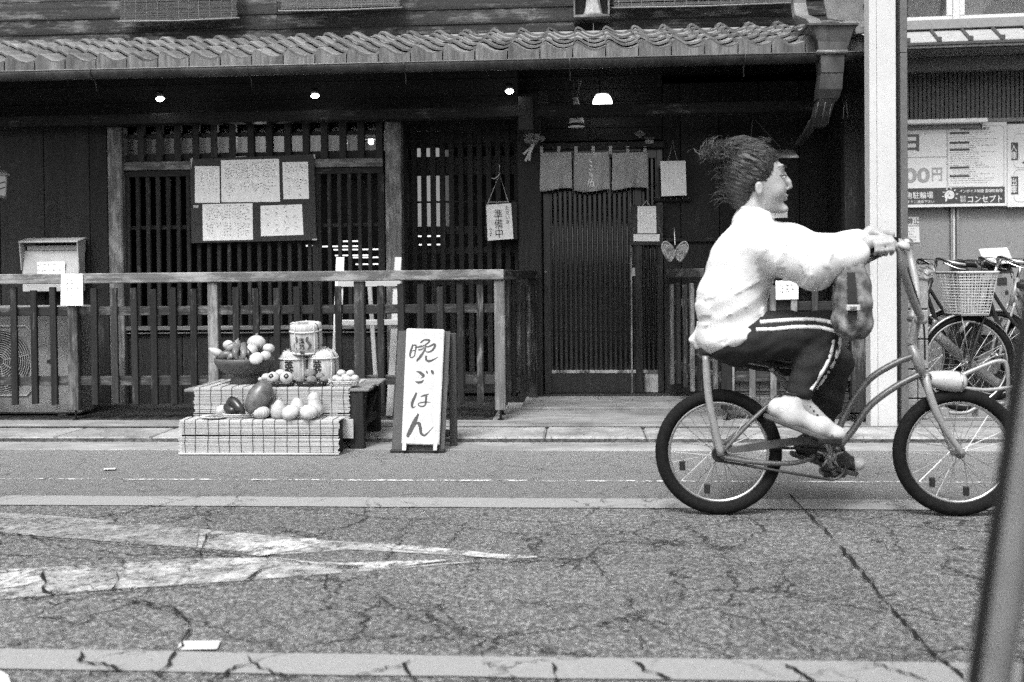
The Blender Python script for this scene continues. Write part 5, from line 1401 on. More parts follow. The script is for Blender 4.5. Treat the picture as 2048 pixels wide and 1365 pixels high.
# ================================================================== white pole, block pillar, bicycle-park building on the right
YPo = 6.66
pole = thing('white_pole', 'tall white square steel pole at the corner of the townhouse', 'pole', (X(1775, YPo, 850), YPo + .07, .03))
M['polewhite'] = rough_mat('white_painted_pole', .48, .53, 14, .6, .05, .3, False, (2.2, .06))
x0, x1 = X(1756, YPo, 600), X(1794, YPo, 600)
x0b = X(1741, YPo, 600)
box('shaft', x0, x1, YPo, YPo + .13, .034, 4.2, M['polewhite'], pole, .004)
box('side_cover', x0b, x0 - .001, YPo + .004, YPo + .12, .034, 4.2, M['polewhite'], pole, .003)
M['flash'] = rough_mat('dark_steel_strip', .09, .13, 30, .6, .1, .3)
dp_ = thing('steel_corner_post', 'dark grey steel post standing directly right of the white pole', 'post', (X(1802, YPo + .1, 850), YPo + .15, .03))
xa, xb = X(1794, YPo + .1, 600) + .002, X(1809, YPo + .1, 600)
box('lower_length', xa, xb, YPo + .02, YPo + .2, .034, Z(106, YPo + .02, 1802) - .002, M['flash'], dp_, .003)
box('upper_length', xa, xb, YPo + .022, YPo + .2, Z(106, YPo + .02, 1802) + .001, 4.2, M['flash'], dp_, .003)

M['block'] = rough_mat('concrete_block', .18, .34, 55, .9, .7, .2, True, (6, .2), dist=.006)
M['roughstone'] = rough_mat('rough_cap_stone', .12, .4, 45, .9, .9, .2, True, (14, .3), dist=.02)
YBk = 6.95
bp = thing('block_pillar', 'concrete block pillar with a rough cap, right of the white pole', 'pillar', (X(1835, YBk, 850), YBk + .1, .03))
xs = [X(p, YBk, 700) for p in (1812, 1836, 1858)]
zz = [.036] + [Z(y, YBk, 1835) for y in (798, 739, 679, 619, 558)]
for i in range(5):
    for j in range(2):
        box('block', xs[j] + .003, xs[j + 1] - .003, YBk + R(-.003, .003), YBk + .19, zz[i] + .004, zz[i + 1] - .004, M['block'], bp, .005)
MB().prism([(xs[0] - .0, YBk + .02, zz[0]), (xs[2], YBk + .02, zz[0]), (xs[2] - .004, YBk + .02, zz[-1] - .006), (xs[0], YBk + .02, zz[-1] - .006)], (0, .15, 0)).build('mortar', M['dirt'], bp)
bm = bmesh.new(); bmesh.ops.create_cube(bm, size=1); bmesh.ops.subdivide_edges(bm, edges=bm.edges[:], cuts=5, use_grid_fill=True)
cx_ = X(1846, YBk, 545); z0, z1 = Z(556, YBk, 1846), Z(531, YBk, 1846)
for v in bm.verts: v.co = Vector((v.co.x * .125, v.co.y * .21, v.co.z * (z1 - z0))) + Vector((R(-.005, .005), R(-.005, .005), R(-.006, .006)))
me = bpy.data.meshes.new('cap_stone'); bm.to_mesh(me); bm.free(); me.materials.append(M['roughstone'])
add('cap_stone', me, Matrix.Translation((cx_, YBk + .09, (z0 + z1) / 2)), bp)

# --- neighbouring building: its front is turned a little towards the street
AN = radians(-3.4); YN0 = 9.0
nO = P(1930, 500, YN0); nO.z = 0
nX = Vector((cos(AN), sin(AN), 0)); nN = Vector((-sin(AN), cos(AN), 0))      # along the wall, and into it
def NP(px, py, off=0.0): return onplane(px, py, nO + nN * off, nN)
NM = Matrix(((nX.x, nN.x, 0, nO.x), (nX.y, nN.y, 0, nO.y), (0, 0, 1, 0), (0, 0, 0, 1)))
NMi = NM.inverted()
def nloc(px, py, off=0.0): return NMi @ NP(px, py, off)
def nbox(name, l0, l1, d0, d1, z0, z1, mat, par, bev=.003):
    c = NM @ Vector(((l0 + l1) / 2, (d0 + d1) / 2, 0)); c.z = (z0 + z1) / 2
    h = Vector((abs(l1 - l0) / 2, abs(d1 - d0) / 2, abs(z1 - z0) / 2))
    return _nb(name, c, h, mat, par, bev)
def _nb(name, c, h, mat, par, bev):
    b = MB().box(-h.x, h.x, -h.y, h.y, -h.z, h.z); me = bpy.data.meshes.new(name); me.from_pydata(b.v, [], b.f)
    bm = bmesh.new(); bm.from_mesh(me); bmesh.ops.recalc_face_normals(bm, faces=bm.faces)
    if bev: bmesh.ops.bevel(bm, geom=bm.edges[:], offset=min(bev, h.x * .5, h.y * .5, h.z * .5), segments=1, affect='EDGES')
    bm.to_mesh(me); bm.free(); me.materials.append(mat)
    return add(name, me, Matrix.Translation(c) @ Matrix.Rotation(AN, 4, 'Z'), par)
NB = thing('bicycle_park_building', 'pale neighbouring building with ribbed wall, lean-to roof and upper windows, far right', 'building', nO)
M['panel'] = rough_mat('grey_wall_panel', .2, .25, 40, .6, .05, .4)
M['ribs'] = rough_mat('ribbed_cladding', .1, .14, 40, .6, .05, .35)
M['alu'] = rough_mat('pale_aluminium', .5, .6, 40, .45, .03, .5)
M['darkroof'] = rough_mat('dark_metal_roof', .04, .07, 30, .5, .05, .4)
M['palesheet'] = rough_mat('pale_roof_sheet', .26, .34, 20, .5, .05, .4)
L0 = nloc(1700, 500).x; L1 = 4.5
zg0 = nloc(1930, 412).z; ztop = nloc(1930, 158).z; zr0_ = nloc(1930, 240).z
ls = [L0, nloc(1740, 600).x, nloc(1901, 600).x, nloc(1917, 600).x, nloc(2120, 600).x, L1]
for i, (a, b_) in enumerate(zip(ls, ls[1:])):
    if i == 2: continue
    nbox('wall_panel', a + .004, b_ - .004, .0, .06, .03, zr0_, M['panel'], NB)
for k, (p0, p1, d) in enumerate(((1900, 1904, -.03), (1905.5, 1910, -.015), (1912, 1917, -.03))):
    nbox('cover_strip', nloc(p0, 600).x, nloc(p1, 600).x, d, .05, .03, zr0_ - .003, M['alu'] if k == 1 else M['panel'], NB)
nbox('wall_core', L0, L1, .065, .3, .03, ztop + 2.2, M['panel'], NB, 0)
# ribbed cladding under the eave
b = MB(); pitch = 8.15 * 9 / 2100
l = L0
while l < L1 - pitch:
    for q in (((0, -.018), (.7, -.018), (.78, .002), (.98, .002)),):
        pts = [NM @ Vector((l + u * pitch, d, 0)) for u, d in q] + [NM @ Vector((l + pitch, -.018, 0))]
        for p0, p1 in zip(pts, pts[1:]): b.poly([p0 + Vector((0, 0, zr0_)), p1 + Vector((0, 0, zr0_)), p1 + Vector((0, 0, ztop + .3)), p0 + Vector((0, 0, ztop + .3))])
    l += pitch
b.build('ribbed_cladding', M['ribs'], NB, fix=False, kind='stuff')
nbox('cladding_trim', L0, L1, -.03, .0, zr0_ - .03, zr0_ + .004, M['panel'], NB)
# lean-to roof: soffit, fascia, pale sheet with raised seams
dF = -.62
zf0, zf1 = nloc(1930, 92, dF).z, nloc(1930, 84, dF).z
zback = nloc(1930, 60, -.35).z
nbox('soffit', L0 - .3, L1, dF + .02, -.032, zf0 - .02, zf0 - .006, M['ribs'], NB)
nbox('soffit_beam', L0 - .3, L1, -.3, -.22, zf0 - .13, zf0 - .022, M['ribs'], NB)
nbox('fascia', L0 - .3, L1, dF - .02, dF, zf0 - .012, zf1 - .01, M['panel'], NB)
nbox('fascia_lip', L0 - .3, L1, dF - .034, dF - .0205, zf1 - .024, zf1, M['darkroof'], NB)
def NL(l, d, z): p = NM @ Vector((l, d, 0)); p.z = z; return p
MB().rings([[NL(L0 - .3, dF - .01, zf1 - .008), NL(L1, dF - .01, zf1 - .008), NL(L1, -.35, zback), NL(L0 - .3, -.35, zback)], [NL(L0 - .3, dF - .01, zf1 + .008), NL(L1, dF - .01, zf1 + .008), NL(L1, -.35, zback + .016), NL(L0 - .3, -.35, zback + .016)]]).build('roof_sheet', M['palesheet'], NB)
l = nloc(1812, 80, dF).x - .6
st = (nloc(1940, 74, dF).x - nloc(1877, 76, dF).x)
for i in range(-2, 14):
    ll = nloc(1877, 76, dF).x + i * st
    if L0 - .25 < ll < L1: MB().tube([NL(ll, dF - .01, zf1 + .018), NL(ll, -.36, zback + .026)], .014, 4).build('roof_seam', M['darkroof'], NB)
    if L0 - .25 < ll < L1: nbox('seam_end', ll - .018, ll + .018, dF - .03, dF - .012, zf1 + .003, zf1 + .04, M['darkroof'], NB)
nbox('roof_flashing', L0 - .3, L1, -.42, -.3, zback - .0, zback + .075, M['panel'], NB)
nbox('wall_upper', L0 - .3, L1, -.3, .06, zf0, ztop + 2.2, M['panel'], NB, 0)
# upper windows
dW = -.32
zs_ = nloc(1930, 44, dW).z
for p0, p1, nm, in ((1770, 1903, 'left'), (1917, 2130, 'right')):
    a, c_ = nloc(p0, 20, dW).x, nloc(p1, 20, dW).x
    w_ = add('window', None, Matrix.Translation(NL((a + c_) / 2, dW, zs_)), NB)
    fz = 1.0
    nbox('frame', a, c_, dW - .03, dW + .018, zs_, zs_ + .045, M['alu'], w_); nbox('frame', a, c_, dW - .03, dW + .018, zs_ + fz, zs_ + fz + .04, M['alu'], w_)
    for q in ((a, a + .04), (c_ - .045, c_)): nbox('frame', q[0], q[1], dW - .032, dW + .018, zs_ + .046, zs_ + fz - .001, M['alu'], w_)
    nbox('pane', a + .042, c_ - .047, dW - .012, dW - .008, zs_ + .046, zs_ + fz - .001, M['frosted'], w_, 0)
    nbox('room_back', a + .04, c_ - .045, dW + .015, dW + .019, zs_ + .046, zs_ + fz, flat('pale_room', .62, .8), w_, 0)
    if nm == 'left':
        cb = MB(); a2, c2 = nloc(1812, 20, dW).x, nloc(1884, 20, dW).x
        n = 60
        for i in range(n):
            u0, u1 = a2 + (c2 - a2) * i / n, a2 + (c2 - a2) * (i + 1) / n
            cb.poly([NL(u0, dW + .004 + .005 * sin(i * .9), zs_ + .05), NL(u1, dW + .004 + .005 * sin((i + 1) * .9), zs_ + .05), NL(u1, dW + .004 + .005 * sin((i + 1) * .9), zs_ + fz), NL(u0, dW + .004 + .005 * sin(i * .9), zs_ + fz)])
        cb.build('curtain', flat('grey_net_curtain', .4, .9, .1), w_, fix=False)
        MB().rings([[NL(nloc(1880, 36, dW).x, dW, zs_ + .05), NL(nloc(1884, 36, dW).x, dW, zs_ + .05), NL(nloc(1897, 0, dW).x, dW, zs_ + .24), NL(nloc(1884, 0, dW).x, dW, zs_ + .24)], [NL(nloc(1880, 36, dW).x, dW + .01, zs_ + .05), NL(nloc(1884, 36, dW).x, dW + .01, zs_ + .05), NL(nloc(1897, 0, dW).x, dW + .01, zs_ + .24), NL(nloc(1884, 0, dW).x, dW + .01, zs_ + .24)]]).build('curtain_edge', M['ribs'], w_)
        for k in range(3):
            q = nloc(1812, 4 + 13 * k, dW); nbox('hanger', q.x - .02, q.x + .02, dW + .001, dW + .006, q.z - .02, q.z + .02, M['board'], w_, .004)
    else:
        MB().rings([[NL(nloc(x, y, dW).x, d, nloc(x, y, dW).z) for x, y in ((1962, 34), (1975, 12), (1990, -4), (2120, -8), (2120, 34))] for d in (dW + .003, dW + .009)]).build('blind', flat('grey_roller_blind', .42, .9), w_)
a, c_ = nloc(1903, 20, dW).x, nloc(1917, 20, dW).x
nbox('window_mullion', a + .002, c_ - .002, dW - .04, dW + .018, zs_, zs_ + 1.05, M['alu'], NB)
nbox('window_sill', L0 - .3, L1, dW - .06, dW + .018, zs_ - .05, zs_ - .002, M['alu'], NB)
nbox('window_header', L0 - .3, L1, dW - .03, dW + .018, zs_ + 1.052, zs_ + 1.2, M['panel'], NB)

# --- bicycle-park sign board
dS = -.05
sb = thing('parking_sign', 'wide white bicycle-park sign with price, rules and a dark lower band', 'sign', NP(1920, 412, dS))
M['signwhite'] = rough_mat('white_sign_sheet', .6, .67, 20, .5, .02, .3, False, (1.5, .06))
M['signdark'] = flat('dark_sign_print', .055, .6); M['signgrey'] = flat('grey_sign_print', .3, .6); M['signline'] = flat('thin_sign_line', .2, .7)
def nquad(pts, off): return [NP(x, y, off) for x, y in pts]
def nsheet(name, x0, y0, x1, y1, mat, par, off=0.0, th=.012):
    """a rectangle that is square in the wall's own frame"""
    a, c_ = nloc(x0, (y0 + y1) / 2, dS), nloc(x1, (y0 + y1) / 2, dS); xm = (x0 + x1) / 2
    zt_, zb_ = nloc(xm, y0, dS).z, nloc(xm, y1, dS).z
    return nbox(name, a.x, c_.x, dS - off - th, dS - off, zb_, zt_, mat, par, 0)
nsheet('board', 1700, 249, 2012, 415, M['signwhite'], sb, 0, .02)
nsheet('board', 2013, 247, 2230, 413, M['signwhite'], sb, 0, .02)
zt0_ = .021
nsheet('lower_band', 1700, 377, 2008, 409, M['signdark'], sb, zt0_, .0008)
nsheet('rule_line', 1892, 257, 1893, 375, M['signline'], sb, zt0_, .0008)
nsheet('rule_line', 1700, 316, 1891.5, 317, M['signline'], sb, zt0_, .0008)
def nframe(x0, y0, x1, y1, r, par, mat, w=.0025):
    pts = []
    for cx, cy, a0 in ((x1 - r, y0 + r, -90), (x1 - r, y1 - r, 0), (x0 + r, y1 - r, 90), (x0 + r, y0 + r, 180)):
        for k in range(5):
            a = radians(a0 + 22.5 * k); pts.append((cx + r * cos(a), cy + r * sin(a)))
    pts.append(pts[0]); b = MB(); b.ribbon([NP(x, y, dS - zt0_ - .0009) for x, y in pts], [w] * len(pts), -nN)
    return b.build('printed_frame', mat, par, fix=False)
nframe(1896, 252, 2008, 374, 7, sb, M['signline'])
nframe(2028, 268, 2120, 336, 9, sb, M['signline']); nframe(2028, 340, 2120, 404, 9, sb, M['signline'])
def ntext(s, x, y, mat, par, w=None, h=None, size=.1, off=zt0_ + .0014, **k):
    c = NP(x, y, dS - off); sc = (c - CAM).dot(fw) / F_PX
    return text_mesh('lettering', s, size, c, mat, par, nX, (0, 0, 1), fit=(w * sc if w else None, h * sc if h else None), **k)
M['signmid'] = flat('mid_grey_print', .1, .6)
ntext('日', 1823, 286, M['signmid'], sb, 30, 34, bold=.003)
ntext('00', 1834, 351, M['signgrey'], sb, 50, 30, bold=.003)
ntext('円', 1874, 349, M['signgrey'], sb, 20, 27, bold=.002)
ntext('駐輪場利用注意事項', 1950, 258, M['signmid'], sb, 56, 6, bold=.001)
for y in (267, 286.5, 300.5, 336, 353): nsheet('heading_bar', 1898, y - 2, 1937, y + 2, M['signdark'], sb, zt0_, .0008)
qq = [NP(1897, 262, dS - zt0_), NP(2005, 259, dS - zt0_), NP(2005, 370, dS - zt0_), NP(1897, 372, dS - zt0_)]
scribble(qq, 24, sb, M['signmid'], rows=True, size=.3, dens=.75, stroke=.0036, off=.0012, u0=.03, u1=.95, v0=.02, v1=.97, seed=77)
ntext('六角駐輪場', 1832, 391, M['signwhite'], sb, 66, 14, bold=.001)
ntext('3050までご連絡下さい', 1834, 404, M['signwhite'], sb, 66, 6, bold=.0008)
ntext('インボイス制度 登録駐輪場', 1962, 382, M['signwhite'], sb, 82, 7, bold=.0008)
ntext('コンセプト', 1970, 398, M['signwhite'], sb, 66, 14, bold=.0015)
ntext('株式\n会社', 1926, 398, M['signwhite'], sb, 11, 13, bold=.0008)
# spiral sun emblem
b = MB(); pts = []
for k in range(30):
    a = k * .42 + 2.4; r = 9.5 - k * .29; pts.append((1900 + r * cos(a), 391 + r * sin(a)))
b.ribbon([NP(x, y, dS - zt0_ - .0014) for x, y in [(1892, 403), (1893, 398)] + pts], [.012] + [.016] * 31, -nN)
b.build('spiral_emblem', M['signwhite'], sb, fix=False)
for k in range(7):
    a = radians(-190 + 36 * k)
    MB().ribbon([NP(1900 + 12 * cos(a), 391 + 12 * sin(a), dS - zt0_ - .0014), NP(1900 + 16 * cos(a), 391 + 16 * sin(a), dS - zt0_ - .0014)], [.008, .008], -nN).build('emblem_ray', M['signwhite'], sb, fix=False)
for s_, y in (('入庫', 304), ('出庫', 372)):
    nsheet('direction_label', 2020.5, y - 18, 2034.5, y + 17, M['signdark'], sb, zt0_ + .001, .0008)
    ntext(s_, 2027.5, y - .5, M['signwhite'], sb, 12, 31, vertical=True, bold=.001, off=zt0_ + .0026)
nsheet('printed_block', 2047, 365, 2075, 390, M['signgrey'], sb, zt0_, .0008)
MB().ribbon([NP(2046, 324, dS - zt0_ - .001), NP(2052, 332, dS - zt0_ - .001)], [.02, .001], -nN).build('printed_arrow', M['signdark'], sb, fix=False)
# tube light above the sign
tl_ = thing('tube_light', 'long white tube light fitting mounted above the bicycle-park sign', 'tube light', NP(1890, 250, -.12))
a, c_ = nloc(1700, 245, -.12), nloc(1973, 241, -.12); zt_ = nloc(1900, 239, -.12).z; zb_ = nloc(1900, 248, -.12).z
M['tubewhite'] = flat('bright_white_enamel', .75, .4)
nbox('batten', a.x, c_.x, -.16, -.08, zb_, zt_, M['tubewhite'], tl_, .006)
nbox('bracket', c_.x - .03, c_.x - .015, -.1, -.032, zb_ - .035, zb_ - .001, M['tubewhite'], tl_)
nbox('back_rail', a.x, c_.x - .035, -.09, -.034, zb_ - .035, zb_ - .002, M['panel'], tl_)
# warning notice low on the wall
wn = thing('warning_notice', 'small white prohibition notice on the wall just right of the dark post', 'notice', NP(1815, 485, -.004))
q = nquad(((1800, 434), (1837, 434), (1839.5, 485), (1800, 486)), -.004); sheet_part('plate', q, M['signwhite'], wn, .002)
dS_keep = dS; dS = -.004
ntext('ご禁止', 1821, 443, M['signmid'], wn, 34, 13, bold=.002, off=.004)
nsheet('rule_line', 1801, 451.5, 1838, 453, M['signmid'], wn, .0022, .0008)
scribble(q, 5, wn, M['signmid'], rows=True, v0=.4, v1=.96, u0=.22, size=.5, stroke=.004, off=.003, seed=81)
dS = dS_keep
# thin wall rails at the far right
for y0, y1 in ((571, 574), (588, 592)): nbox('wall_rail', nloc(2010, y0).x, L1, -.03, -.002, nloc(2040, y1).z, nloc(2040, y0).z, M['ribs'], NB)
# payment machine
YPm = 8.3
pm_ = thing('payment_machine', 'grey box-shaped payment machine with a tilted white sign on top', 'payment machine', (X(1990, YPm, 700), YPm + .15, .04))
M['machine'] = rough_mat('machine_grey', .22, .28, 30, .5, .03, .4); M['machinedark'] = flat('machine_dark', .04, .5)
x0, x1, x2 = X(1940, YPm, 550), X(1962, YPm, 550), X(2030, YPm, 550)
zt_ = Z(540, YPm, 1990)
MB().prism([(x0, YPm + .02, .04), (x0, YPm + .02, zt_ - .02), (x0, YPm + .12, zt_ + .08), (x0, YPm + .42, zt_ + .08), (x0, YPm + .42, .04)], (x2 - x0, 0, 0)).build('cabinet', M['machinedark'], pm_, bevel=.006)
box('front_plate', x1, x2 - .01, YPm, YPm + .019, .5, zt_ - .03, M['machine'], pm_, .004)
box('screen', x1 + .12, x2 - .06, YPm - .003, YPm - .0005, zt_ - .12, zt_ - .06, M['machinedark'], pm_, .001)
box('slot', x1 + .18, x2 - .05, YPm - .004, YPm - .0005, zt_ - .19, zt_ - .16, M['board'], pm_, .001)
box('pedestal', x0 + .05, x2 - .05, YPm + .05, YPm + .38, .036, .039 + .002, M['machinedark'], pm_, 0)
q = [P(1957, 499, YPm + .05), P(2014, 496, YPm + .05), P(2027, 527, YPm - .04), P(1970, 529, YPm - .04)]
sheet_part('sign_plate', q, M['signwhite'], pm_, .004)
f = quad_place(q, .0055); uu = (q[1] - q[0]).normalized(); vv = (q[0] - q[3]).normalized()
text_mesh('lettering', '精算機に入れ', .03, f(.45, .8), M['signmid'], pm_, uu, vv, fit=(.15, .026), bold=.001)
scribble(q, 3, pm_, M['signgrey'], rows=True, v0=.1, v1=.6, size=.5, stroke=.003, off=.006, seed=90)
MB().tube([P(1985, 524, YPm), P(1985, 538, YPm + .08)], .008, 8).build('sign_stem', M['machinedark'], pm_)
# ================================================================== bicycles
M['tyre'] = M['rubber']
M['frame'] = rough_mat('grey_frame_paint', .09, .14, 30, .35, .03, .5, metal=.2)
M['framepale'] = rough_mat('pale_frame_paint', .24, .32, 30, .35, .03, .5, metal=.2)
M['framedark'] = flat('black_frame_paint', .02, .3, .5)
M['rimmetal'] = flat('bright_rim', .6, .25, .5, .9)
M['lampwhite'] = flat('white_lamp_shell', .42, .35, .5)
def wheel(parent, c, Rt, rt_, spokes=28, mats=None, yaw=0.0, name='wheel', hubr=.022):
    mt, mr = mats or (M['tyre'], M['rimmetal'])
    c = Vector(c); Mz = Matrix.Rotation(yaw, 3, 'Z')
    w_ = add(name, None, Matrix.Translation(c), parent)
    MB().torus(c, Rt - rt_, rt_, 'Y', 64, 12, 1, Mz).build('tyre', mt, w_, 'all')
    ri = Rt - 2 * rt_
    MB().torus(c, ri - .002, .0085, 'Y', 64, 8, 1.25, Mz).build('rim', mr, w_, 'all')
    b = MB()
    for k in range(spokes):
        a = 2 * pi * k / spokes; s_ = 1 if k % 2 else -1; a2 = a + .55 * (1 if (k // 2) % 2 else -1)
        p0 = c + Mz @ Vector((hubr * cos(a2), s_ * .028, hubr * sin(a2))); p1 = c + Mz @ Vector(((ri - .004) * cos(a), 0, (ri - .004) * sin(a)))
        b.tube([p0, p1], .0013, 4, False)
    b.build('spokes', M['metal'], w_, fix=False, kind='stuff')
    b = MB(); Ry = Matrix.Rotation(pi / 2, 3, 'X')
    b.lathe([(.001, -.05), (.007, -.05), (.007, -.034), (hubr, -.03), (hubr, -.025), (.012, -.02), (.012, .02), (hubr, .025), (hubr, .03), (.007, .034), (.007, .05), (.001, .05)], c, 16, Mz @ Ry).build('hub', M['metal'], w_, 'all')
    return w_

# ---- the small-wheeled cruiser being ridden past
YR = 4.38; SC = YR / 2100
def B(px, py, dy=0.0): return P(px, py, YR + dy)
Hr, Hf = B(1437, 905), B(1915, 905)
Hr.z = Hf.z = .26
bike = thing('cruiser_bicycle', 'small-wheeled cruiser bicycle with high handlebars being ridden across the road', 'bicycle', (Hr.x, YR, 0))
wheel(bike, Hr, .26, .027); wheel(bike, Hf, .26, .027)
def tub(pts, r, name, mat, par=bike, n=10, sub=6, flat_=1.0):
    return MB().tube(smooth_path([tuple(p) for p in pts], sub) if len(pts) > 2 else pts, r, n, True, flat_).build(name, mat, par, 'all')
BB = B(1655, 908)
hd0, hd1 = B(1846, 752), B(1822, 690)
tub([hd0, hd1], .02, 'head_tube', M['framepale'])
tub([B(1828, 712), B(1790, 727), B(1738, 760), B(1700, 812), B(1668, 880), BB], .0135, 'frame_tube', M['frame'])
tub([B(1842, 748), B(1794, 772), B(1740, 812), B(1705, 862), B(1668, 906)], .0135, 'frame_tube', M['frame'])
tub([BB, B(1590, 800), B(1552, 742)], .0145, 'seat_tube', M['frame'])
for s_ in (-1, 1):
    tub([Hr + Vector((0, .06 * s_, 0)), B(1500, 845, .055 * s_), B(1562, 788, .03 * s_)], .009, 'seat_stay', M['frame'])
    tub([Hr + Vector((.0, .06 * s_, -.01)), B(1510, 925, .055 * s_), B(1590, 926, .045 * s_), B(1640, 910, .03 * s_)], .01, 'chain_stay', M['frame'])
    tub([Hr + Vector((0, .085 * s_, 0)), B(1418, 800, .085 * s_), B(1412, 712, .08 * s_)], .0155 if s_ < 0 else .01, 'sissy_bar', M['framepale'])
    tub([hd0 + Vector((.004, .03 * s_, -.0)), B(1858, 785, .05 * s_), B(1882, 845, .06 * s_), Hf + Vector((0, .062 * s_, 0))], [.016] * 12 + [.013] * 7, 'fork_blade', M['framepale'], sub=6)
tub([hd0 + Vector((.006, -.045, .0)), hd0 + Vector((.006, .045, 0))], .016, 'fork_crown', M['frame'])
# saddle
b = MB(); sp_ = [(B(1392, 703), .03, .012), (B(1400, 703), .075, .026), (B(1440, 706), .1, .03), (B(1490, 714), .085, .028), (B(1540, 724), .045, .024), (B(1585, 730), .028, .018), (B(1598, 732), .012, .008)]
b.rings([[c + Vector((0, ww * cos(2 * pi * k / 16), hh * sin(2 * pi * k / 16))) for k in range(16)] for c, ww, hh in sp_]).build('saddle', M['framedark'], bike, 'all')
tub([B(1540, 735), B(1552, 745)], .012, 'seat_post', M['metal'])
# stem, handlebar with two high bars and backswept ends
stem_ = B(1834, 640)
tub([hd1, B(1828, 668), stem_], .019, 'stem', M['framepale'])
tub([stem_ + Vector((0, -.09, 0)), stem_ + Vector((0, .09, 0))], .015, 'handlebar', M['framepale'])
Gn = [B(1793, 492, -.27), B(1735, 499, -.27)]; Gf = [B(1802, 484, .27), B(1738, 476, .27)]
tub([stem_ + Vector((0, -.07, 0)), B(1826, 600, -.14), B(1806, 540, -.24), B(1801, 505, -.268), Gn[0] + Vector((-.01, 0, .0)), Gn[1]], .0155, 'handlebar', M['framepale'])
tub([stem_ + Vector((0, .07, 0)), B(1834, 590, .14), B(1824, 530, .25), B(1814, 496, .268), Gf[0] + Vector((-.01, 0, 0)), Gf[1]], .0155, 'handlebar', M['framepale'])
tub([B(1821, 584, -.155), B(1832, 584, .155)], .006, 'cross_brace', M['frame'])
for a, c_ in (Gn, Gf): tub([a.lerp(c_, .12), c_ + (c_ - a) * .08], .0185, 'grip', M['rubber'])
for g_, s_ in ((Gn, -1), (Gf, 1)):
    MB().lathe([(.001, .03), (.016, .028), (.026, .015), (.028, 0), (.001, -.002)], g_[0] + Vector((.022, 0, -.012)), 20, Matrix.Rotation(.4, 3, 'Y')).build('bell' if s_ < 0 else 'lever_clamp', M['lampwhite'] if s_ < 0 else M['chrome'], bike, 'all')
tub([Gn[0] + Vector((.01, 0, -.02)), B(1822, 560, -.2), B(1846, 640, -.06), B(1850, 720, -.03)], .004, 'brake_cable', M['framedark'])
# lamp on the fork
lc = B(1852, 757)
MB().lathe([(.001, -.02), (.018, -.012), (.033, .02), (.041, .07), (.043, .115), (.039, .14), (.022, .154), (.001, .157)], lc + Vector((0, -.01, 0)), 24, Matrix.Rotation(pi / 2 + .12, 3, 'Y')).build('headlamp', M['lampwhite'], bike, 'all')
MB().torus(lc + Vector((.128, -.01, -.016)), .04, .005, 'X', 28, 8).build('headlamp_ring', M['chrome'], bike, 'all')
tub([hd0 + Vector((.01, 0, .01)), lc + Vector((.05, -.01, -.03))], .008, 'lamp_bracket', M['metal'])
# crankset, chain, chain guard
Ry = Matrix.Rotation(pi / 2, 3, 'X')
MB().torus(BB + Vector((0, -.05, 0)), .057, .0055, 'Y', 40, 6).build('chainring', M['framedark'], bike)
for k in range(5):
    a = 2 * pi * k / 5 + .3; tub([BB + Vector((0, -.05, 0)), BB + Vector((.055 * cos(a), -.05, .055 * sin(a)))], .006, 'spider_arm', M['metal'])
tub([BB + Vector((0, -.09, 0)), BB + Vector((0, .09, 0))], .018, 'bottom_bracket', M['metal'])
pn0, pf0 = B(1655, 879, -.13), B(1664, 946, .13)
tub([BB + Vector((0, -.08, 0)), pn0 + Vector((0, .05, 0))], .012, 'crank', M['metal']); tub([BB + Vector((0, .08, 0)), pf0 + Vector((0, -.05, 0))], .012, 'crank', M['metal'])
for p in (pn0, pf0): box('pedal', p.x - .045, p.x + .045, p.y - .05, p.y + .05, p.z - .012, p.z + .012, M['framedark'], bike, .004)
box('pedal_reflector', pf0.x + .047, pf0.x + .053, pf0.y - .04, pf0.y + .04, pf0.z - .008, pf0.z + .008, M['lampwhite'], bike, .001)
Yc0 = -.05
cp = [Hr + Vector((.0, Yc0, .03)), BB + Vector((-.0, Yc0, .08))]
n = 20; loop = []
for k in range(n + 1):
    a = pi / 2 + pi * k / n; loop.append(Hr + Vector((.03 * cos(a), Yc0, .03 * sin(a))))
for k in range(n + 1):
    a = -pi / 2 + pi * k / n; loop.append(BB + Vector((.062 * cos(a), Yc0, .062 * sin(a) - .035)))
loop.append(loop[0])
MB().tube(loop, .006, 6).build('chain', M['framedark'], bike)
MB().lathe([(.001, -.004), (.028, -.004), (.03, .004), (.001, .004)], Hr + Vector((0, Yc0, 0)), 20, Ry).build('sprocket', M['framedark'], bike)
M['guard'] = rough_mat('dark_guard_paint', .05, .1, 18, .3, .03, .5, big=(5, .3))
g0 = [B(1456, 896, -.062), B(1520, 884, -.062), B(1600, 875, -.062), B(1655, 874, -.062), B(1684, 886, -.062), B(1690, 902, -.062), B(1670, 893, -.062), B(1600, 891, -.062), B(1530, 900, -.062), B(1462, 906, -.062)]
MB().prism(smooth_path([tuple(p) for p in g0 + [g0[0]]], 4)[:-1], (0, .006, 0)).build('chain_guard', M['guard'], bike, bevel=.002)
# small reflectors among the spokes
for c, a in ((Hr, 3.5), (Hr, 4.4), (Hf, 4.0), (Hf, 4.9)):
    p = c + Vector((.16 * cos(a), -.01, .16 * sin(a))); box('spoke_reflector', p.x - .012, p.x + .012, p.y - .006, p.y + .006, p.z - .02, p.z + .02, M['framedark'], bike, .003)

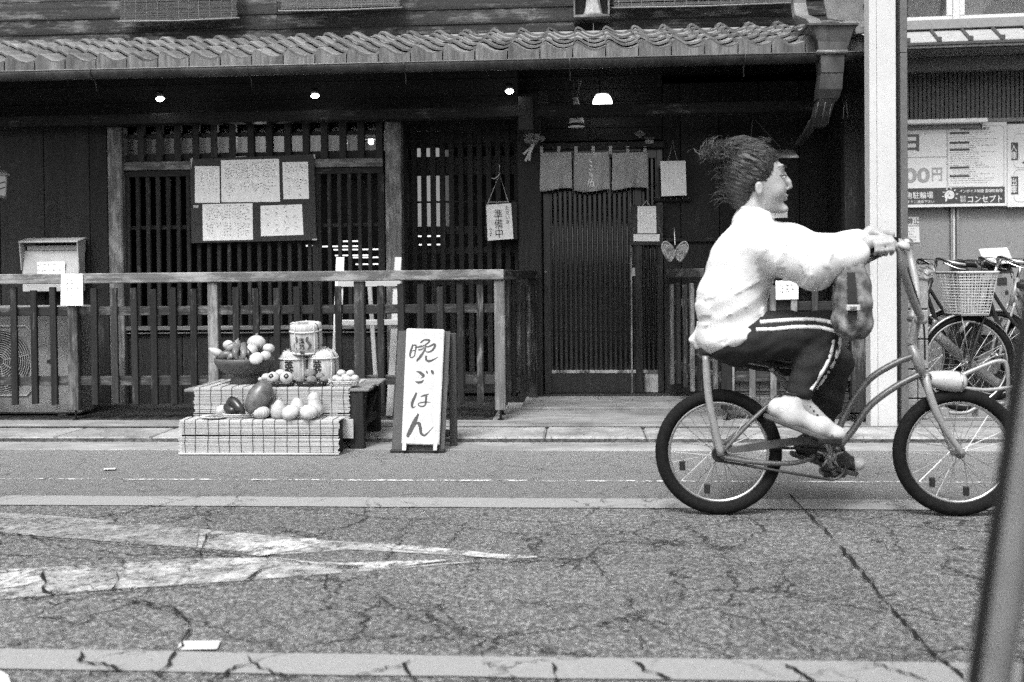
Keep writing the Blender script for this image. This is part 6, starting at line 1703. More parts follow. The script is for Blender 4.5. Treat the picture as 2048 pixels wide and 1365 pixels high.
# ---- bicycles parked in the rack on the right
def parked(label, px, py, Y, yaw, basket=True, R_=.33, fr=None, pale=False, sat=1.0):
    """city bicycle; px, py = front hub; it points to -X, turned by yaw"""
    hub = P(px, py, Y); fm = fr or M['framedark']
    t = thing('parked_bicycle', label, 'bicycle', (hub.x, Y, .04), 'bicycles parked in the rack')
    Mz = Matrix.Rotation(yaw, 3, 'Z'); o_ = Vector((hub.x, Y, 0.037))
    def L(x, y, z): return o_ + Mz @ Vector((x, y, z))
    def tb(pts, r, name, mat, par=t, sub=5): return MB().tube(smooth_path([tuple(p) for p in pts], sub) if len(pts) > 2 else pts, r, 8).build(name, mat, par, 'all')
    wheel(t, L(0, 0, R_), R_, .02, 28, (M['tyre'], M['rimmetal']), yaw); wheel(t, L(1.05, 0, R_), R_, .02, 28, (M['tyre'], M['rimmetal']), yaw)
    for s_ in (-1, 1): tb([L(0, .05 * s_, R_), L(.05, .05 * s_, .5), L(.14, .035 * s_, .72)], .011, 'fork_blade', fm)
    tb([L(.13, 0, .7), L(.19, 0, .9)], .018, 'head_tube', fm)
    tb([L(.155, 0, .78), L(.28, 0, .5), L(.5, 0, .3), L(.62, 0, .27)], .017, 'down_tube', fm); tb([L(.17, 0, .84), L(.34, 0, .6), L(.56, 0, .45)], .013, 'top_tube', fm)
    tb([L(.62, 0, .27), L(.5, 0, .74)], .015, 'seat_tube', fm)
    for s_ in (-1, 1): tb([L(1.05, .055 * s_, R_), L(.62, .03 * s_, .27)], .009, 'chain_stay', fm); tb([L(1.05, .055 * s_, R_), L(.53, .03 * s_, .6)], .008, 'seat_stay', fm)
    tb([L(.5, 0, .74), L(.48, 0, .84)], .012, 'seat_post', M['chrome'])
    sp = [(.36, .012, .02), (.42, .03, .03), (.5, .06, .035), (.58, .095, .035), (.64, .09, .03), (.66, .04, .015)]
    MB().rings([[L(x, ww * cos(2 * pi * k / 14), .86 + hh * sin(2 * pi * k / 14)) for k in range(14)] for x, ww, hh in sp]).build('saddle', M['framedark'], t, 'all')
    tb([L(.19, 0, .9), L(.22, 0, 1.0)], .013, 'stem', M['chrome'])
    tb([L(.34, -.27, 1.0), L(.22, -.24, 1.02), L(.17, -.12, 1.05), L(.22, 0, 1.0), L(.17, .12, 1.05), L(.22, .24, 1.02), L(.34, .27, 1.0)], .0115, 'handlebar', M['chrome'])
    for s_ in (-1, 1): tb([L(.26, .25 * s_, 1.012), L(.38, .28 * s_, .995)], .016, 'grip', M['rubber']); tb([L(.17, .2 * s_, 1.02), L(.24, .26 * s_, .98), L(.3, .28 * s_, .97)], .005, 'brake_lever', M['chrome'])
    tb([L(.2, -.2, 1.03), L(.06, -.1, 1.04), L(.12, -.03, .9)], .0035, 'brake_cable', M['framedark'])
    # mudguards
    for cx_, a0, a1, nm in ((0, .1, 2.6, 'mudguard'), (1.05, .2, 3.0, 'mudguard')):
        b = MB(); rings = []
        for k in range(19):
            a = a0 + (a1 - a0) * k / 18; rr = R_ + .018
            rings.append([L(cx_ + (rr - dd) * cos(a), yy, R_ + (rr - dd) * sin(a)) for yy, dd in ((-.028, .014), (-.016, .003), (0, 0), (.016, .003), (.028, .014), (.0, .004))])
        b.rings(rings).build(nm, M['framepale'] if pale else M['metal'], t, 'all')
    MB().lathe([(.001, -.004), (.09, -.004), (.092, .004), (.001, .004)], L(.62, -.045, .27), 28, Mz @ Ry).build('chainring', M['metal'], t)
    for s_, a in ((-1, .6), (1, .6 + pi)): tb([L(.62, .06 * s_, .27), L(.62 + .16 * cos(a), .07 * s_, .27 + .16 * sin(a))], .01, 'crank', M['metal']); q = L(.62 + .16 * cos(a), .11 * s_, .27 + .16 * sin(a)); box('pedal', q.x - .04, q.x + .04, q.y - .035, q.y + .035, q.z - .01, q.z + .01, M['framedark'], t)
    if basket:
        bk = add('basket', None, Matrix.Translation(L(-.02, 0, .8)), t)
        x0, x1, X0, X1, w0, w1, z0, z1 = -.09, .1, -.13, .14, .12, .17, .67, .95
        def C(u, v, w_):     # u along the rim 0..4, w_ height 0..1
            k = int(u) % 4; f = u - int(u)
            lo = [(x0, -w0), (x1, -w0), (x1, w0), (x0, w0)]; hi = [(X0, -w1), (X1, -w1), (X1, w1), (X0, w1)]
            a = Vector(lo[k]).lerp(Vector(lo[(k + 1) % 4]), f); c_ = Vector(hi[k]).lerp(Vector(hi[(k + 1) % 4]), f); p = a.lerp(c_, w_)
            dip = .0
            return L(p.x, p.y, z0 + (z1 - z0) * w_ + dip)
        b = MB()
        for i in range(15):
            w_ = i / 14 * .97; b.tube([C(u / 4, 0, w_) for u in range(17)], .0022, 4)
        for i in range(36): u = i / 9; b.tube([C(u, 0, 0), C(u, 0, 1)], .0022, 4)
        for i in range(6): y_ = -w0 + 2 * w0 * i / 5; b.tube([L(x0, y_, z0), L(x1, y_, z0)], .0022, 4)
        b.build('wire_mesh', M['basketwire'], bk, fix=False, kind='stuff')
        tb([C(u / 4, 0, 1) for u in range(17)], .008, 'rim', M['basketwire'], bk, 2)
        MB().rings([[L(x, y, z) for x, y in ((x0, -w0), (x1, -w0), (x1, w0), (x0, w0))] for z in (z0 - .012, z0 - .002)]).build('bottom_plate', M['metal'], bk)
        for s_ in (-1, 1): tb([L(-.08, .1 * s_, .67), L(-.0, .055 * s_, R_)], .004, 'basket_stay', M['metal'], bk)
    return t
M['basketwire'] = flat('pale_basket_wire', .5, .45, .5)
parked('black city bicycle with a pale wire basket, nearest of the parked bicycles', 1932, 745, 7.35, .12)
parked('city bicycle without basket, behind the pale basket, half hidden', 1815, 742, 7.95, .2, False, fr=M['framedark'])
parked('dark city bicycle without basket, deepest in the rack near the block pillar', 1900, 722, 8.5, .3, False)
parked('city bicycle without basket, farthest right in the rack and mostly out of view', 1990, 745, 8.0, .25, False, fr=M['framepale'], pale=True)
# rack of bent steel tube
rk = thing('bicycle_rack', 'bent steel tube bicycle rack under the parked bicycles', 'bicycle rack', (X(1960, 7.2, 850), 7.2, .04))
def rt_(pts, r=.014, mat=None): MB().tube(smooth_path([tuple(p) for p in pts], 6), r, 10).build('tube', mat or M['framepale'], rk, 'all')
rt_([P(1870, 640, 7.6), P(1860, 690, 7.6), P(1850, 735, 7.6), P(1846, 800, 7.6)], .016)
rt_([P(1875, 672, 7.65), P(1912, 705, 7.65), P(1962, 745, 7.65), P(1995, 768, 7.65)], .036, M['machine'])
rt_([P(1900, 762, 7.0), P(1960, 735, 7.0), P(2000, 722, 7.0), P(2014, 735, 7.0), P(2016, 790, 7.0), P(2010, 820, 7.0)])
rt_([P(1900, 772, 6.95), P(1965, 780, 6.95), P(2012, 776, 6.95), P(2060, 770, 6.95)], .012)
rt_([P(1862, 800, 7.0), P(1885, 822, 7.0), P(1930, 826, 7.0), P(1962, 812, 7.0), P(2010, 806, 7.0)], .012)
for px in (1966, 1890): box('foot_block', X(px - 9, 6.98, 830), X(px + 9, 6.98, 830), 6.98, 7.1, .036, Z(817, 6.98, px), M['framepale'], rk, .004)
box('ground_rail', X(1880, 6.9, 845), X(2070, 6.9, 845), 6.9, 6.95, .036, .06, M['metal'], rk)
# ================================================================== the rider: every surface grown from one distance field
class Field:
    def __init__(s, lo, hi, h):
        s.h = h; s.lo = np.array(lo, float); n = np.ceil((np.array(hi) - s.lo) / h).astype(int) + 1
        s.ax = [s.lo[i] + h * np.arange(n[i]) for i in range(3)]; s.v = np.full(n, .2, np.float32)
    def _sl(s, lo, hi):
        a = np.maximum(((np.array(lo) - s.lo) / s.h).astype(int), 0); b = np.minimum(((np.array(hi) - s.lo) / s.h).astype(int) + 2, s.v.shape)
        sl = tuple(slice(a[i], b[i]) for i in range(3))
        g = np.meshgrid(*[s.ax[i][sl[i]] for i in range(3)], indexing='ij'); return sl, g
    def _join(s, sl, d, k, sub=False):
        a = s.v[sl]
        if sub: d = -d; hh = np.clip(.5 + .5 * (d - a) / k, 0, 1); s.v[sl] = a + (d - a) * hh + k * hh * (1 - hh)
        else: hh = np.clip(.5 + .5 * (a - d) / k, 0, 1); s.v[sl] = a + (d - a) * hh - k * hh * (1 - hh)
    def cone(s, a, b, ra, rb, k=.02):
        a, b = np.array(a, float), np.array(b, float); m = max(ra, rb) + .05 + k
        sl, (x, y, z) = s._sl(np.minimum(a, b) - m, np.maximum(a, b) + m)
        ab = b - a; L = ab @ ab
        t = np.clip(((x - a[0]) * ab[0] + (y - a[1]) * ab[1] + (z - a[2]) * ab[2]) / max(L, 1e-9), 0, 1)
        d = np.sqrt((x - a[0] - t * ab[0]) ** 2 + (y - a[1] - t * ab[1]) ** 2 + (z - a[2] - t * ab[2]) ** 2) - (ra + (rb - ra) * t)
        s._join(sl, d, k); return s
    def ell(s, c, r, k=.02, sub=False, rot=0.0):
        c, r = np.array(c, float), np.array(r, float); m = max(r) + .05 + k
        sl, (x, y, z) = s._sl(c - m, c + m); X_, Y_, Z_ = x - c[0], y - c[1], z - c[2]
        if rot: X_, Z_ = X_ * cos(rot) + Z_ * sin(rot), -X_ * sin(rot) + Z_ * cos(rot)
        q = np.sqrt((X_ / r[0]) ** 2 + (Y_ / r[1]) ** 2 + (Z_ / r[2]) ** 2); q2 = np.sqrt((X_ / r[0] ** 2) ** 2 + (Y_ / r[1] ** 2) ** 2 + (Z_ / r[2] ** 2) ** 2)
        s._join(sl, q * (q - 1) / np.maximum(q2, 1e-6), k, sub); return s
    def chain(s, pts, rs, k=.02):
        for i in range(len(pts) - 1): s.cone(pts[i], pts[i + 1], rs[i], rs[i + 1], k)
        return s
    def ripple(s, fn):
        x, y, z = np.meshgrid(*s.ax, indexing='ij', sparse=True); s.v += fn(x, y, z).astype(np.float32); return s
    def sample(s, p):
        i = [min(max(int((p[k] - s.lo[k]) / s.h), 0), s.v.shape[k] - 1) for k in range(3)]; return s.v[tuple(i)]
    def mesh(s):
        v = s.v; ins = v < 0; nx, ny, nz = v.shape
        off = [(i, j, k) for i in (0, 1) for j in (0, 1) for k in (0, 1)]
        cnt = sum(ins[i:nx - 1 + i, j:ny - 1 + j, k:nz - 1 + k].astype(np.int8) for i, j, k in off)
        act = np.argwhere((cnt > 0) & (cnt < 8)); idx = -np.ones((nx - 1, ny - 1, nz - 1), np.int64); idx[tuple(act.T)] = np.arange(len(act))
        cv = [v[act[:, 0] + i, act[:, 1] + j, act[:, 2] + k] for i, j, k in off]
        pos = np.zeros((len(act), 3)); n = np.zeros(len(act))
        for a in range(8):
            for b_ in range(a + 1, 8):
                if sum(abs(off[a][q] - off[b_][q]) for q in range(3)) != 1: continue
                m = (cv[a] < 0) != (cv[b_] < 0); t = cv[a][m] / (cv[a][m] - cv[b_][m])
                pa, pb = np.array(off[a], float), np.array(off[b_], float); pos[m] += pa + t[:, None] * (pb - pa); n[m] += 1
        pos = (pos / n[:, None] + act) * s.h + s.lo
        F = []
        for ax in range(3):
            u, w_ = (ax + 1) % 3, (ax + 2) % 3
            sa = [slice(None)] * 3; sb = [slice(None)] * 3; sa[ax] = slice(0, -1); sb[ax] = slice(1, None)
            e = np.argwhere(ins[tuple(sa)] != ins[tuple(sb)])
            ok = (e[:, u] > 0) & (e[:, w_] > 0) & (e[:, u] < v.shape[u] - 1) & (e[:, w_] < v.shape[w_] - 1); e = e[ok]
            fl = ins[tuple(e.T)]
            q = []
            for du, dw in ((1, 1), (0, 1), (0, 0), (1, 0)):
                c = e.copy(); c[:, u] -= du; c[:, w_] -= dw; q.append(idx[tuple(c.T)])
            q = np.stack(q, 1); q[~fl] = q[~fl][:, ::-1]; F.append(q)
        return pos, np.concatenate(F)
    def build(s, name, mat, parent, **props):
        pos, F = s.mesh(); c = pos.mean(0)
        me = bpy.data.meshes.new(name); me.vertices.add(len(pos)); me.vertices.foreach_set('co', (pos - c).astype(np.float32).ravel())
        me.loops.add(F.size); me.loops.foreach_set('vertex_index', F.ravel().astype(np.int32)); me.polygons.add(len(F))
        me.polygons.foreach_set('loop_start', np.arange(0, F.size, 4, dtype=np.int32)); me.update(calc_edges=True); me.validate(); me.shade_smooth(); me.materials.append(mat)
        return add(name, me, Matrix.Translation(Vector(c)), parent, **props)

M['skin'] = rough_mat('skin', .3, .37, 60, .5, .04, .4); M['skin'].node_tree.nodes['Principled BSDF'].inputs['Subsurface Weight'].default_value = .0
M['sweater'] = rough_mat('white_fleece', .6, .68, 240, .95, .35, .1, False, dist=.003)
M['trousers'] = rough_mat('black_jersey', .018, .03, 150, .85, .2, .2, False)
M['stripe'] = flat('white_stripe', .72, .8, .2)
M['hair'] = rough_mat('dark_hair', .014, .05, 90, .5, .5, .4, False, stretch=(.25, 1, 1), dist=.006)
M['shoe'] = rough_mat('white_shoe', .42, .54, 60, .6, .05, .3); M['sole'] = flat('shoe_sole', .07, .7); M['shoedark'] = flat('dark_shoe', .03, .6)
rider = thing('person', 'person in a white sweatshirt and striped dark trousers riding the cruiser bicycle', 'person', B(1460, 700))
sk = Field(B(1370, 960, .45) * 1 - Vector((.02, .95, 0)), B(1835, 255, .5) + Vector((.03, 0, .02)), .0062)
# trunk
for s_ in (-1, 1):
    sk.chain([B(1460, 668, .06 * s_), B(1462, 610, .05 * s_), B(1488, 520, .07 * s_), B(1502, 462, .08 * s_)], [.1, .095, .1, .06], .04)
sk.chain([B(1500, 450), B(1505, 425), B(1514, 395)], [.06, .05, .05], .03)
# head
sk.ell(B(1513, 346), (.097, .075, .106), .02); sk.ell(B(1538, 375), (.068, .06, .088), .03, rot=.12)
sk.chain([B(1525, 408), B(1562, 417)], [.038, .022], .02); sk.ell(B(1570, 419), (.013, .018, .012), .012)
for s_ in (-1, 1):
    sk.ell(B(1553, 382, .034 * s_), (.026, .022, .026), .02); sk.ell(B(1518, 377, .079 * s_), (.018, .009, .03), .006)
    sk.ell(B(1521, 377, .088 * s_), (.008, .006, .016), .005, True)
sk.cone(B(1564, 335, -.028), B(1563, 335, .028), .011, .011, .02)
for s_ in (-1, 1): sk.ell(B(1570, 354, .03 * s_), (.009, .012, .008), .014, True)
sk.chain([B(1568, 348), B(1577, 364), B(1581, 374)], [.008, .0085, .0085], .014)
for s_ in (-1, 1): sk.ell(B(1575, 378, .011 * s_), (.009, .007, .006), .008)
sk.ell(B(1572.5, 391.5), (.008, .018, .005), .01); sk.ell(B(1571.5, 399), (.008, .016, .006), .01)
# arms and hands
An = [B(1515, 482, -.16), B(1628, 528, -.255), B(1712, 506, -.268)]; Af = [B(1515, 476, .16), B(1640, 515, .26), B(1717, 482, .268)]
for A in (An, Af): sk.chain([A[0], A[1], A[2]], [.05, .04, .027], .02)
def hand(g0, g1, wr, side):
    """hand closed over a grip from g0 (front) to g1 (rear): palm on top, fingers wrapped round the outside"""
    d = (g1 - g0).normalized(); o = Vector((0, side, 0)); u = Vector((0, 0, 1))
    def at(t, oo, uu): return g0.lerp(g1, t) + o * oo + u * uu
    sk.chain([wr, at(.95, .004, .026), at(.5, .012, .03)], [.026, .024, .02], .015)
    sk.cone(at(.28, .012, .027), at(.82, .012, .027), .0165, .0175, .014)
    for i, (t, L) in enumerate(((.24, 1.0), (.43, 1.08), (.62, 1.0), (.8, .85))):
        r = .0098 - .0006 * i
        sk.chain([at(t, .016, .032), at(t - .02, .034, .016), at(t - .03, .036 * (.98), -.012 * L), at(t - .02, .014, -.028 * L)], [r * 1.12, r * 1.05, r, r * .85], .0045)
    sk.chain([at(.85, -.014, .024), at(.6, -.03, .012), at(.36, -.028, .0), at(.22, -.02, -.008)], [.013, .0115, .0105, .009], .006)
hand(Gn[0], Gn[1], An[2], -1); hand(Gf[0], Gf[1], Af[2], 1)
# legs
Ln = [B(1468, 678, -.09), B(1662, 654, -.13), B(1600, 788, -.125)]; Lf = [B(1472, 682, .09), B(1672, 725, .12), B(1632, 878, .12)]
for L_, toe in ((Ln, B(1662, 858, -.13)), (Lf, B(1690, 924, .125))):
    sk.chain(L_ + [L_[2] + Vector((0, 0, -.03)), toe], [.085, .055, .036, .034, .022], .02)
sk.build('body', M['skin'], rider)

# eyes, brows
for s_ in (-1, 1):
    c = B(1566, 354, .03 * s_)
    e = Field(c - Vector((.02, .02, .02)), c + Vector((.02, .02, .02)), .002)
    e.ell(c, (.0115, .0115, .0105), .002); e.build('eye', flat('eye_white', .55, .2) if s_ < 0 else bpy.data.materials['eye_white'], rider)
    MB().lathe([(.001, .001), (.005, 0), (.001, -.002)], c + Vector((.0095, -.0 + .004 * s_, 0)), 12, Matrix.Rotation(pi / 2, 3, 'Y')).build('iris', M['black'], rider)
    MB().tube(smooth_path([tuple(B(x, y, dy * s_)) for x, y, dy in ((1559, 352, .048), (1567, 350.5, .042), (1573, 352.5, .028))], 4), .0028, 6).build('eyelash', M['hair'], rider)
    MB().tube(smooth_path([tuple(B(x, y, dy * s_)) for x, y, dy in ((1556, 335, .052), (1567, 332, .042), (1573, 335, .022))], 4), [.002] * 4 + [.0036] * 4 + [.002], 6).build('eyebrow', M['hair'], rider)

MB().tube(smooth_path([tuple(B(x, 395.5, dy)) for x, dy in ((1566, -.026), (1571, -.016), (1574.5, 0), (1571, .016), (1566, .026))], 4), .0013, 6).build('mouth_line', flat('lip_shade', .1, .6), rider)
# sweatshirt
sw = Field(B(1345, 750, .46) - Vector((.02, .98, 0)), B(1740, 395, .5) + Vector((.03, 0, .02)), .0072)
for s_ in (-1, 1):
    sw.chain([B(1460, 655, .07 * s_), B(1462, 600, .07 * s_), B(1490, 520, .075 * s_), B(1506, 458, .075 * s_)], [.125, .128, .128, .082], .05)
sw.chain([B(1502, 448), B(1507, 434)], [.08, .072], .03)
sw.ell(B(1459, 672), (.142, .2, .07), .04); sw.ell(B(1485, 650), (.12, .18, .07), .04)
sw.chain([B(1408, 668), B(1384, 680)], [.03, .014], .02); sw.chain([B(1404, 690), B(1418, 712)], [.03, .02], .02)
for s_, A in ((-1, An), (1, Af)):
    q0, q1, q2 = A
    sw.chain([q0 + Vector((0, -.005 * s_, 0)), q0.lerp(q1, .55), q1, q1.lerp(q2, .55)], [.086, .095, .094, .07], .04)
    sw.cone(q1.lerp(q2, .74), q1.lerp(q2, .98), .064, .054, .008)
creases = [((1548, 552), (1505, 585), (1432, 622), .011, 13), ((1535, 590), (1490, 628), (1425, 662), .012, 14), ((1545, 480), (1520, 530), (1528, 565), .010, 12), ((1478, 450), (1455, 520), (1440, 590), .006, 16),
           ((1575, 470), (1560, 520), (1575, 560), .010, 12), ((1612, 478), (1600, 520), (1618, 565), .009, 12), ((1655, 490), (1645, 525), (1655, 560), .010, 10), ((1500, 480), (1540, 470), (1580, 478), .006, 12),
           ((1408, 640), (1460, 655), (1515, 640), .008, 11), ((1400, 600), (1450, 612), (1490, 600), .006, 14), ((1440, 668), (1450, 690), (1446, 704), .005, 12), ((1480, 662), (1484, 685), (1478, 700), .005, 12), ((1510, 640), (1520, 660), (1512, 680), .004, 12), ((1625, 545), (1640, 560), (1668, 545), .007, 10)]
def folds(x, y, z):
    out = np.zeros(np.broadcast(x, y, z).shape, np.float32)
    nearside = (y - YR)
    for p0, p1, p2, A_, w_ in creases:
        for q0, q1 in ((p0, p1), (p1, p2)):
            a_, b_ = B(*q0, -.15), B(*q1, -.15); vx, vz = b_.x - a_.x, b_.z - a_.z; L2 = vx * vx + vz * vz
            xx = x + .02 * nearside; t = np.clip(((xx - a_.x) * vx + (z - a_.z) * vz) / L2, 0, 1)
            d = np.sqrt((xx - a_.x - t * vx) ** 2 + (z - a_.z - t * vz) ** 2) / (w_ * 1.25 * SC)
            g = .62 * A_ * np.exp(-d * d) * (1 if q0 is p1 else .8) - .28 * A_ * np.exp(-((d - 1.9) / .8) ** 2)
            out = np.where(np.abs(g) > np.abs(out), g, out)
    return out + .0014 * np.sin(60 * (x * .8 + z * .3) + 4 * np.sin(17 * z + 9 * y)) + .0016 * np.sin(34 * (x * .4 - z) + 3 * np.sin(11 * x + 8 * y))
sw.ripple(folds)
sw.ell(B(1512, 408), (.072, .066, .052), .012, True)
sw.ell(B(1712, 506, -.268), (.03, .036, .036), .01, True); sw.ell(B(1717, 482, .268), (.03, .036, .036), .01, True)
sw.build('sweatshirt', M['sweater'], rider)
nk = B(1512, 428)
MB().torus(nk, .07, .009, 'Z', 36, 8, 1, Matrix.Rotation(.36, 3, 'Y')).build('neckband', M['sweater'], rider, 'all')

# trousers
tr = Field(B(1400, 930, .3) - Vector((.02, .6, 0)), B(1720, 590, .3) + Vector((.03, 0, .02)), .0068)
tr.chain([Ln[0], Ln[0].lerp(Ln[1], .5) + Vector((0, 0, -.008)), Ln[1], Ln[1].lerp(Ln[2], .5) + Vector((-.012, 0, 0)), Ln[2] + Vector((0, 0, .014))], [.108, .094, .064, .062, .054], .03)
tr.chain([Lf[0], Lf[0].lerp(Lf[1], .5), Lf[1], Lf[1].lerp(Lf[2], .5), Lf[2] + Vector((0, 0, .02))], [.11, .095, .068, .064, .054], .03)
tr.ell(B(1462, 672), (.13, .17, .09), .04)
tr.ripple(lambda x, y, z: .0025 * np.sin(60 * (x + .4 * z) + 3 * np.sin(14 * z)) + .0015 * np.sin(110 * (z - .3 * x) + 2 * np.sin(30 * x)))
tr.build('trousers', M['trousers'], rider)
def on_surf(f, px, py, y0=-.42, y1=.3):
    n = 400; prev = None
    for k in range(n):
        dy = y0 + (y1 - y0) * k / n; p = B(px, py, dy)
        if f.lo[0] < p.x and p.z > f.lo[2] and f.lo[1] < p.y and f.sample(p) < 0: return p
    return B(px, py, -.2)
for pts in (((1520, 645), (1545, 643), (1590, 640), (1630, 640), (1660, 645), (1680, 652)), ((1512, 660), (1545, 659), (1590, 655), (1635, 655), (1660, 660), (1676, 666))):
    q = [on_surf(tr, x, y) + Vector((0, -.001, 0)) for x, y in smooth_path(pts, 10)]
    MB().tube(q, .0085, 8).build('side_stripe', M['stripe'], rider, 'all')
for pts in (((1680, 672), (1677, 700), (1668, 725), (1652, 752), (1634, 780)), ((1666, 680), (1662, 704), (1653, 728), (1637, 755), (1621, 780))):
    q = [on_surf(tr, x, y) + Vector((0, .002, 0)) for x, y in smooth_path(pts, 6)]
    MB().tube(q, .009, 8).build('side_stripe', M['stripe'], rider, 'all')
# shoes
def shoe(heel, ank, ball_, toe, mu, ms, cap=None, sgn=-1):
    f = Field(np.minimum.reduce([np.array(v) for v in (heel, ank, ball_, toe)]) - .09, np.maximum.reduce([np.array(v) for v in (heel, ank, ball_, toe)]) + .09, .0055)
    f.chain([heel + Vector((0, 0, .012)), ball_ + Vector((0, 0, .008)), toe], [.04, .038, .027], .03); f.chain([ank + Vector((0, 0, .01)), heel.lerp(ball_, .3)], [.044, .044], .03)
    f.ell(toe + Vector((-.01, 0, .0)), (.035, .036, .022), .02)
    s_ = add('shoe', None, Matrix.Translation(ball_), rider)
    f.build('upper', mu, s_)
    d = (toe - heel).normalized(); n = Vector((-d.z, 0, d.x)); 
    if n.z < 0: n = -n
    out = [(-.045, .0), (-.038, .028), (.02, .04), (.3, .038), (.62, .048), (.85, .046), (1.05, .032), (1.16, .0)]
    L_ = (toe - heel).length; ol = [heel + d * (t * L_ if t > 0 else t) + Vector((0, w_, 0)) - n * .027 for t, w_ in out] + [heel + d * (t * L_ if t > 0 else t) + Vector((0, -w_, 0)) - n * .027 for t, w_ in out[-2:0:-1]]
    q = smooth_path([tuple(p) for p in ol + [ol[0]]], 3)[:-1]
    MB().prism(q, -n * .02).build('sole', ms, s_, bevel=.005)
    if cap:
        c = toe + Vector((.016, 0, .002)); g = Field(c - Vector((.08, .08, .08)), c + Vector((.08, .08, .08)), .005); g.ell(c, (.034, .043, .031), .01); g.build('toe_cap', cap, s_)
    tp = ank + Vector((.002, 0, .026)); MB().torus(tp, .043, .008, 'Z', 24, 8, .8).build('collar', M['trousers'] if mu is M['shoe'] else M['string'], s_, 'all')
    MB().tube(smooth_path([tuple(toe + Vector((-.03, dy, dz))) for dy, dz in ((-.036, -.012), (-.026, .012), (0, .024), (.026, .012), (.036, -.012))], 4), .0045, 6).build('toe_seam', M['sole'], s_, 'all')
    b = MB()
    for k in range(4):
        p = ank.lerp(ball_, .38 + .15 * k) + Vector((0, 0, .04)); b.tube([p + Vector((0, -.03, -.006)), p + Vector((0, 0, .006)), p + Vector((0, .03, -.006))], .0045, 5)
    b.build('laces', M['board'] if mu is M['shoe'] else M['string'], s_, fix=False, kind='stuff')
shoe(B(1556, 822, -.125), B(1592, 800, -.125), B(1640, 856, -.13), B(1676, 868, -.13), M['shoe'], M['sole'])
shoe(B(1606, 896, .12), B(1628, 885, .12), B(1672, 918, .125), B(1706, 928, .125), M['shoedark'], M['sole'], M['shoe'])

# hair
hr = Field(B(1395, 445, .12) - Vector((.02, .28, 0)), B(1575, 268, .14) + Vector((.0, 0, .02)), .0058)
hr.ell(B(1508, 342), (.104, .085, .115), .02); hr.ell(B(1478, 348), (.06, .07, .1), .04); hr.ell(B(1448, 305), (.042, .045, .036), .012); hr.ell(B(1478, 392), (.045, .06, .055), .03); hr.ell(B(1482, 292), (.06, .05, .03), .03)
hr.ripple(lambda x, y, z: .0022 * np.sin(330 * (z + .45 * x) + 5 * np.sin(18 * x + 30 * y)) + .0022 * np.sin(210 * (y + .5 * z + .3 * x) + 4 * np.sin(26 * x)) + .003 * np.sin(45 * x + 3 * np.sin(30 * z)))
hr.ell(B(1594, 388), (.132, .16, .172), .02, True); 
for s_ in (-1, 1): hr.ell(B(1522, 384, .085 * s_), (.03, .03, .038), .015, True)
hr.build('hair', M['hair'], rider)
# combed strands that run over the head into a loose messy bun
rg = random.Random(5)
def grad(f, p):
    h = f.h; v = [f.sample(p + Vector([h if k == i else 0 for k in range(3)])) - f.sample(p - Vector([h if k == i else 0 for k in range(3)])) for i in range(3)]
    g = Vector([float(q) for q in v]); return g.normalized() if g.length > 1e-6 else Vector((0, 0, 1))
bun = B(1446, 306)
b = MB(); made = 0
while made < 1000:
    a_, e_ = rg.uniform(-1.2, 2.6), rg.uniform(-1.0, 1.0)
    p = B(1508, 342) + Vector((.13 * cos(a_) * cos(e_), .1 * sin(e_) * rg.choice((-1, 1)), .14 * sin(a_) * cos(e_)))
    for _ in range(5): p = p - grad(hr, p) * (float(hr.sample(p)) - .001)
    if abs(hr.sample(p)) > .02 or (p.x > B(1540, 340).x and p.z < B(1540, 325).z): made += .2; continue
    path = [p.copy()]; lift = rg.uniform(.0, .005)
    for k in range(9):
        d = bun - p
        if d.length < .03: break
        g_ = grad(hr, p); d = (d - g_ * d.dot(g_)); d = d.normalized() if d.length > 1e-5 else Vector((-1, 0, 0))
        p = p + d * .02 + Vector((rg.uniform(-.002, .002), rg.uniform(-.002, .002), rg.uniform(-.002, .002))); p = p - grad(hr, p) * (float(hr.sample(p)) - lift * (.3 + .1 * k)); path.append(p.copy())
    if len(path) > 2:
        n_ = len(path); b.tube(path, [.0017 * (1 if 0 < i < n_ - 1 else .4) for i in range(n_)], 3, False); made += 1
    else: made += .2
for k in range(420):                                   # loops and ends of the bun
    a0, t0 = rg.uniform(0, 6.28), rg.uniform(-1, 1); c = bun + Vector((rg.gauss(-.012, .03), rg.gauss(0, .028), rg.gauss(.0, .018))); r_ = rg.uniform(.012, .04)
    ax1 = Vector((rg.gauss(0, 1), rg.gauss(0, 1), rg.gauss(0, 1))).normalized(); ax2 = ax1.orthogonal().normalized()
    pts = [c + (ax1 * cos(a0 + t * 2.4) + ax2 * sin(a0 + t * 2.4)) * r_ * (1 + .25 * t) for t in (0, .25, .5, .75, 1)]
    b.tube(pts, [.0014, .0016, .0015, .0012, .0005], 3, False)
for k in range(260):                                   # wisps at the nape, the back and above the brow
    z_ = rg.random(); bx, by, bdy = (rg.uniform(1440, 1500), rg.uniform(320, 405), rg.uniform(-.07, .06)) if z_ < .7 else (rg.uniform(1480, 1545), rg.uniform(280, 300), rg.uniform(-.05, .05))
    L_ = rg.uniform(8, 30); dz_ = rg.uniform(-10, 16)
    b.tube(smooth_path([tuple(B(bx, by, bdy)), tuple(B(bx - L_ * .5, by - 4 + dz_ * .3, bdy + rg.uniform(-.012, .012))), tuple(B(bx - L_, by + dz_, bdy + rg.uniform(-.02, .02)))], 3), [.0013] * 4 + [.001, .0008, .0004], 3, False)
b.build('loose_strands', M['hair'], rider, fix=False, kind='stuff')

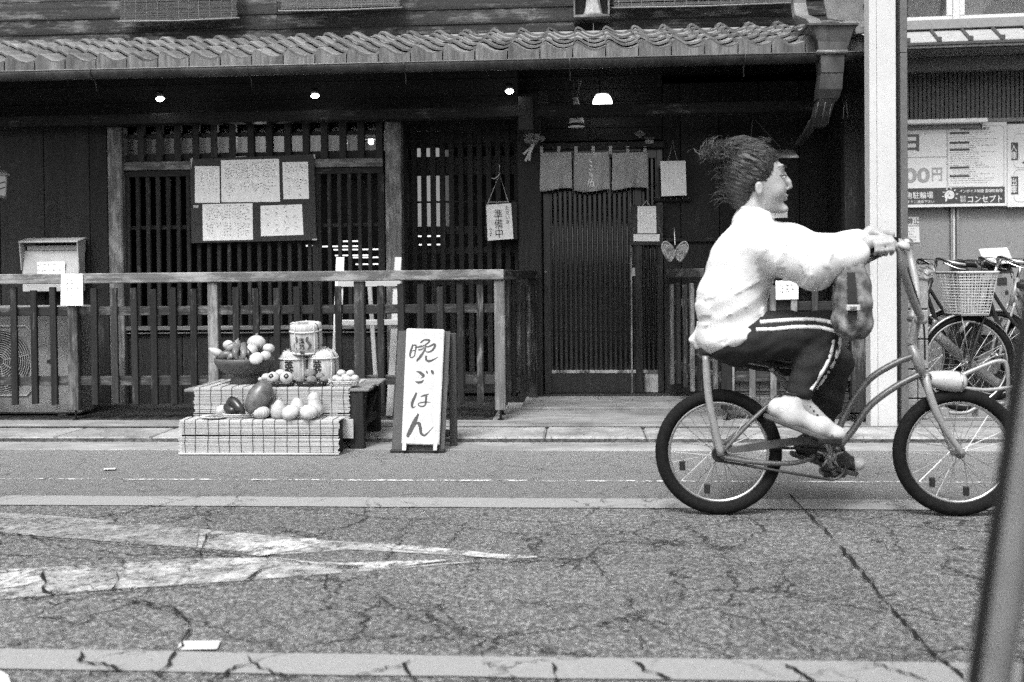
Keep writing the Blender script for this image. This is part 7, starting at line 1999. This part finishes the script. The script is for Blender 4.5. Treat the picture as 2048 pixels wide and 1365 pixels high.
# bag hanging from the handlebar
bag = thing('backpack', 'mottled grey bag with a buckled strap hanging from the bicycle handlebar', 'bag', B(1706, 680, -.28))
M['bagcloth'] = rough_mat('mottled_bag_cloth', .03, .26, 22, .85, .4, .2, False, (14, .5))
f = Field(B(1655, 705, -.42) - Vector((.03, .0, .02)), B(1760, 500, -.16) + Vector((.02, .1, .02)), .006)
for x_, y_, rx, rz in ((1688, 650, .036, .055), (1722, 650, .036, .055), (1686, 605, .03, .07), (1724, 605, .03, .07), (1690, 560, .026, .07), (1720, 560, .026, .07), (1705, 635, .05, .065), (1705, 580, .042, .08)):
    f.ell(B(x_, y_, -.28), (rx, .05, rz), .05)
f.ell(B(1705, 648, -.325), (.048, .03, .05), .015)
f.ripple(lambda x, y, z: .003 * np.sin(70 * (z + .3 * x) + 3 * np.sin(25 * x)) + .002 * np.sin(120 * x + 4 * np.sin(20 * z)))
f.build('bag_body', M['bagcloth'], bag)
for px in (1692, 1722): MB().tube(smooth_path([tuple(p) for p in (B(px, 560, -.31), B(px + 4, 530, -.29), B(1760 + (px - 1700) * .5, 506, -.2))], 5), .008, 8, True, .5).build('strap', M['bagcloth'], bag, 'all')
MB().ribbon([B(1702, 545, -.35), B(1704, 580, -.37), B(1705, 605, -.378), B(1705, 640, -.378)], [.03, .036, .036, .034], (0, -1, 0)).build('strap', M['trousers'], bag, fix=False)
box('buckle', B(1692, 615, -.38).x, B(1720, 615, -.38).x, YR - .39, YR - .38, B(1700, 622, -.38).z, B(1700, 610, -.38).z, M['lampwhite'], bag, .003)
box('buckle_bar', B(1700, 615, -.39).x, B(1713, 615, -.39).x, YR - .395, YR - .3905, B(1700, 619, -.38).z, B(1700, 613, -.38).z, M['metal'], bag, .001)

# ================================================================== the car parked beside the photographer: its rear edge crosses the right of the view
car = thing('parked_car', 'out-of-focus dark car edge with a grey trim, at the lower right corner', 'car', (2.3, .9, 0))
Yc1 = 1.0
a0, a1 = P(1948, 1345, Yc1), P(2046, 660, Yc1)
d = (a1 - a0) / (a1.z - a0.z)
def ce(z): return a0 + d * (z - a0.z)
zlo, zhi = .25, 1.25
M['carpaint'] = flat('dark_car_paint', .02, .25, .5, 0, .5); M['cartrim'] = flat('pale_car_trim', .17, .4, .4, .3); M['seal'] = flat('rubber_seal', .01, .7, .2)
AC_ = radians(28)                     # the car stands askew, its near side running away to the right
dl, dd = Vector((cos(AC_), -sin(AC_), 0)), Vector((sin(AC_), cos(AC_), 0))
off = dl * .037
c0 = ce(.9); c0.z = 0
def cpt(l, z): return c0 + dl * l + Vector((0, 0, z))
prof = [ce(zlo) + off, ce(.9) + off, ce(zhi) + off, cpt(.85, 1.42), cpt(2.0, 1.45), cpt(2.7, 1.05), cpt(3.6, .92), cpt(3.75, .6), cpt(3.7, .25)]
MB().prism(prof, dd * 1.66).build('body', M['carpaint'], car, bevel=.03, seg=2)
zs_ = [.3, .6, .9, 1.2]
MB().tube([ce(z) + Vector((.0, -.0, 0)) for z in zs_], .0055, 10).build('rubber_seal', M['seal'], car, 'all')
MB().rings([[ce(z) + Vector((dx, dy, 0)) for dx, dy in ((.004, .002), (.006, -.008), (.018, -.012), (.032, -.01), (.036, .004), (.02, .016))] for z in zs_]).build('rear_trim', M['cartrim'], car, 'all')
MB().prism([cpt(.7, 1.0) - dd * .004, cpt(.95, 1.36) - dd * .004, cpt(1.9, 1.38) - dd * .004, cpt(2.35, 1.02) - dd * .004], dd * .003).build('side_window', M['board'], car)
Rc = Matrix.Rotation(-AC_, 3, 'Z') @ Matrix.Rotation(pi / 2, 3, 'X')
for l in (.7, 3.0):
    for dpt in (.1, 1.56):
        wc = cpt(l, .3) + dd * dpt
        w_ = add('wheel', None, Matrix.Translation(wc), car)
        MB().lathe([(.001, -.1), (.2, -.1), (.27, -.11), (.3, -.08), (.3, .08), (.27, .11), (.2, .1), (.001, .1)], wc, 36, Rc).build('tyre', M['rubber'], w_, 'all')
        MB().lathe([(.001, -.115), (.05, -.115), (.19, -.105), (.19, .105), (.05, .115), (.001, .115)], wc, 24, Rc).build('hub_cap', M['metal'], w_)
